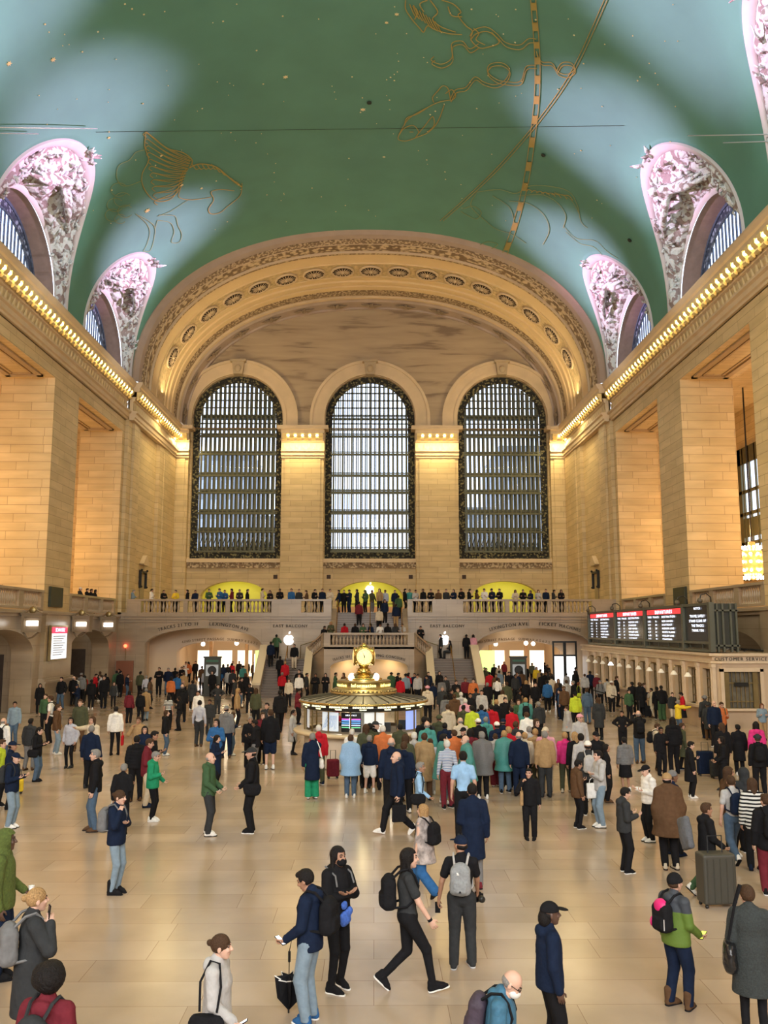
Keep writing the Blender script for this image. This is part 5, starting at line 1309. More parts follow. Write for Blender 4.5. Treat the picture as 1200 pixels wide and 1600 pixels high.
class Pose:
    def __init__(s, legs='s', arms='dd', head=(0, 0), lean=0, girth=1.0, fem=False, shift=0):
        s.key = (legs, arms, lean, girth, fem); s.legs, s.arms = legs, arms; g = s.g = girth; s.fem = fem
        pz = .92; hipx = .092; py = 0; A = {-1: (-.10, .0, .085), 1: (.10, .0, .085)}; s.toe = {-1: .2, 1: -.2}; s.heel = {-1: 0, 1: 0}
        if legs == 't': A = {-1: (-.13, -.05, .085), 1: (.11, .05, .085)}; s.toe = {-1: .35, 1: -.1}
        if legs == 'w': A = {-1: (-.08, -.30, .10), 1: (.08, .30, .17)}; pz = .88; s.toe = {-1: .05, 1: -.05}; s.heel = {-1: -.2, 1: .75}
        if legs == 'c': A = {-1: (.03, -.10, .085), 1: (.01, .10, .085)}; s.toe = {-1: .3, 1: -.1}
        if legs == 'i': pz = .50; A = {-1: (-.13, -.42, .085), 1: (.13, -.46, .085)}
        s.pel = np.array((0, 0, pz)); s.hip = {q: np.array((q*hipx, 0, pz-.01)) for q in (-1, 1)}; s.kn = {}; s.an = {}
        for q in (-1, 1):
            f = (0, -1, 0) if legs != 'i' else (q*.15, -.4, 1); s.kn[q], s.an[q] = ik(s.hip[q], A[q], .425, .415, f)
        L_ = rotm(0, lean); s.L = L_
        def up(x, y, z): return s.pel+L_@np.array((x, y, z))
        s.up = up; sw = (.150 if fem else .166)*(.5+.5*g)
        s.waist = up(0, -.005, .16); s.chest = up(0, 0, .36); s.sh = {q: up(q*sw, .005, .468) for q in (-1, 1)}; s.neck = up(0, .01, .53)
        hy, hp = head; s.headR = L_@rotm(hy, hp*1.0); s.headC = up(0, -.015, .575)+s.headR@np.array((0, -.012, .105)) if True else 0
        s.el, s.wr, s.hd, s.curl = {}, {}, {}, {}
        for q, a in zip((-1, 1), arms):
            u, f, c = ARM[a]; u = nrmz((u[0]*q, u[1], u[2])); f = nrmz((f[0]*q, f[1], f[2])); u, f = L_@u, L_@f
            s.el[q] = s.sh[q]+u*.285; s.wr[q] = s.el[q]+f*.245; s.hd[q] = f; s.curl[q] = c
    def body(s, v, hv, dv):
        S_ = SDF(); g = s.g; S_.ell(s.pel, (.155*g, .11*g, .12), .04); S_.cap(s.waist, s.chest, .125*g, .150*g, .05, 1.35)
        S_.cap(s.sh[-1], s.sh[1], .052, .052, .05); S_.cap(s.neck-(0, 0, .05), s.headC-np.array((0, -.02, .07)), .058, .052, .03)
        for q in (-1, 1):
            S_.cap(s.sh[q], s.el[q], .052, .038, .02); S_.cap(s.el[q], s.wr[q], .038, .025, .01)
            S_.cap(s.hip[q], s.kn[q], .085*g, .053, .03); S_.cap(s.kn[q], s.an[q], .053, .034, .01)
        V, F_ = S_.mesh(v); parts = [(V, F_, 0)]
        V, F_, M = head_mesh(hv); parts.append((V@s.headR.T+s.headC, F_, M))
        for q in (-1, 1):
            c = round(s.curl[q], 1); V, F_ = hand_mesh(dv, c, -q); d = s.hd[q]
            z = -d; x = np.array((1., 0, 0)); a = s.arms[(q+1)//2]
            ref = np.array((q*1., .3, 0)) if a in 'dkswfh' else (np.array((0, 0, -1.)) if a in 'pigox' else np.array((q*1., 0, 0)))
            yv = ref-z*(ref@z); yv /= np.linalg.norm(yv); xv = np.cross(yv, z); Rm = np.stack([xv, yv, z], 1)
            parts.append((V@Rm.T+s.wr[q], F_, 0))
        return parts
    def top(s, t, v, seed=0):
        S_ = SDF(); g = s.g; i = {'t': .006, 'h': .022, 'j': .024, 'u': .036, 'c': .026, 'p': .03, 's': .010}[t]; cuts = []
        S_.cap(s.waist, s.chest, .128*g+i, .150*g+i, .05, 1.32); S_.cap(s.up(-.07, .01, .48), s.up(.07, .01, .48), .056+i*.6, .056+i*.6, .05)
        for q in (-1, 1): S_.cap(s.up(q*.06, .01, .49), s.sh[q], .05+i*.6, .050+i*.8, .04)
        S_.cap(s.neck-np.array((0, 0, .06)), s.neck+np.array((0, 0, .025)), .075+i*.4, .062+i*.5, .03)
        if s.fem: S_.cap(s.up(-.06, -.08, .33), s.up(.06, -.08, .33), .06, .06, .04)
        S_.ell(s.pel+np.array((0, 0, .02)), (.158*g+i*.8, .115*g+i*.8, .12), .05)
        for q in (-1, 1):
            if t == 'p': continue
            S_.cap(s.sh[q], s.el[q], .056+i, .046+i, .02); S_.cap(s.el[q], s.wr[q], .044+i*.9, .036+i*.6, .01)
            if t == 't':
                m = s.sh[q]+(s.el[q]-s.sh[q])*.85; dr = nrmz(s.el[q]-s.sh[q])
                S_.p.pop(); S_.p.pop(); S_.cap(s.sh[q], m-dr*.06, .062, .062, .02)
        if t in 'hjus' : hem = s.pel[2]-(.06 if t == 'u' else .10)
        else: hem = s.pel[2]-.07
        if t == 'j' and seed % 2: hem -= .05
        if t in 'cp' and s.legs != 'i':
            hem = .50 if t == 'c' else .62; r1 = .21 if t == 'c' else .30
            S_.cap(s.pel+np.array((0, 0, .1)), (0, 0, hem+.02), .155*g+i, r1*g, .05, 1.12 if t == 'c' else 1.05)
        if t in 'hju' and s.legs != 'i': S_.cap(s.chest-np.array((0, 0, .05)), s.pel+np.array((0, 0, -.04)), .150*g+i, (.168 if t != 's' else .15)*g+i, .03, 1.28)
        if t == 'p':
            S_.cap(s.up(0, 0, .45), s.pel, .17*g, .27*g, .06, 1.15)
            for q in (-1, 1): S_.cap(s.sh[q], s.el[q], .08, .09, .08); S_.cap(s.el[q], (s.wr[q]+s.el[q])/2, .08, .07, .06)
        if t in 'hju' and seed % 3 != 1 or t == 'h': S_.ell(s.up(0, .10, .50), (.095, .055, .075), .03)
        elif t in 'jc': S_.cap(s.up(-.06, .02, .53), s.up(.06, .02, .53), .055, .055, .02)
        if s.legs == 'i': hem = .40
        cuts.append(((0, 0, hem), (0, 0, -1)))
        return S_.mesh(v, cuts, fold=.0065 if v < .015 else .005, seed=seed+5, ridge=(.010, 38) if t == 'u' else None)
    def bottom(s, t, v, seed=0):
        S_ = SDF(); g = s.g; i = {'d': .023, 'w': .035, 'l': .004, 'x': .022, 'k': .02}[t]; cuts = [((0, 0, s.pel[2]+.09), (0, 0, 1))]
        S_.ell(s.pel, (.155*g+.010, .112*g+.012, .125), .04)
        for q in (-1, 1):
            if t == 'x':
                m = s.hip[q]+(s.kn[q]-s.hip[q])*.95; S_.cap(s.hip[q], m, .090*g+i*.6, .075+i, .03); continue
            S_.cap(s.hip[q], s.kn[q], .088*g+i*.6, .060+i, .03); S_.cap(s.kn[q], s.an[q]-np.array((0, 0, .01)), .056+i, (.042 if t != 'w' else .06)+i, .015)
            S_.p[-2] = S_.p[-2][:5]+(.02, 1)
        if t == 'k': S_.cap(s.pel, (0, 0, .50), .15*g, .22, .05, 1.1); cuts.append(((0, 0, .47), (0, 0, -1)))
        if t != 'x' and s.legs != 'w': cuts.append(((0, 0, .055), (0, 0, -1)))
        return S_.mesh(v, cuts, fold=.0045, seed=seed)
    def shoes(s, v, boot=False):
        out = []
        for q in (-1, 1):
            S_ = SDF(); a = s.an[q]; R_ = rotm(s.toe[q] if True else 0)@rotm(0, s.heel[q])
            P = lambda x, y, z: a+R_@np.array((x, y, z))
            S_.cap(P(0, .035, -.045), P(0, -.12, -.052), .038, .036, .02); S_.cap(P(0, -.10, -.055), P(0, -.165, -.060), .040, .026, .02)
            S_.cap(P(0, .02, .02 if not boot else .12), P(0, .03, -.03), .045 if not boot else .055, .042, .02); S_.cap(P(0, -.03, .0), P(0, -.12, -.04), .035, .03, .02)
            V, F_ = S_.mesh(v, [(P(0, 0, -.083), R_@np.array((0, 0, -1.)))]); out.append((V, F_))
            S_ = SDF(); S_.cap(P(0, .035, -.075), P(0, -.165, -.075), .043, .038, .02)
            V, F_ = S_.mesh(v, [(P(0, 0, -.086), R_@np.array((0, 0, -1.))), (P(0, 0, -.066), R_@np.array((0, 0, 1.)))]); out.append((V, F_))
        return out
# ---- colours
COLS = dict(K=(.012, .012, .014), D=(.034, .036, .039), G=(.16, .16, .165), L=(.42, .41, .41), W=(.75, .73, .70), N=(.010, .017, .040), B=(.03, .11, .28), J=(.07, .11, .17), I=(.20, .27, .34),
            S=(.28, .47, .72), R=(.42, .015, .025), M=(.14, .02, .03), P=(.62, .04, .20), Z=(.62, .30, .38), O=(.52, .15, .05), Y=(.70, .50, .04), X=(.45, .55, .04), E=(.02, .24, .12), F=(.05, .10, .05), T=(.07, .27, .25),
            V=(.065, .07, .04), C=(.55, .47, .36), A=(.34, .22, .11), H=(.10, .055, .03), Q=(.42, .43, .50))
CN = dict(K='black', D='dark grey', G='grey', L='light grey', W='white', N='navy', B='blue', J='denim blue', I='pale denim', S='sky blue', R='red', M='maroon', P='hot pink', Z='pale pink', O='orange', Y='mustard yellow', X='lime yellow', E='green', F='dark green', T='teal', V='olive', C='cream', A='tan', H='brown', Q='lavender grey')
COLS['7'] = (.6, .6, .58); CN['7'] = 'black and white striped'; COLS['8'] = (.62, .64, .68); CN['8'] = 'blue and white striped'
def fabric(c, kind='fabric'):
    nm = kind+'_'+CN[c].replace(' ', '_'); col = COLS[c]
    if nm in MC: return MC[nm]
    m = mat(nm, col, .85 if kind == 'fabric' else .6, noise=.12, scale=14 if kind == 'fabric' else 60, bump=.15, spec=.08)
    if c in '78':
        N, L, b = nodes(m); tc = N.new('ShaderNodeTexCoord'); wv = N.new('ShaderNodeTexWave'); wv.bands_direction = 'Z'; wv.inputs['Scale'].default_value = 4.5 if c == '7' else 8; wv.inputs['Distortion'].default_value = .6; L.new(tc.outputs['Object'], wv.inputs['Vector'])
        r = N.new('ShaderNodeValToRGB'); r.color_ramp.interpolation = 'CONSTANT'; r.color_ramp.elements[0].color = (.012, .012, .014, 1) if c == '7' else (.10, .16, .32, 1); r.color_ramp.elements[1].position = .45; r.color_ramp.elements[1].color = (*col, 1); L.new(wv.outputs[0], r.inputs[0]); L.new(r.outputs[0], b.inputs['Base Color'])
    if kind == 'film': m.node_tree.nodes['Principled BSDF'].inputs['Roughness'].default_value = .3; m.node_tree.nodes['Principled BSDF'].inputs['Alpha'].default_value = .82
    return m
SK = [mat('skin_light', (.52, .30, .22), .55), mat('skin_fair', (.60, .37, .28), .55), mat('skin_tan', (.36, .19, .12), .55), mat('skin_brown', (.20, .10, .06), .5), mat('skin_dark', (.09, .045, .03), .5)]
HAIR = dict(K=mat('hair_black', (.012, .010, .010), .6, noise=.3, scale=80, bump=.4, spec=.15), H=mat('hair_brown', (.06, .032, .018), .6, noise=.3, scale=80, bump=.4, spec=.15), A=mat('hair_blonde', (.36, .22, .10), .6, noise=.35, scale=70, bump=.4, spec=.15),
            G=mat('hair_grey', (.22, .21, .20), .7, noise=.3, scale=80, bump=.4, spec=.15), W=mat('hair_white', (.62, .60, .56), .7, noise=.2, scale=80, bump=.4, spec=.15), M=mat('hair_auburn', (.14, .05, .025), .6, noise=.3, scale=80, bump=.4, spec=.15))
LODS = {0: (.010, .0055, .0045), 1: (.014, .008, .006), 2: (.021, .0115, .0085), 3: (.030, .017, .013)}
_mc = {}
def cached(key, fn):
    if key not in _mc: _mc[key] = fn()
    return _mc[key]
def inst(name, me, parent, m=None, slot=0):
    o = bpy.data.objects.new(name, me); link(o, parent)
    if m is not None: o.material_slots[slot].link = 'OBJECT'; o.material_slots[slot].material = m
    return o
TOPN = dict(t='t-shirt', h='hooded sweatshirt', j='jacket', u='padded jacket', c='long coat', p='poncho', s='shirt')
BOTN = dict(d='trousers', w='wide trousers', l='leggings', x='shorts', k='skirt')
def person(pos, rz, pose, lod, top, tc, bot, bc, hair, hc, skin, scale=1, shoe='K', sole=None, boot=False, seed=0, cap=None):
    v, hv, dv = LODS[lod]; K = pose.key+(lod,); hk = (round(float(pose.headR[0, 0]), 2), round(float(pose.headR[1, 2]), 2))
    if top == 'p' or pose.legs == 'i': pass
    body = cached(('body', K, hk), lambda: np_mesh('body', pose.body(v*1.05, hv, dv), [SK[0], EYE, LIP, BROW]))
    o = inst('person', body, None, SK[skin]); o.location = pos; o.rotation_euler = (0, 0, rz); o.scale = (scale,)*3
    s3 = seed % 3; V_ = fabric(tc, 'film' if (top == 'p' and tc in 'LGST') else 'fabric')
    me = cached(('top', K, top, s3), lambda: np_mesh(TOPN[top].replace(' ', '_').replace('-', '_'), [(*pose.top(top, v, s3), 0)], [V_])); inst(me.name.split('.')[0], me, o, V_)
    me = cached(('bot', pose.legs, pose.g, lod, bot), lambda: np_mesh(BOTN[bot].replace(' ', '_'), [(*pose.bottom(bot, v), 0)], [V_])); inst(BOTN[bot].replace(' ', '_'), me, o, fabric(bc))
    def shm():
        p = pose.shoes(v*.8, boot); return [np_mesh('shoe', [(*p[j], 0), (*p[j+1], 1)], [V_, V_]) for j in (0, 2)]
    for me in cached(('shoe', pose.legs, lod, boot), shm):
        q = inst('shoe', me, o, fabric(shoe)); q.material_slots[1].link = 'OBJECT'; q.material_slots[1].material = fabric(sole or ('W' if shoe in 'WKN' and seed % 2 else 'K'))
    HM = Matrix([list(pose.headR[i])+[pose.headC[i]] for i in range(3)]+[[0, 0, 0, 1]])
    def hairpart(t, m, nm, sc=1):
        me = cached(('hair', t, lod), lambda: np_mesh(nm, [(*hair_sdf(t, hv*1.1), 0)], [m])); q = inst(nm, me, o, m); q.matrix_local = HM; return q
    if hair in 'sgnluya': hairpart({'g': 's'}.get(hair, hair), HAIR[hc], 'hair')
    elif hair == 'c': hairpart('n', HAIR['K'] if cap is None else HAIR[cap], 'hair'); hairpart('c', fabric(hc), 'cap'); hairpart('v', fabric(hc), 'cap_visor')
    elif hair == 'b': hairpart('b', fabric(hc), 'beanie'); hairpart('n', HAIR['H'], 'hair')
    elif hair == 'o': hairpart('o', V_, 'hood')
    elif hair == 'z': hairpart('n', HAIR['G'], 'hair')
    return o
def pack_mesh(kind, lod):
    v = LODS[lod][0]; S_ = SDF()
    if kind == 'b':
        S_.rbox((0, .0, -.03), (.085, .035, .12), .05, .01); S_.rbox((0, .075, -.09), (.065, .008, .05), .03, .02); S_.ell((0, -.005, .14), (.11, .07, .07), .05); S_.ell((0, 0, -.12), (.14, .085, .10), .05)
        V, F_ = S_.mesh(v*.8, fold=.006); return np_mesh('backpack', [(V, F_, 0)], [fabric('K')])
    if kind == 's': S_.ell((0, 0, -.01), (.19, .065, .15), .02); S_.cap((-.10, 0, -.09), (.10, 0, -.09), .06, .06, .04); V, F_ = S_.mesh(v*.8, [((0, 0, .09), (0, 0, 1))], fold=.008); return np_mesh('shoulder_bag', [(V, F_, 0)], [fabric('K')])
    if kind == 't': S_.rbox((0, 0, 0), (.02, .13, .15), .02, .01); V, F_ = S_.mesh(v*.7, fold=.004); return np_mesh('tote_bag', [(V, F_, 0)], [fabric('K')])
def wworld(o, p): return o.matrix_basis @ Vector(p)
def carry(o, pose, kind, c, lab, lod, side=1, group=None):
    me = cached(('bag', kind, lod), lambda: pack_mesh(kind, lod)); nm = {'b': 'backpack', 's': 'shoulder_bag', 't': 'tote_bag'}[kind]
    q = inst(nm, me, None, fabric(c)); tag(q, lab, 'bag', group); M = o.matrix_basis
    if kind == 'b': L_ = Matrix.Translation(Vector(pose.up(0, .235, .30))) @ Euler((math.atan2(pose.L[2, 1], pose.L[1, 1]), 0, 0)).to_matrix().to_4x4()
    elif kind == 's': L_ = Matrix.Translation(Vector(pose.up(side*.24, .03, .02))) @ Euler((0, 0, PI/2)).to_matrix().to_4x4()
    else: L_ = Matrix.Translation(Vector(pose.wr[side])+Vector((side*.02, 0, -.36)))
    q.matrix_basis = M @ L_
    st = MB(); g = pose.g; Li = L_.inverted()
    if kind == 'b':
        for sg in (-1, 1):
            P = [pose.up(sg*.08, .20, .46), pose.up(sg*.10, .10, .555), pose.up(sg*.105, .0, .575), pose.up(sg*.112, -.075, .50), pose.up(sg*.118, -.115*g, .38), pose.up(sg*.135, -.085*g, .24), pose.up(sg*.155, .03, .15), pose.up(sg*.11, .18, .13)]
            st.tube([Li @ Vector(p) for p in P], .016, 5)
    elif kind == 's': st.tube([Li @ Vector(p) for p in (pose.up(side*.25, -.08, .14), pose.up(side*.19, -.10, .36), pose.up(side*.13, -.06, .56), pose.up(side*.12, .04, .58), pose.up(side*.19, .12, .40), pose.up(side*.25, .10, .14))], .013, 5)
    else:
        for sg in (-1, 1): st.tube([Vector((0, sg*.09, .15)), Vector((0, sg*.06, .25)), Vector((0, 0, .29)), Vector((0, -sg*.03, .27))], .008, 5)
    s_ = st.build('strap', fabric(c if c != 'P' else 'K'), q); return q
def phone(o, pose, side, lab, lit=True, col='K', up=False):
    t = tag(bpy.data.objects.new('mobile_phone', None), lab, 'phone'); link(t); a = MB(); a.box(-.037, .037, -.075, .075, -.005, .005); a.build('case', fabric(col), t)
    a = MB(); a.box(-.033, .033, -.07, .07, .005, .0065); a.build('phone_screen', lamp('phone_glow', (.85, .92, 1), 1.6) if lit else SCRB, t)
    w = pose.wr[side]+pose.hd[side]*.095; z = Vector((0, .55, 1)) if not up else Vector((0, 1, .15)); y = Vector((-side*.3, -1, .55)).normalized() if not up else Vector((0, -.1, 1)); z = (z-y*z.dot(y)).normalized(); x = y.cross(z)
    t.matrix_basis = o.matrix_basis @ Matrix.Translation(Vector(w)+z*.02+y*.02) @ Matrix((x, y, z)).transposed().to_4x4(); return t
# ================================================================ THE CROWD
# every line is one person seen in the photograph: crown of the head x y, soles y (or -), facing, clothes, hair, arms, stance, bag
CROWD = '''
@ 0 1030 4
40 110 320 f jK dJ sK kk
100 155 282 f jK lK lK xx
235 105 - b jK dK zG dd 1
270 110 - l jL dJ sH pp
225 150 345 f cK dK lK ds
335 100 - b jR dK sK dd +bR
400 85 288 b jG dK cG dd
440 75 - b jD dD sH dd
482 90 - r jR dK sK pp
515 100 - l jH dD sK dd
578 42 - f jW dK sK dd
525 60 - f jD dK sK dd
606 88 242 b jK dD sK kk
632 95 - l jL dK sH dd
662 100 312 f jK dK sK dd
574 125 320 b jK dK sK dd c
735 70 240 b jF dJ sK dd
758 72 - b jK dK bK dd
786 103 240 r jN dJ sH pp
830 45 - f jK dK sH pp
878 75 - b jV dK sK dd
916 100 - b sQ dD sG dd
940 112 - r jH dK lK dd +sD
998 6 100 f jK dK sH xx
1053 52 215 f jN dJ sG kk
1094 10 - f hW dK sK xx
1108 92 - b jB dK sH dd
1143 158 300 r jN dD zG dd
1150 80 - b jA dK sH dd
488 195 335 l jN dD cN pp
505 250 578 f jV dH sH dd 1 =H
703 195 312 f jD lK lH dd +sG
822 195 405 b jM dK lK dd +sM
868 215 402 b uK dK sK dd
914 180 390 b cA dI sG dd
1064 220 450 b t7 dK lK dd
1116 230 452 l jK dK lK pp
95 262 540 f jI dJ sK dd
322 226 532 l tW dK sH dd +bK
362 280 600 r jH dI sH dd +sA
446 360 685 f jQ lK lK kk
582 355 - f hC dK lH og
726 293 606 b hW lK sK dd +tR
572 412 812 b jN dK sG sd
22 365 - b hW dJ zG dd +bK
192 368 700 b jD dG sK dd
240 420 770 r jK dJ yK pp +sK
868 358 - f jA dK sH ed
906 415 - f jN dK lK dd
956 444 - r jK dK sK pp
1038 316 608 r jK dJ lH dd =W
856 475 895 b uK dK sK dd
924 492 - r jM dC sH pp
962 573 1018 r jE lK sG pg =W
605 560 1080 l jK dJ sG kd
772 650 1110 b jK lK sG pd +tW
88 582 1060 r jN dI cN pp +bD
10 500 - r jX dK sH dd
72 512 - r jN dK cN dd
288 215 - f jF dK sH dd
@ 280 1030 4
20 155 400 b jK dK zG dd
84 130 - b cD dK sK dd
122 195 - f hW dK sK dd
165 65 - b jQ dK sH dd
58 12 - b jO dK sK dd
265 70 - b tB dK sK dd
335 66 222 b jD dK bK dd +bK
242 155 352 f jD dD sK hh
416 85 - b jK dK lH dd
442 148 345 f jK dK sK pp
480 180 - b jV dK lH dd
384 112 - r jK dJ sK dd
348 118 - l jD dK sK dd
128 255 552 b sQ dD sK dd
192 250 482 f jD dD sK dd
296 290 625 b jG dN cG dd
330 330 608 r jN dJ sH pp =W
235 370 - f jB dN lK xx
445 355 - f jK dK sG dd
522 330 - f jM dK lH dd
482 375 - l hK dG sK pp
550 270 - f jD dK sK dd
572 306 695 b jK xN sH dd =W
228 470 825 r cN dK lK pp
190 580 1105 r jF dD zG gg =W 1
460 550 1090 l jK dK cD gg +sK
632 178 470 b jK dK sK dd w
668 70 - b jR dK sG dd
686 120 - f jC dK lH dd
776 45 216 f jK dG sK kk
712 315 602 r cL lK yK dd
742 182 - r jM dK sK pp
834 458 878 b cN wE sG rd =W +sW
872 408 792 b jR dV sW dd
1015 355 592 b cR dK cR dd
1072 470 872 b pS dJ sH dd =W
1102 435 785 b hW dN sW dd
1172 400 - b jV dK sK dd
300 30 - b jK dK sK dd
200 20 - b jV dK sH dd
365 180 - r jA dK lA dd
395 40 - l jD dK sK dd
470 15 - f jH dK sK dd
@ 560 1030 4
55 400 - b jV dK lH dd
100 388 - r jK dK cD dd
75 472 838 b jN xW sG dd =W
140 412 - b jO dK sW pd
213 485 990 b jN dK zG dd 1
277 515 - b jN dK sH dd
260 402 - b jV dK sK dd
352 455 - b jL dK sW dd
402 458 - b cA dH sH dd
300 464 - b jV dK lH dd
246 562 1100 l jN dK zG wd w =W 1 +tK
378 640 1120 r sS dN sG gd +sK
450 518 850 b sQ dL sH dd =W
532 465 912 r pT dI sK dd =W
585 500 - b s8 dM sW dd
638 475 - l pT dK zG dd 1
656 425 - f jK dK cK dd
654 572 1130 b tS dK sK dd
772 450 878 b pG dK sG dd =W
870 474 805 b uL wM sH dd
946 444 842 b pT dJ sA dd
1042 445 - b jN dN zG dd 1
1094 460 - b jC dK sA dd +sP
1132 440 - b jA dV sA dd
712 775 1440 b cN dG sK dp =M
1066 685 1132 f jK dK sK ed +tA
430 385 - b jT dK zG dd 1
355 355 - b jD dK sK dd
410 356 - b jK dK sK dd
432 165 - b jC dK sZ dd
465 168 320 b jN dK sK dd
525 168 - f jD dK sG dd
545 220 - b jG dK lK dd
650 204 - b hL dD sW dd
600 214 - b jH dK sH dd
690 210 - f jK dK sK dd
668 246 - b jZ dK sW dd
656 285 - b jV dK sK dd
560 280 - b jC dK sH dd
716 288 - b jX dK sK dd
772 282 - b jB dK sK dd
822 282 - b jR dK sK dd
746 370 - b uK dJ cW dd
796 358 - b jT dK sG dd
866 390 - b uN dK cW dd
642 362 - b jC dK zG dd 1
862 250 - b jK dK sA dd
916 236 - f hK dK sK dd
957 300 - b jR dK sK dd
1000 250 - f jF dK lH dd
1070 240 - b pT dK sA dd +bK
1052 330 - b jW dK sH dd
866 115 - b sW dK sK dd +sK
806 145 - b jK dK sG dd
926 140 - b jV dK sH dd
1048 130 - b jK dK lA dd
1106 144 - f jK dK sK dd
990 82 - f jN dK sH dd
940 76 - b jK dK sK dd
1168 80 - r jK dK sH dd
1132 2 - b jY dK sK dd
718 120 - f jO dK sK dd
668 116 - f jM dK bH dd
610 130 - f jK dK sK dd
545 106 - f jD dK sK dd
484 60 - f jK dK lK dd
416 62 - f jN dK sK dd
370 96 - f jL dK sH dd
432 100 - l jD dK sK dd
262 112 - b jR dK sK dd
296 90 - b jI dK bK dd
1100 262 - b jD dK sG dd
1180 130 - b jB dK sK dd
575 185 - r jK dK sK dd
520 118 - b jG dK lK dd
620 175 - f jV dK sH dd
735 180 - b jD dK sK dd
770 190 - f jL dK sK dd
1000 190 - r jK dK sK dd
900 190 - b jC dK lH dd
540 395 - b jN dK sK dd
600 440 - b jO dK sH dd
700 430 - b jM dK lK dd
905 370 - b jN dK cN dd
925 420 - b jR dK sA dd
1000 388 - b jD dK sH dd
1050 415 - b jL dD sG dd
1110 370 - f jK dK lH dd
485 350 - b jV dK bV dd
@ 840 1030 6.667
200 35 - b uK dK bK dd
100 55 - f jK dK sK dd
120 110 - b jD dK bD dd
80 130 302 b jN dK sK dd
145 172 - b jC dK sK dd
215 202 - f jH dK lH dd
300 165 362 b hL dK sK dd
372 222 - l jK dK sG dd
425 265 525 r jK dV lM dd +sX
512 300 - b jJ dJ sH dd
632 395 852 b cD dK lH dd
635 150 - f jM dK bW dd
632 215 500 f jG dK bG dd +bK
766 225 562 f jC dK bW dd
820 175 - r jK dK sH dd
892 232 470 b jL dK sK dd +bC
985 234 - b jK dK sK dd
1070 243 - b cK dK sH dd
490 150 - b hL dK sH dd
572 120 - b jN dK sK dd
455 58 - f jM dK sK dd
395 50 175 r jK dK sK dd
950 385 640 f jF dK sK dd
234 375 640 l jB dN sK dd
310 520 905 l pL dK sH dd
434 570 - f jL dK bZ dd
878 560 975 f jK dK sK hh
1048 532 1095 b jK dJ zG rr +bK 1
25 732 - b jA dD sG dd
140 706 - f jZ dC cC dd
196 765 1412 b jP dV sA dd +sP =C
252 742 - b jK dK lA dd
452 770 - b sL dK sK dd
522 850 - b jD dK cW dd +bL
548 750 - f jK dK cK dd
704 905 1500 r cK dK lK dd +sK
905 883 1392 b uG kK sK dd
410 1040 1772 r jH lK sK dp
630 945 1760 l hL dI sK xx =W +tW
390 340 - b jX dK bK dd
275 280 - b jH dK cH dd
@ 980 1030 5.4545
116 195 472 b cK dK sH dd
190 200 482 r jN dN sH pp
265 234 520 b cK dK sK dd
334 222 532 b jK wF sK dp
404 268 505 l cC dC sK ed
526 280 588 l jR kK sK pp
432 400 662 r jY dJ sG oo
736 350 - f jN dK zG dd 1
798 360 - f jO dK sH pp +bF
660 308 - b jD dK bG dd
684 400 695 b cD dH bD dd
806 540 - b jK dK lH dd
1052 330 560 f jD dC sK dd
1146 412 700 f hI dA lM pp
244 575 960 r hC dK sH dp +bK
386 490 - b uK dK lK dd
464 664 955 r cV dK sH dd
286 700 1000 f jK dK yK dp
530 780 1190 r cK dK sK dp
808 676 1130 l uK dK lK gg
952 555 1000 b cK dK sK dd
1085 528 - b jP dK lK dd
1110 640 1180 b jK dK bD dd +bK
172 898 1562 l uW dK cK pp =W
338 970 1800 b pH dK cA dd =C 1
376 948 - r jN dK bG dd
858 912 - r jH dK lH dd
895 970 1745 b tL dJ sH gd w =W +bN
985 925 - b jD dK oK dd
1045 1005 - b j7 dK lH dd
@ 0 0 1
973 1229 1365 r jD dK sK pp =K
1101 1250 1402 r jK dF sH ge w =W
1197 1240 1400 b jK dM sH dd +bK
'''
ZONES = []
people = []
def ray_to(px, py, z=None, y=None, x=None):
    r = cam_ray(px, py); t = (z-4.45)/r.z if z is not None else (y/r.y if y is not None else x/r.x)
    return Vector((r.x*t, r.y*t, 4.45+r.z*t))
FACE = dict(f=0, b=PI, l=-PI/2, r=PI/2)
RC = random.Random(77)
ox = oy = 0; sc = 1; REC = []
for ln in CROWD.strip().split('\n'):
    tk_ = ln.split()
    if tk_[0] == '@': ox, oy, sc = float(tk_[1]), float(tk_[2]), float(tk_[3]); continue
    px, py = ox+float(tk_[0])/sc, oy+float(tk_[1])/sc; fy = None if tk_[2] == '-' else oy+float(tk_[2])/sc
    d = dict(px=px, py=py, face=tk_[3], top=tk_[4], bot=tk_[5], hair=tk_[6], arms='dd', legs=None, bag=None, skin=None, shoe=None, base=0)
    for a in tk_[7:]:
        if a[0] == '+': d['bag'] = a[1:]
        elif a[0] == '=': d['shoe'] = a[1]
        elif a.isdigit(): d['skin'] = int(a)
        elif len(a) == 2: d['arms'] = a
        else: d['legs'] = a
    if fy:
        g = ray_to(px, fy-1.5, z=0); y = min(g.y, 61); h = ray_to(px, py, y=y); s_ = min(1.10, max(.86, h.z/1.73)); x = h.x
    else:
        s_ = RC.uniform(.94, 1.03); y = min(ray_to(px, py, z=1.73*s_).y, 74) if py > 985 else 74
        h = ray_to(px, py, y=y); x = h.x; s_ = min(1.05, max(.9, h.z/1.73)) if y >= 74 else s_
    d.update(x=x, y=y, s=s_); REC.append(d)
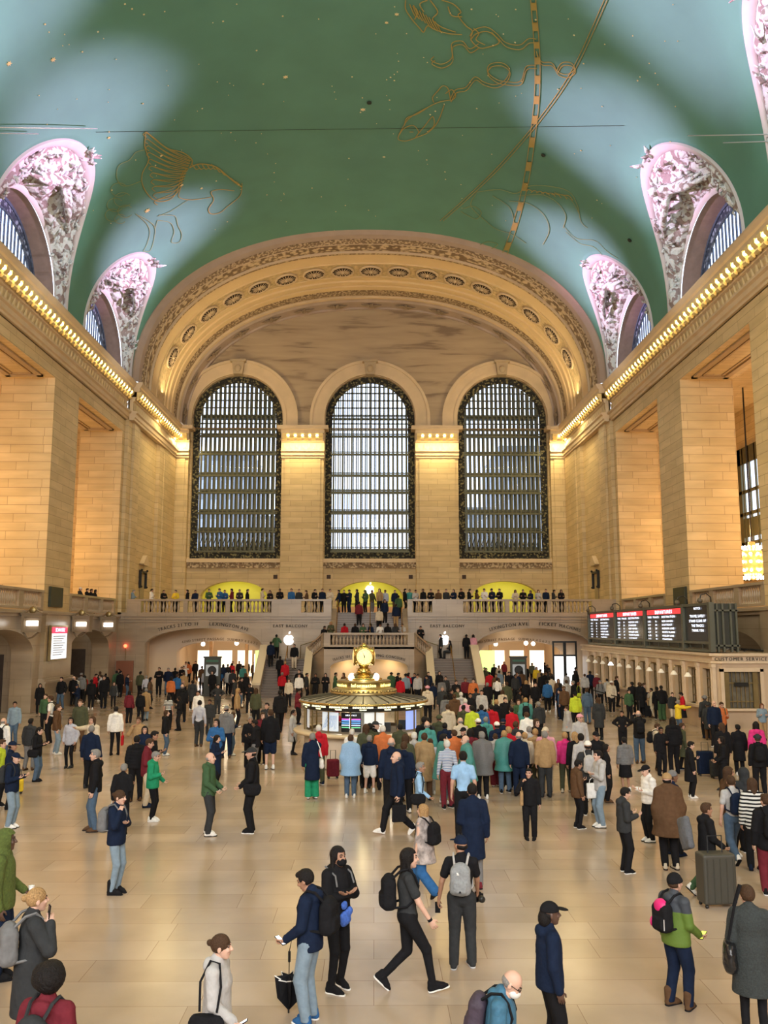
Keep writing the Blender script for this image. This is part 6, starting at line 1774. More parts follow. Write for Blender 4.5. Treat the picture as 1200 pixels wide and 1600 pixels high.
# others placed by the floor they stand on: x pixel, floor height, distance, face, clothes ...
UP = '''
b 207 63.95 jI dK sG
b 236 63.95 hW dK sK
b 255 63.95 jK dK sH
b 274 63.95 jY dK sK
b 293 63.95 jK dK sK
b 304 63.95 jN dK sK
b 326 63.95 jF dK sK
b 343 63.95 jB dK sH
b 351 64.5 jB dK sK
b 364 63.95 jM dK sK
b 375 63.95 jD dK sH
b 383 63.95 jK dK sK
b 410 63.95 jC dK sK
b 421 63.95 jK dK lH
b 437 63.95 jK dK sK
b 459 63.95 jB dK sH
b 472 63.95 jD dK sK
b 480 63.95 jH dK sH
b 491 63.95 jK dK sK
b 498 64.0 jN dK sK
b 511.5 64.0 jC dK sK
b 530 64.5 jN dN sK
b 537 64.9 jK dK sK
b 546 64.5 jN dN bK
b 558 64.9 jD dK sK
b 571 64.4 jF dK oK
b 581 66.0 jV dG sK
b 593 64.5 jA dK lK
b 602 65.0 jQ dH sK
b 617 64.4 jN dH sK
b 633 64.5 jK dK sK
b 640 64.9 jT dK sH
b 651 64.0 jL dK sK
b 662 64.0 jK dK sH
b 673 64.0 jK dK sK
b 686 64.0 jH dK sH
b 698 64.0 jD dK sK
b 709 64.0 jN dK lK
b 721 64.0 jK dK sH
b 735 64.0 jK dK sK
b 743 64.0 jH dK lK
b 757 64.0 hW dK sK
b 767 64.0 jN dK cN
b 780 64.0 jK dK sK
b 806 64.0 jC dK lK
b 819 64.0 uK dK sK
b 831 64.0 jN dK lK
b 843 64.0 jL dK lH
b 857 64.0 jN dK sK
b 863 64.0 jD dK sK
b 870 64.0 jK dK lK
'''
for ln in UP.strip().split('\n'):
    a = ln.split(); px = float(a[1]); y = float(a[2]); x = ray_to(px, 940, y=y).x
    REC.append(dict(px=px, py=930, face=RC.choice(['f', 'f', 'f', 'fl', 'fr', 'l', 'r']), top=a[3], bot=a[4], hair=a[5], arms=RC.choice(['pp', 'dd', 'ff', 'pp', 'xx']), legs='s', bag=None, skin=None, shoe=None, base=5.7 if y > 63.98 or True else 0, x=x, y=y, s=RC.uniform(.94, 1.03), zone='balcony'))
def extra(x, y, base, face, top, bot, hair, arms='dd', legs='s', zone='stairs', skin=None, s=1, lab=None):
    REC.append(dict(px=0, py=0, face=face, top=top, bot=bot, hair=hair, arms=arms, legs=legs, bag=None, skin=skin, shoe=None, base=base, x=x, y=y, s=s, zone=zone, lab=lab))
for x_, c_ in (('57.3', 'jD dK cW'), ('58.7', 'jK dK sK'), ('59.5', 'uK dK sK'), ('60.4', 'jK dK lK')):
    t_, b_, h_ = c_.split(); extra(CX-HW-.62, float(x_)-.2, 5.47, 'r', t_, b_, h_, 'ff', 's', 'side')
# stairs and landings
extra(-7.0, 63.0, 2.4, 'b', 'jF', 'dK', 'sK', 'ee', zone='left landing')
extra(-7.15, 60.9, 1.76+.16, 'b', 'jN', 'dK', 'sK', zone='left flight')
extra(-5.5, 60.7, 1.76, 'f', 'jK', 'dC', 'sK', zone='left flight')
extra(-6.35, 59.5, .96, 'b', 'jK', 'dK', 'sK', zone='left flight')
extra(-5.95, 59.0, .64, 'b', 'jR', 'dK', 'sA', zone='left flight')
extra(6.6, 63.0, 2.4, 'b', 'jK', 'dK', 'sK', zone='right landing'); extra(7.15-.05, 63.0, 2.4, 'b', 'jZ', 'dG', 'lK', zone='right landing')
extra(5.75-.3, 63.1, 2.4, 'l', 'jK', 'dD', 'lK', 'pp', 'i', 'right landing'); extra(4.75, 62.75, 2.4, 'l', 'uD', 'dK', 'sK', 'dd', 's', 'right landing')
extra(3.3, 62.6, 3.0, 'f', 'jK', 'dK', 'sK', 'pp', 's', 'right upper flight')
extra(-3.55, 62.2, 3.0, 'fr', 'jK', 'dK', 'sK', 'pp', 's', 'left upper flight')
for x, c_ in ((-3.0, 'jV dK lA'), (-2.1, 'jR dK sK'), (-1.35, 'jK dK sH'), (-.8, 'jF dK lK'), (-.25, 'jN dK lK'), (.4, 'jW dK sK'), (.95, 'jK dG sK'), (1.5, 'uD dK lH'), (2.0, 'jL dK sK')):
    t_, b_, h_ = c_.split(); extra(x, 62.0+RC.uniform(0, .1) if x > -3 else 60.6, 3.6 if x > -3 else 3.3, RC.choice(['f', 'b', 'fl']), t_, b_, h_, 'pp', 'i' if x > -3 else 's', 'central landing')
extra(-1.1, 62.9, 4.9-.16, 'b', 'jM', 'dK', 'sK', zone='central flight'); extra(.35, 62.3, 4.42-.16, 'b', 'jC', 'dK', 'sG', zone='central flight')
extra(.75, 63.1, 5.06-.16, 'f', 'jN', 'dK', 'lK', zone='central flight'); extra(1.55, 62.7, 4.74-.16, 'b', 'jN', 'dA', 'sK', zone='central flight'); extra(1.75, 63.5, 5.38-.16, 'b', 'jF', 'dK', 'sK', zone='central flight')
# under the landing arch, on the ramp
for x, y, c_, l_ in ((-2.5, 57.0, 'cF dK sK', 's'), (-1.95, 56.6, 'jH dK lH', 's'), (-3.1, 56.4, 'jK dK lK', 's'), (-3.7, 55.9, 'jK dK sK', 's'), (-4.3, 56.3, 'jD dK sK', 's'), (-4.7, 55.4, 'hW dK sK', 's'), (.0, 56.8, 'jD dK sH', 's'), (1.1, 57.1, 'pF dK bK', 's'), (1.5, 56.7, 'jK dK sK', 's'), (2.2, 56.6, 'jK dK lK', 's'), (2.55, 56.2, 'jN dK sK', 's'), (2.1, 55.8, 'jR dK sK', 's'), (2.75, 55.4, 'jL dK sK', 's')):
    t_, b_, h_ = c_.split(); extra(x, y, 0, RC.choice(['f', 'fl', 'b', 'r']), t_, b_, h_, RC.choice(['dd', 'pp', 'xx']), l_, 'arch')
# the packed passages under the balcony
for ln in '''455 1027 jM;500 1022 jK;540 1025 jC;543 1033 jH;600 1030 jD;745 1022 jC;765 1025 jK;730 1028 jR;800 1032 jT;825 1025 jK;640 1035 jA;680 1030 jN;280 1032 jK;375 1036 jK;382 1030 jW;620 1040 jK;580 1036 jK;700 1038 jL;350 1050 jO'''.split(';'):
    a = ln.split(); px = 180+float(a[0])/4; py = float(a[1])+8; y = min(ray_to(px, py, z=1.7).y, 78)
    REC.append(dict(px=px, py=py, face=RC.choice('fb'), top=a[2], bot='dK', hair=RC.choice(['sK', 'sH', 'lK']), arms='dd', legs=None, bag=None, skin=None, shoe=None, base=0, x=ray_to(px, py, y=y).x, y=y, s=1, zone='left passage'))
for ln in '''205 1025 jM;235 1028 jN;270 1026 jO;288 1030 jK;318 1032 jC;350 1026 jM;190 1035 jK;225 1036 jV;320 1040 jI;460 1040 jH;485 1032 jK;525 1028 jV;552 1034 jY;578 1038 jA;600 1044 jK;625 1044 jK;255 1042 jR;300 1045 jH;380 1042 jK;420 1046 jD;740 1055 jL;795 1040 jK;700 1060 jN'''.split(';'):
    a = ln.split(); px = 700+float(a[0])/4; py = float(a[1])+8; y = min(ray_to(px, py, z=1.7).y, 78)
    REC.append(dict(px=px, py=py, face=RC.choice('fb'), top=a[2], bot='dK', hair=RC.choice(['sK', 'sH', 'lK']), arms='dd', legs=None, bag=None, skin=None, shoe=None, base=0, x=ray_to(px, py, y=y).x, y=y, s=1, zone='right passage'))
# foreground people keep their places; they take part in the spacing below
FG = [  # head px py, feet py (true or extrapolated)
 (8, 1295, 1530), (55, 1385, 1665), (78, 1508, 1860), (342, 1457, 1740), (486, 1355, 1598), (527, 1320, 1546), (636, 1318, 1549), (720, 1305, 1512), (775, 1505, 1800), (856, 1408, 1665), (1052, 1368, 1574), (1168, 1382, 1620), (662, 1252, 1400), (185, 1233, 1396)]
FGP = []
for px, py, fy in FG:
    g = ray_to(px, fy, z=0); h = ray_to(px, py, y=g.y); FGP.append((h.x, g.y, min(1.12, max(.88, h.z/1.735))))
# ---- keep everybody at arm's length, out of the booth and the walls
pts = np.array([(d['x'], d['y']) for d in REC]+[(p[0], p[1]) for p in FGP]); base = np.array([d['base'] for d in REC]+[0]*len(FGP)); nR = len(REC)
lock = np.array([d.get('zone') in ('stairs', 'side', 'left landing', 'right landing', 'left flight', 'central landing', 'central flight', 'right upper flight', 'left upper flight') for d in REC]+[True]*len(FGP))
for it in range(60):
    D = pts[:, None]-pts[None]; L_ = np.hypot(D[..., 0], D[..., 1])+np.eye(len(pts))*9; same = np.abs(base[:, None]-base[None]) < 1
    M_ = (L_ < .56) & same; push = np.where(M_[..., None], D/np.maximum(L_, .05)[..., None]*((.58-L_)/2)[..., None], 0).sum(1)*.7
    push[nR:] = 0; mv = ~lock; bal = np.array([d.get('zone') == 'balcony' for d in REC]+[False]*len(FGP)); pts[mv] += push[mv]; q = pts[bal]; mid = np.abs(q[:, 0]+.35) < 2.8; q[:, 1] = np.clip(q[:, 1], np.where(mid, 64.35, 64.0), 66.5); q[:, 0] = np.clip(q[:, 0], -18, 17.3); pts[bal] = q; mv = mv & ~bal
    b_ = pts[mv]-np.array((BC.x, BC.y)); r = np.hypot(b_[:, 0], b_[:, 1]); k = r < 2.72; b_[k] *= (2.74/np.maximum(r[k], .1))[:, None]; q = pts[mv]; q[k] = b_[k]+np.array((BC.x, BC.y))
    q[:, 0] = np.clip(q[:, 0], -18.0, 17.3); out = (q[:, 0] > 14.3) & (q[:, 1] > 38.0); q[out & (q[:, 1] > 39), 0] = 14.25
    nb = (q[:, 0] > 14.3) & (q[:, 1] > 38.0) & (q[:, 1] <= 39); q[nb, 1] = 37.9
    st_ = (np.abs(q[:, 0]-CX) < 7.9) & (q[:, 1] > 57.75); q[st_, 1] = 57.7
    for kx, ky, kr in ((-11.0, 60.2, .85), (9.9, 60.6, .85), (12.9, 43.1, .4), (12.9, 46.1, .4), (12.9, 49.1, .4), (12.9, 52.1, .4)):
        w1 = np.hypot(q[:, 0]-kx, q[:, 1]-ky) < kr; q[w1, 1] = ky-kr-.05
    c1 = (np.abs(q[:, 0]-CX) < 2.45) & (q[:, 1] > 57.7); pts[mv] = q
for d, p in zip(REC, pts): d['x'], d['y'] = p
mid_y = 63.5
for d in REC:                    # nobody inside the piers beside the passages
    if d['base'] == 0 and 62.6 < d['y']:
        for c, h in ((-12.3, 3.9), (11.55, 3.9)):
            if (d['x'] < 0) == (c < 0) : d['x'] = min(max(d['x'], c-h+.45), c+h-.45)
        if abs(d['y']-66.9) < .9: d['x'] = min(max(d['x'], (-11.75 if d['x'] < 0 else 11.1)-2.8), (-11.75 if d['x'] < 0 else 11.1)+2.8)
    if d['base'] == 0 and d['x'] < -17.6 and d['y'] > 49 and d['y'] < 54: d['x'] = -17.7
# ---- labels that single each person out
def gcol(c): return CN[c]
def hairword(h):
    c = dict(K='black', H='brown', A='blond', G='grey', W='white', M='auburn', Z='pink').get(h[1], '')
    return {'s': c+' short hair', 'l': 'long '+c+' hair', 'u': c+' bun', 'y': c+' ponytail', 'a': 'afro', 'n': 'bald head', 'z': 'balding head', 'c': gcol(h[1])+' cap' if h[0] == 'c' else '', 'b': gcol(h[1])+' beanie' if h[0] == 'b' else '', 'o': 'raised hood'}[h[0]]
FW = dict(f='facing the viewer', b='seen from behind', l='facing left', r='facing right', fl='turned half left', fr='turned half right')
def zone_of(d):
    z = d.get('zone')
    m = {'balcony': 'at the east balcony rail', 'side': 'at the left bay balustrade', 'arch': 'before the central ramp arch', 'left passage': 'inside the left passage', 'right passage': 'inside the right passage'}
    if z in m:
        if z == 'balcony' and -3.4 < d['x'] < 2.6: return 'at the head of the central stair'
        return m[z]
    if z: return {'left landing': 'on the left stair landing', 'right landing': 'on the right stair landing', 'left flight': 'on the left stair flight', 'central landing': 'behind the central landing balusters', 'central flight': 'on the central stair flight', 'right upper flight': 'above the right splayed balustrade', 'left upper flight': 'above the left splayed balustrade'}[z]
    x, y = d['x'], d['y']; r = math.hypot(x-BC.x, y-BC.y)
    if r < 3.7: return 'at the information booth counter'
    if x > 12.2 and y > 37: return 'by the ticket windows'
    if y > 62: return 'near the left passage' if x < 0 else 'near the right passage'
    if x < -13.5 and y > 44: return 'near the left wall'
    if y > 48: return 'before the '+('left passage' if x < -7 else 'left stairs' if x < -2 else 'central arch' if x < 3 else 'right stairs' if x < 7.5 else 'right passage')
    if y > 31: return ('left of the booth' if x < BC.x else 'right of the booth')+(' at mid distance' if y < 40 else ' farther back')
    if y > 19: return 'on the open floor at left' if x < -2.5 else ('in front of the booth' if x < 6 else 'on the crowded right floor')
    return 'on the nearer floor at '+('left' if x < -3 else 'centre' if x < 4 else 'right')
used = {}
def phrases(d):
    h = hairword(d['hair']); t = gcol(d['top'][1])+' '+TOPN[d['top'][0]].replace('hooded sweatshirt', 'hoodie').replace('padded jacket', 'padded coat'); b_ = gcol(d['bot'][1])+' '+BOTN[d['bot'][0]]
    bag = ''
    if d['bag']: bag = ' carrying '+gcol(d['bag'][1])+' '+{'b': 'backpack', 's': 'shoulder bag', 't': 'tote'}[d['bag'][0]]
    z = zone_of(d); F_ = FW[d['face']]
    return t, b_, h, bag, z, F_
def wc(s): return len(s.split())
def candidates(d):
    t, b_, h, bag, z, F_ = phrases(d)
    yield 'person in %s %s' % (t, z)
    if bag: yield 'person in %s%s, %s' % (t, bag, z)
    yield 'person in %s with %s, %s' % (t, h, z)
    yield 'person in %s and %s, %s' % (t, b_, z)
    yield 'person in %s with %s, %s, %s' % (t, h, F_, z)
    yield 'person in %s and %s, %s, %s' % (t, b_, h, z)
CAND = [list(candidates(d)) for d in REC]
from collections import Counter
cnt = Counter(c for cs in CAND for c in set(cs))
LAB = [None]*nR
for i, cs in enumerate(CAND):
    for c in cs:
        if cnt[c] == 1 and wc(c) <= 16: LAB[i] = c; break
def others(i):
    d = REC[i]; o = [j for j in range(nR) if j != i and LAB[j] is not None and abs(REC[j]['base']-d['base']) < 1 and REC[j]['top'][:2] != d['top'][:2]]
    return sorted(o, key=lambda j: math.hypot(REC[j]['x']-d['x'], (REC[j]['y']-d['y'])))[:14]
taken = set(l for l in LAB if l)
for i in range(nR):
    if LAB[i]: continue
    d = REC[i]; t, b_, h, bag, z, F_ = phrases(d); done = False
    for j in others(i):
        e = REC[j]; t2 = gcol(e['top'][1])+' '+TOPN[e['top'][0]].replace('hooded sweatshirt', 'hoodie').replace('padded jacket', 'padded coat'); dx, dy = d['x']-e['x'], d['y']-e['y']
        rel = ('just right of' if dx > 0 else 'just left of') if abs(dx) > abs(dy)*.8 else ('just behind' if dy > 0 else 'just in front of')
        zs = z.replace('at the east balcony rail', 'on the balcony').replace('behind the central landing balusters', 'on central landing').replace('at the information booth counter', 'at the booth').replace('at the head of the central stair', 'at stair head').replace('on the crowded right floor', 'on right floor').replace('at mid distance', '').strip()
        for c in ('person in %s %s the %s, %s' % (t, rel, t2, zs), 'person in %s, %s, %s the %s, %s' % (t, h, rel, t2, zs), 'person in %s, %s, %s the %s' % (t, h, rel, t2)):
            if c not in taken and wc(c) <= 16: LAB[i] = c; taken.add(c); done = True; break
        if done: break
    if not done: LAB[i] = candidates(d).__next__()
PC = {}
def getpose(*a, **k):
    key = (a, tuple(sorted(k.items())))
    if key not in PC: PC[key] = Pose(*a, **k)
    return PC[key]
FAR = sorted(range(nR), key=lambda i: REC[i]['y']*(1.25 if REC[i]['y'] > 64.2 and REC[i]['base'] == 0 else 1)*(.85 if REC[i]['base'] > 0 else 1))[286:]; FARS = set(FAR); MERGE = []
GRP = {'balcony': 'people at the east balcony rail', 'left passage': 'people in the left passage', 'right passage': 'people in the right passage'}
for i, d in enumerate(REC):
    hp = d['y']; pxh = 1360*1.7/d['y']; lod = 1 if pxh > 105 else 2
    if i in FARS: lod = 3
    legs = d['legs'] or ('s' if i % 3 else 't'); fem = d['hair'][0] in 'luy'; girth = (1.0, 1.08, .95, 1.0)[i % 4] if lod == 1 else 1.0
    if lod >= 2: legs = {'c': 's'}.get(legs, legs)
    arms = d['arms']
    if lod >= 2 and arms[0] != arms[1] and arms not in ('oo', 'ed', 'dp', 'gd'): arms = {'kd': 'kk', 'ds': 'dd', 'pg': 'pp'}.get(arms, arms)
    head = (0, .25) if 'p' in arms else ((0, 0), (.3, .05), (-.3, 0))[i % 3]
    if d['face'] in ('l', 'r'): head = (0, head[1])
    po = getpose(legs, arms, head=head, girth=girth, fem=fem)
    rz = FACE[d['face'][0]]
    if len(d['face']) == 2: rz = {'fl': -.6, 'fr': .6, 'bl': -2.4, 'br': 2.4}[d['face']]
    rz += RC.uniform(-.25, .25)
    skin = d['skin'] if d['skin'] is not None else RC.choice((0, 0, 1, 1, 2, 2, 3))
    shoe = d['shoe'] or RC.choice('KKKHDWN')
    hr, hc = d['hair'][0], d['hair'][1]
    if hc == 'Z': hr, hc = 'b', 'Z'
    zb = d['base'] - (.0 if legs != 'i' else 0)
    o = person((d['x'], d['y'], zb), rz, po, lod, d['top'][0], d['top'][1], d['bot'][0], d['bot'][1], hr, hc, skin, d['s'], shoe, seed=i)
    if i in FARS: MERGE.append(o); continue
    tag(o, LAB[i], 'person', GRP.get(d.get('zone'), 'people in the crowd on the concourse')); d['o'] = o
    if d['bag']:
        k, c = d['bag']; side = 1 if i % 2 else -1
        who = LAB[i].replace('person in ', ''); cut = who.find(' carrying ')
        if cut > 0: rest = who[cut+10:].split(','); who = who[:cut]+(',' + rest[1] if len(rest) > 1 else '')
        who = who.replace('on the open floor at left', 'on left floor').replace('on the crowded right floor', 'on right floor').replace('on the nearer floor at right', 'near the right edge').replace('left of the booth at mid distance', 'left of the booth').replace('right of the booth at mid distance', 'right of the booth'); who = who.split(); pre = len(CN[c].split())+len({'b': 'x', 's': 'x x', 't': 'x x'}[k].split())+4; who = who[:16-pre]
        while who[-1] in ('the', 'of', 'and', 'with', 'just', 'on', 'in', 'at', 'by', 'left', 'right', 'front', 'before', 'near', 'open', 'crowded', 'farther', 'nearer', 'black', 'dark', 'grey', 'light'): who.pop()
        who = ' '.join(who).rstrip(',')
        carry(o, po, k, c, '%s %s of the person in %s' % (CN[c], {'b': 'backpack', 's': 'shoulder bag', 't': 'tote bag'}[k], who), lod, side, 'bags carried in the crowd')

# the most distant people, past the three hundred built one by one
parts = []; ml = []
for r in MERGE:
    for o in [r]+list(r.children):
        me = o.data; M = r.matrix_basis if o is r else r.matrix_basis @ o.matrix_basis; n = len(me.vertices); V = np.empty(n*3, np.float32); me.vertices.foreach_get('co', V); V = V.reshape(-1, 3)
        A = np.array(M); V = V@A[:3, :3].T+A[:3, 3]; F_ = np.empty(len(me.loops), np.int32); me.loops.foreach_get('vertex_index', F_); mi = np.empty(len(me.polygons), np.int32); me.polygons.foreach_get('material_index', mi); lut = []
        for sl in o.material_slots:
            if sl.material not in ml: ml.append(sl.material)
            lut.append(ml.index(sl.material))
        parts.append((V, F_.reshape(-1, 4), np.array(lut)[mi]))
for r in MERGE:
    for c in list(r.children): bpy.data.objects.remove(c)
    bpy.data.objects.remove(r)
o = bpy.data.objects.new('distant_crowd', np_mesh('distant_crowd', parts, ml)); link(o); o['kind'] = 'stuff'; tag(o, 'farthest part of the crowd, standing before and inside the arched passages', 'crowd')
# ================================================================ FOREGROUND PEOPLE AND WHAT THEY CARRY
def fg(i, rz, lab, top, bot, hair, arms, legs='s', head=(0, 0), lean=0, girth=1, fem=False, skin=0, shoe='K', sole=None, boot=False, seed=0, cap=None, tweak=None):
    x, y, s = FGP[i]; po = Pose(legs, arms, head=head, lean=lean, girth=girth, fem=fem); po.key = po.key+(i,)
    if tweak: tweak(po)
    o = person((x, y, 0), rz, po, 0, top[0], top[1], bot[0], bot[1], hair[0], hair[1], skin, s, shoe, sole, boot, seed, cap)
    tag(o, lab, 'person', 'people in the foreground'); return o, po
R_ = PI/2
def lid(o, pts, r, name, m, n=8): a = MB(); a.tube(pts, r, n); return a.build(name, m, o, True)
# 0 green hooded sweatshirt with a paper cup, cut by the left edge
o, po = fg(0, R_+.2, 'person with raised olive green hood holding a paper cup at the left edge', 'hV', 'dN', 'oV', 'dg', girth=1.1, skin=4)
o.children[0].material_slots[0].material = mat('moss_fleece', (.075, .105, .02), .9, noise=.25, scale=40, bump=.3)
for c in o.children:
    if c.name.startswith('hood'): c.material_slots[0].material = MC['moss_fleece']
for side in (1,):
    p = wworld(o, Vector(po.wr[side]+po.hd[side]*.09+np.array((0, -.02, .04)))); t = thing('paper_cup', 'white paper coffee cup in the hand of the person in the green hood', 'cup', p)
    a = MB(); a.lathe([(0, -.05), (.028, -.05), (.038, .055), (.036, .055), (.030, -.02), (0, -.02)], n=16); a.build('cup_body', mat('paper_white', (.75, .74, .72), .6), t, True)
    a = MB(); a.lathe([(0, .05), (.040, .05), (.041, .062), (0, .066)], n=16); a.build('cup_lid', mat('lid_white', (.8, .8, .78), .4), t, True)
# 1 blonde woman telephoning, grey backpack
o, po = fg(1, R_+.55, 'blonde woman on the phone in dark grey coat with grey backpack at lower left', 'cD', 'dK', 'uA', 'ed', fem=True, skin=1)
carry(o, po, 'b', 'G', 'grey backpack worn by the blonde woman on the phone', 0); phone(o, po, -1, 'dark phone held at the ear of the blonde woman in grey coat', False, 'K', True)
# 2 afro hair seen from above at the bottom edge
o, po = fg(2, PI-.2, 'person with black afro and maroon patterned backpack top at the bottom left edge', 'jM', 'dK', 'aK', 'dd', skin=3)
carry(o, po, 'b', 'D', 'dark patterned backpack of the person with the afro at the bottom edge', 0)
# 3 woman with bun, pale hoodie
o, po = fg(3, R_-.15, 'woman with brown hair bun and pale grey hoodie looking right holding phone', 'hL', 'dG', 'uH', 'gd', fem=True, skin=1, head=(.1, .05))
phone(o, po, -1, 'phone with bright screen held by the woman in the pale grey hoodie'); carry(o, po, 's', 'K', 'black shoulder bag under the arm of the woman in the pale grey hoodie', 0, -1)
# 4 man with navy jumper, black backpack, umbrella
o, po = fg(4, -R_-.35, 'man in navy jumper and pale jeans reading phone, folded umbrella hanging from hand', 'hN', 'dI', 'sK', 'gg', head=(0, .45), skin=2, shoe='B', sole='W')
carry(o, po, 'b', 'K', 'big black backpack worn by the man in the navy jumper', 0); phone(o, po, 1, 'phone in the hands of the man in the navy jumper')
lid(o, [Vector(po.neck)+Vector((-.06, -.02, .0)), Vector(po.neck)+Vector((0, -.07, -.01)), Vector(po.neck)+Vector((.06, -.02, .0))], .016, 'collar', fabric('W'))
hp = wworld(o, Vector(po.wr[-1]+po.hd[-1]*.1)); um = thing('folded_umbrella', 'loosely folded black umbrella hanging from the wrist of the man in navy', 'umbrella', hp-Vector((.05, 0, .62)))
a = MB(); a.tube([(0, 0, -.28), (0, 0, .42)], .006, 6); a.tube([(0, 0, .30), (0, 0, .42)], .016, 8); a.tube([(0, 0, -.30), (0, 0, -.22)], .012, 6); a.build('shaft', DARK, um)
a = MB()
for k in range(7):
    q = 2*PI*k/7; c_, s_ = math.cos(q), math.sin(q); c2, s2 = math.cos(q+.45), math.sin(q+.45); c3, s3 = math.cos(q+.9), math.sin(q+.9)
    V = [(0, 0, -.24), (.07*c_, .07*s_, .10), (.17*c2, .17*s2, .14), (.08*c3, .08*s3, .10), (.17*c2*.8, .17*s2*.8, -.10), (.0, 0, .16)]
    a.add(V, [(0, 1, 4), (1, 2, 4), (2, 3, 4), (3, 0, 4), (1, 5, 2), (2, 5, 3)])
a.build('canopy', fabric('K'), um)
a = MB()
for k in range(7):
    q = 2*PI*k/7; c2, s2 = math.cos(q+.45), math.sin(q+.45); a.tube([(.07*math.cos(q), .07*math.sin(q), .105), (.17*c2, .17*s2, .145), (.08*math.cos(q+.9), .08*math.sin(q+.9), .105)], .006, 4)
a.build('ribs', fabric('W'), um); a = MB(); a.tube([(0, 0, .42), (.02, 0, .52), (.05, 0, .62)], .004, 4); a.build('wrist_strap', fabric('K'), um)
# 5 woman with mask and crossed arms
o, po = fg(5, .75, 'woman with black face mask and crossed arms in black outfit behind man in navy', 'jK', 'lK', 'lK', 'xx', 't', fem=True, skin=2, shoe='K', sole='W')
HMat = Matrix([list(po.headR[i])+[po.headC[i]] for i in range(3)]+[[0, 0, 0, 1]])
me = np_mesh('face_mask', [(*hair_sdf('m', .006), 0)], [fabric('K')]); q = inst('face_mask', me, o, fabric('K')); q.matrix_local = HMat
S_ = SDF(); rr = random.Random(8)
for k in range(9): S_.ell((rr.uniform(-.05, .05), -.175+rr.uniform(-.02, .01), .93+rr.uniform(-.11, .12)), (.045, .03, .05), .03)
V, F_ = S_.mesh(.008, fold=.008)
tag(inst('blue_scarf', np_mesh('blue_scarf', [(V, F_, 0)], [mat('royal_blue', (.05, .13, .50), .8, noise=.3, scale=30)]), None), 'bright blue knotted scarf at the waist of the masked woman', 'scarf').matrix_basis = o.matrix_basis
a = MB()
for sg in (-1, 1): a.tube([Vector(po.up(sg*.13, .08, .56)), Vector(po.up(sg*.13, -.12, .48)), Vector(po.up(sg*.14, -.165, .36))], .012, 5)
a.build('grey_piping', fabric('G'), o)
# 6 walker with backpack
o, po = fg(6, R_+.12, 'long haired person in charcoal t-shirt and black trousers striding right with backpack', 'tD', 'lK', 'lK', 'fd', 'w', girth=1.05, skin=1, shoe='K', sole='W')
carry(o, po, 'b', 'K', 'round black backpack of the striding person in charcoal t-shirt', 0)
a = MB(); w_ = Vector(po.wr[-1]); d_ = Vector(po.hd[-1]); a.tube([w_-d_*.015, w_+d_*.015], .031, 10); a.build('wrist_band', fabric('K'), o)
# 7 man with pale grey backpack and cap, camera in hand
o, po = fg(7, PI-.15, 'man with navy cap and light grey backpack seen from behind holding a camera', 'tK', 'dD', 'cN', 'fs', 't', girth=1.08, skin=2, shoe='D', sole='L', head=(.7, 0))
q = carry(o, po, 'b', 'L', 'light grey backpack with small white logo worn by the man in the navy cap', 0); q.material_slots[0].material = mat('backpack_grey', (.24, .25, .26), .8, noise=.15, scale=30, bump=.2)
a = MB()                          # small white embroidered emblem: three nested quarter arcs
for r_ in (.012, .020, .028): a.tube([(.045+r_*math.cos(t)*1.0, .093, .075+r_*math.sin(t)*.8) for t in np.linspace(PI/2, PI, 8)], .0035, 4)
a.box(.012, .045, .088, .093, .066, .073); a.build('emblem', fabric('W'), q)
a = MB(); a.hbox([(-.02, .118, -.155), (.02, .118, -.155), (0, .118, -.125)], (0, .006, 0)); a.build('lash_tab', fabric('K'), q)
cp = wworld(o, Vector(po.wr[-1]+po.hd[-1]*.11)); t = thing('camera', 'black camera in the right hand of the man with the light grey backpack', 'camera', cp, .5)
a = MB(); a.box(-.07, .07, -.035, .035, -.05, .05); a.box(-.03, .03, -.03, .03, .05, .075); a.build('camera_body', fabric('K'), t); a = MB(); a.lathe([(0, 0), (.045, 0), (.045, .07), (.038, .09), (0, .09)], n=16); l_ = a.build('lens', DARK, t, True); l_.rotation_euler = (PI/2, 0, 0); l_.location = (0, -.035, 0)
cp = wworld(o, Vector(po.wr[1]+po.hd[1]*.12)); t = thing('mobile_phone', 'phone with lit numbers in the left hand of the man with the light grey backpack', 'phone', cp, PI-.1)
a = MB(); a.box(-.035, .035, -.006, .006, -.07, .07); a.build('case', fabric('K'), t); a = MB(); letters(a, '2', .07, lambda s, h: (s, -.0075, h-.02), .02, True, .004); a.build('screen_digits', lamp('digit_white', (.9, .95, 1), 2), t)
# 8 balding man with blue jacket and mask
o, po = fg(8, R_-.3, 'balding man in blue hooded jacket and white mask reading phone, bottom centre', 'jB', 'dK', 'zG', 'gg', head=(0, .55), lean=.12, girth=1.1, skin=1)
for c in o.children:
    if c.name.startswith('jacket'): c.material_slots[0].material = mat('petrol_blue', (.035, .13, .22), .7, noise=.15, scale=20, bump=.2)
HMat = Matrix([list(po.headR[i])+[po.headC[i]] for i in range(3)]+[[0, 0, 0, 1]])
q = inst('face_mask', me, o, fabric('W')); q.matrix_local = HMat
a = MB()
for sg in (-1, 1): a.tube([(sg*.031, -.098, .01), (sg*.075, -.08, .014), (sg*.088, .0, .008)], .004, 5); a.tube([(sg*.031+.02*math.cos(t), -.100, .008+.015*math.sin(t)) for t in np.linspace(0, 2*PI, 14)], .003, 4)
a.build('glasses', DARK, o).matrix_local = HMat
q = carry(o, po, 'b', 'K', 'dark plum backpack of the balding man in the blue jacket', 0); q.material_slots[0].material = mat('plum_fabric', (.045, .03, .05), .7, noise=.2, scale=20)
phone(o, po, 1, 'phone with pale screen held by the balding man in the blue jacket')
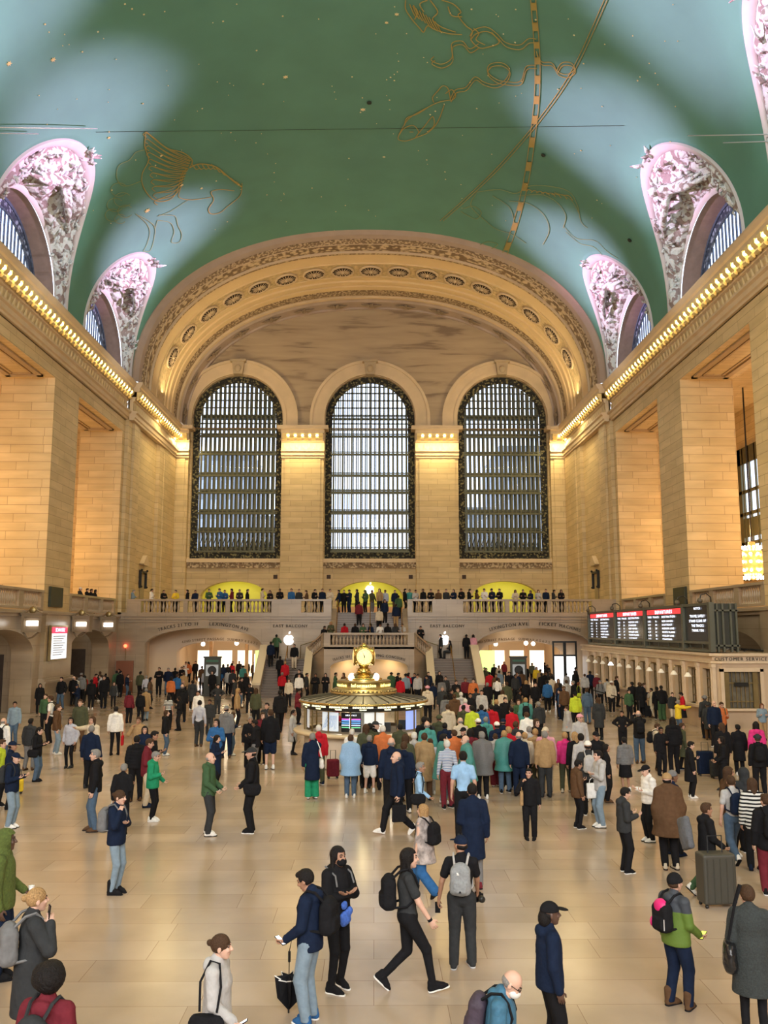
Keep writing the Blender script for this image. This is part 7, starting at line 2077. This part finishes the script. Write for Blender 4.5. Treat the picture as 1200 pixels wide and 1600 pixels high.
# 9 navy cap, long dark jumper
o, po = fg(9, R_+.1, 'person in long navy pullover and black cap with dark beard walking right', 'hN', 'dK', 'cK', 'dd', 's', girth=1.06, skin=4)
q = [c for c in o.children if c.name.startswith('hair')][0]; a = MB(); a.sphere(po.headC+np.array((0, .07, -.05)), .085, 14, (1, .9, 1.3)); a.build('long_hair', HAIR['K'], o, True)
# 10 green and grey jacket, black and pink backpack, brown boots
o, po = fg(10, 2.05, 'person in green and grey jacket with pink and black backpack and brown boots', 'jF', 'dN', 'bK', 'gd', 't', girth=1.14, skin=0, shoe='H', sole='K', boot=True)
for c in o.children:
    if c.name.startswith('jacket'):
        gm_ = bpy.data.materials.new('green_grey_jacket'); N, L, b = nodes(gm_); tc = N.new('ShaderNodeTexCoord'); sx = N.new('ShaderNodeSeparateXYZ'); L.new(tc.outputs['Object'], sx.inputs[0])
        gt = N.new('ShaderNodeMath'); gt.operation = 'GREATER_THAN'; gt.inputs[1].default_value = 1.27; L.new(sx.outputs['Z'], gt.inputs[0])
        mxx = N.new('ShaderNodeMix'); mxx.data_type = 'RGBA'; mxx.inputs['A'].default_value = (.09, .155, .018, 1); mxx.inputs['B'].default_value = (.035, .042, .055, 1); L.new(gt.outputs[0], mxx.inputs['Factor']); L.new(mxx.outputs['Result'], b.inputs['Base Color']); b.inputs['Roughness'].default_value = .7
        c.material_slots[0].material = gm_
q = carry(o, po, 'b', 'K', 'black backpack with hot pink top flap worn by the person in green jacket', 0)
a = SDF(); a.ell((0, .01, .115), (.115, .088, .10), .03); V, F_ = a.mesh(.01, [((0, 0, .04), (0, 0, -1))]); inst('pink_flap', np_mesh('pink_flap', [(V, F_, 0)], [mat('magenta', (.62, .01, .16), .5)]), q)
a = MB(); a.sphere((.12, .06, -.10), .05, 10, (.5, 1, 1.4)); a.build('pink_pocket', MC['magenta'], q, True); a = MB(); a.tube([(-.115, .09, -.16), (-.115, .09, -.02)], .008, 5); a.build('reflective_strip', fabric('L'), q)
t = phone(o, po, -1, 'phone with yellow green screen held by the person in the green jacket'); t.children[1].data = t.children[1].data.copy(); t.children[1].data.materials[0] = lamp('glow_lime', (.8, 1, .1), 1.6)
# 11 short brown hair, long charcoal coat, black bag
o, po = fg(11, PI-.35, 'woman with short brown hair in long charcoal coat carrying shiny black bag, lower right', 'cD', 'lK', 'sH', 'gd', 's', head=(.3, .2), fem=True, girth=1.14, skin=0)
for c in o.children:
    if c.name.startswith('long_coat'): c.material_slots[0].material = mat('charcoal_wool', (.028, .034, .035), .9, noise=.3, scale=60, bump=.3)
q = carry(o, po, 's', 'K', 'large shiny black shoulder bag of the woman in the charcoal coat', 0, 1); q.scale = (1.1, 1.2, 1.3); q.material_slots[0].material = mat('patent_black', (.012, .012, .014), .2)
phone(o, po, -1, 'phone held by the woman in the long charcoal coat')
# 12 long hair, grey fur wrap
o, po = fg(12, PI+.9, 'woman with long fair hair in mottled grey wrap and blue flared jeans walking', 'pG', 'wB', 'lA', 'gd', 'w', fem=True, skin=1)
for c in o.children:
    if c.name.startswith('poncho'): c.material_slots[0].material = mat('mottled_wrap', (.30, .26, .25), .9, noise=.6, scale=9, bump=.3); c.scale = (.82, .82, 1)
carry(o, po, 'b', 'K', 'large black backpack of the woman in the mottled grey wrap', 0)
# 13 navy jumper, jeans, hand to face
o, po = fg(13, R_-.25, 'woman in navy jumper and faded jeans with hand at her face at left', 'hN', 'lI', 'uH', 'ex', 's', fem=True, skin=1, shoe='K', boot=True, head=(0, .1))
carry(o, po, 'b', 'G', 'grey backpack worn by the woman in the navy jumper at left', 0)
# newspaper of the grey haired person behind her
# ---- luggage on the floor
def suitcase(px, py, h, w_, c, rz, lab, d=.26, m_=None):
    g = ray_to(px, py, z=0); t = thing('suitcase', lab, 'suitcase', (g.x, g.y, 0), rz, 'suitcases on the floor'); S_ = SDF(); S_.rbox((0, 0, h/2+.05), (w_/2-.04, d/2-.04, h/2-.05), .04, .01)
    V, F_ = S_.mesh(.012, ridge=None); inst('shell', np_mesh('shell', [(V, F_, 0)], [m_ or fabric(c)]), t)
    for x in (-1, 1):
        for y in (-1, 1): a = MB(); a.sphere((x*(w_/2-.05), y*(d/2-.05), .033), .033, 8); a.build('wheel', DARK, t, True)
    a = MB(); a.tube([(-w_*.22, 0, h+.02), (-w_*.22, 0, h+.30), (w_*.22, 0, h+.30), (w_*.22, 0, h+.02)], .011, 5); a.build('pull_handle', fabric('D'), t)
    a = MB()
    for i in range(5): a.tube([(-w_/2+.06+(w_-.12)*i/4, -d/2-.004, .10), (-w_/2+.06+(w_-.12)*i/4, -d/2-.004, h-.03)], .008, 4)
    a.build('shell_ribs', m_ or fabric(c), t); return t
suitcase(1121, 1416, .80, .56, 'D', .1, 'large ribbed dark grey suitcase pulled by the walking person with green bag', .32, mat('case_grey', (.045, .043, .035), .45))
suitcase(520, 1216, .52, .36, 'M', .2, 'small red wheeled suitcase beside the person in the sky blue poncho')
suitcase(1103, 1212, .70, .48, 'N', 0, 'tall dark blue suitcase standing on the right floor')
suitcase(1120, 1216, .50, .34, 'D', 0, 'lower grey case standing against the tall blue suitcase')
suitcase(1012, 1121, .55, .36, 'K', 0, 'black cabin case in the ticket queue near the roped area')
suitcase(28, 1240, .34, .26, 'Y', .3, 'small yellow case at the left edge of the floor')
# pillow and green bag of the hurrying traveller
o = [d for d in REC if abs(d['px']-1101) < .6 and abs(d['py']-1250) < .6][0]['o']
S_ = SDF(); S_.rbox((0, 0, 0), (.13, .01, .24), .05, .02, rotm(0, 0, .35)); S_.ell((0, 0, 0), (.15, .10, .24), .06); V, F_ = S_.mesh(.012, fold=.008); q = inst('travel_pillow', np_mesh('travel_pillow', [(V, F_, 0)], [mat('slate_pillow', (.10, .105, .12), .9, noise=.15, scale=20)]), None)
q.matrix_basis = o.matrix_basis @ Matrix.Translation((.1, .36, 1.12)); tag(q, 'slate grey pillow carried on the back of the hurrying suitcase traveller', 'pillow')
S_ = SDF(); S_.ell((0, 0, 0), (.06, .12, .14), .03); V, F_ = S_.mesh(.013, fold=.008); q = inst('plastic_bag', np_mesh('plastic_bag', [(V, F_, 0)], [mat('bag_green', (.01, .33, .09), .35)]), None)
q.matrix_basis = o.matrix_basis @ Matrix.Translation((-.28, .18, .66)); tag(q, 'bright green bag held by the traveller with the dark grey suitcase', 'bag')
# queue barriers by the ticket windows
for i, (x, y) in enumerate(((12.9, 43.1), (12.9, 46.1), (12.9, 49.1), (12.9, 52.1))):
    t = thing('queue_post', 'queue barrier post by the ticket windows, %s from the near end' % ('first', 'second', 'third', 'fourth')[i], 'barrier post', (x, y, 0), 0, 'queue barrier posts'); a = MB(); a.lathe([(0, 0), (.16, 0), (.16, .02), (.03, .04), (.025, .95), (.035, .97), (.035, 1.02), (0, 1.03)], n=14); a.build('post', DARK, t, True)
    if i < 3: a = MB(); a.box(-.005, .005, .03, 2.97, .90, .95); a.build('belt', fabric('K'), t)
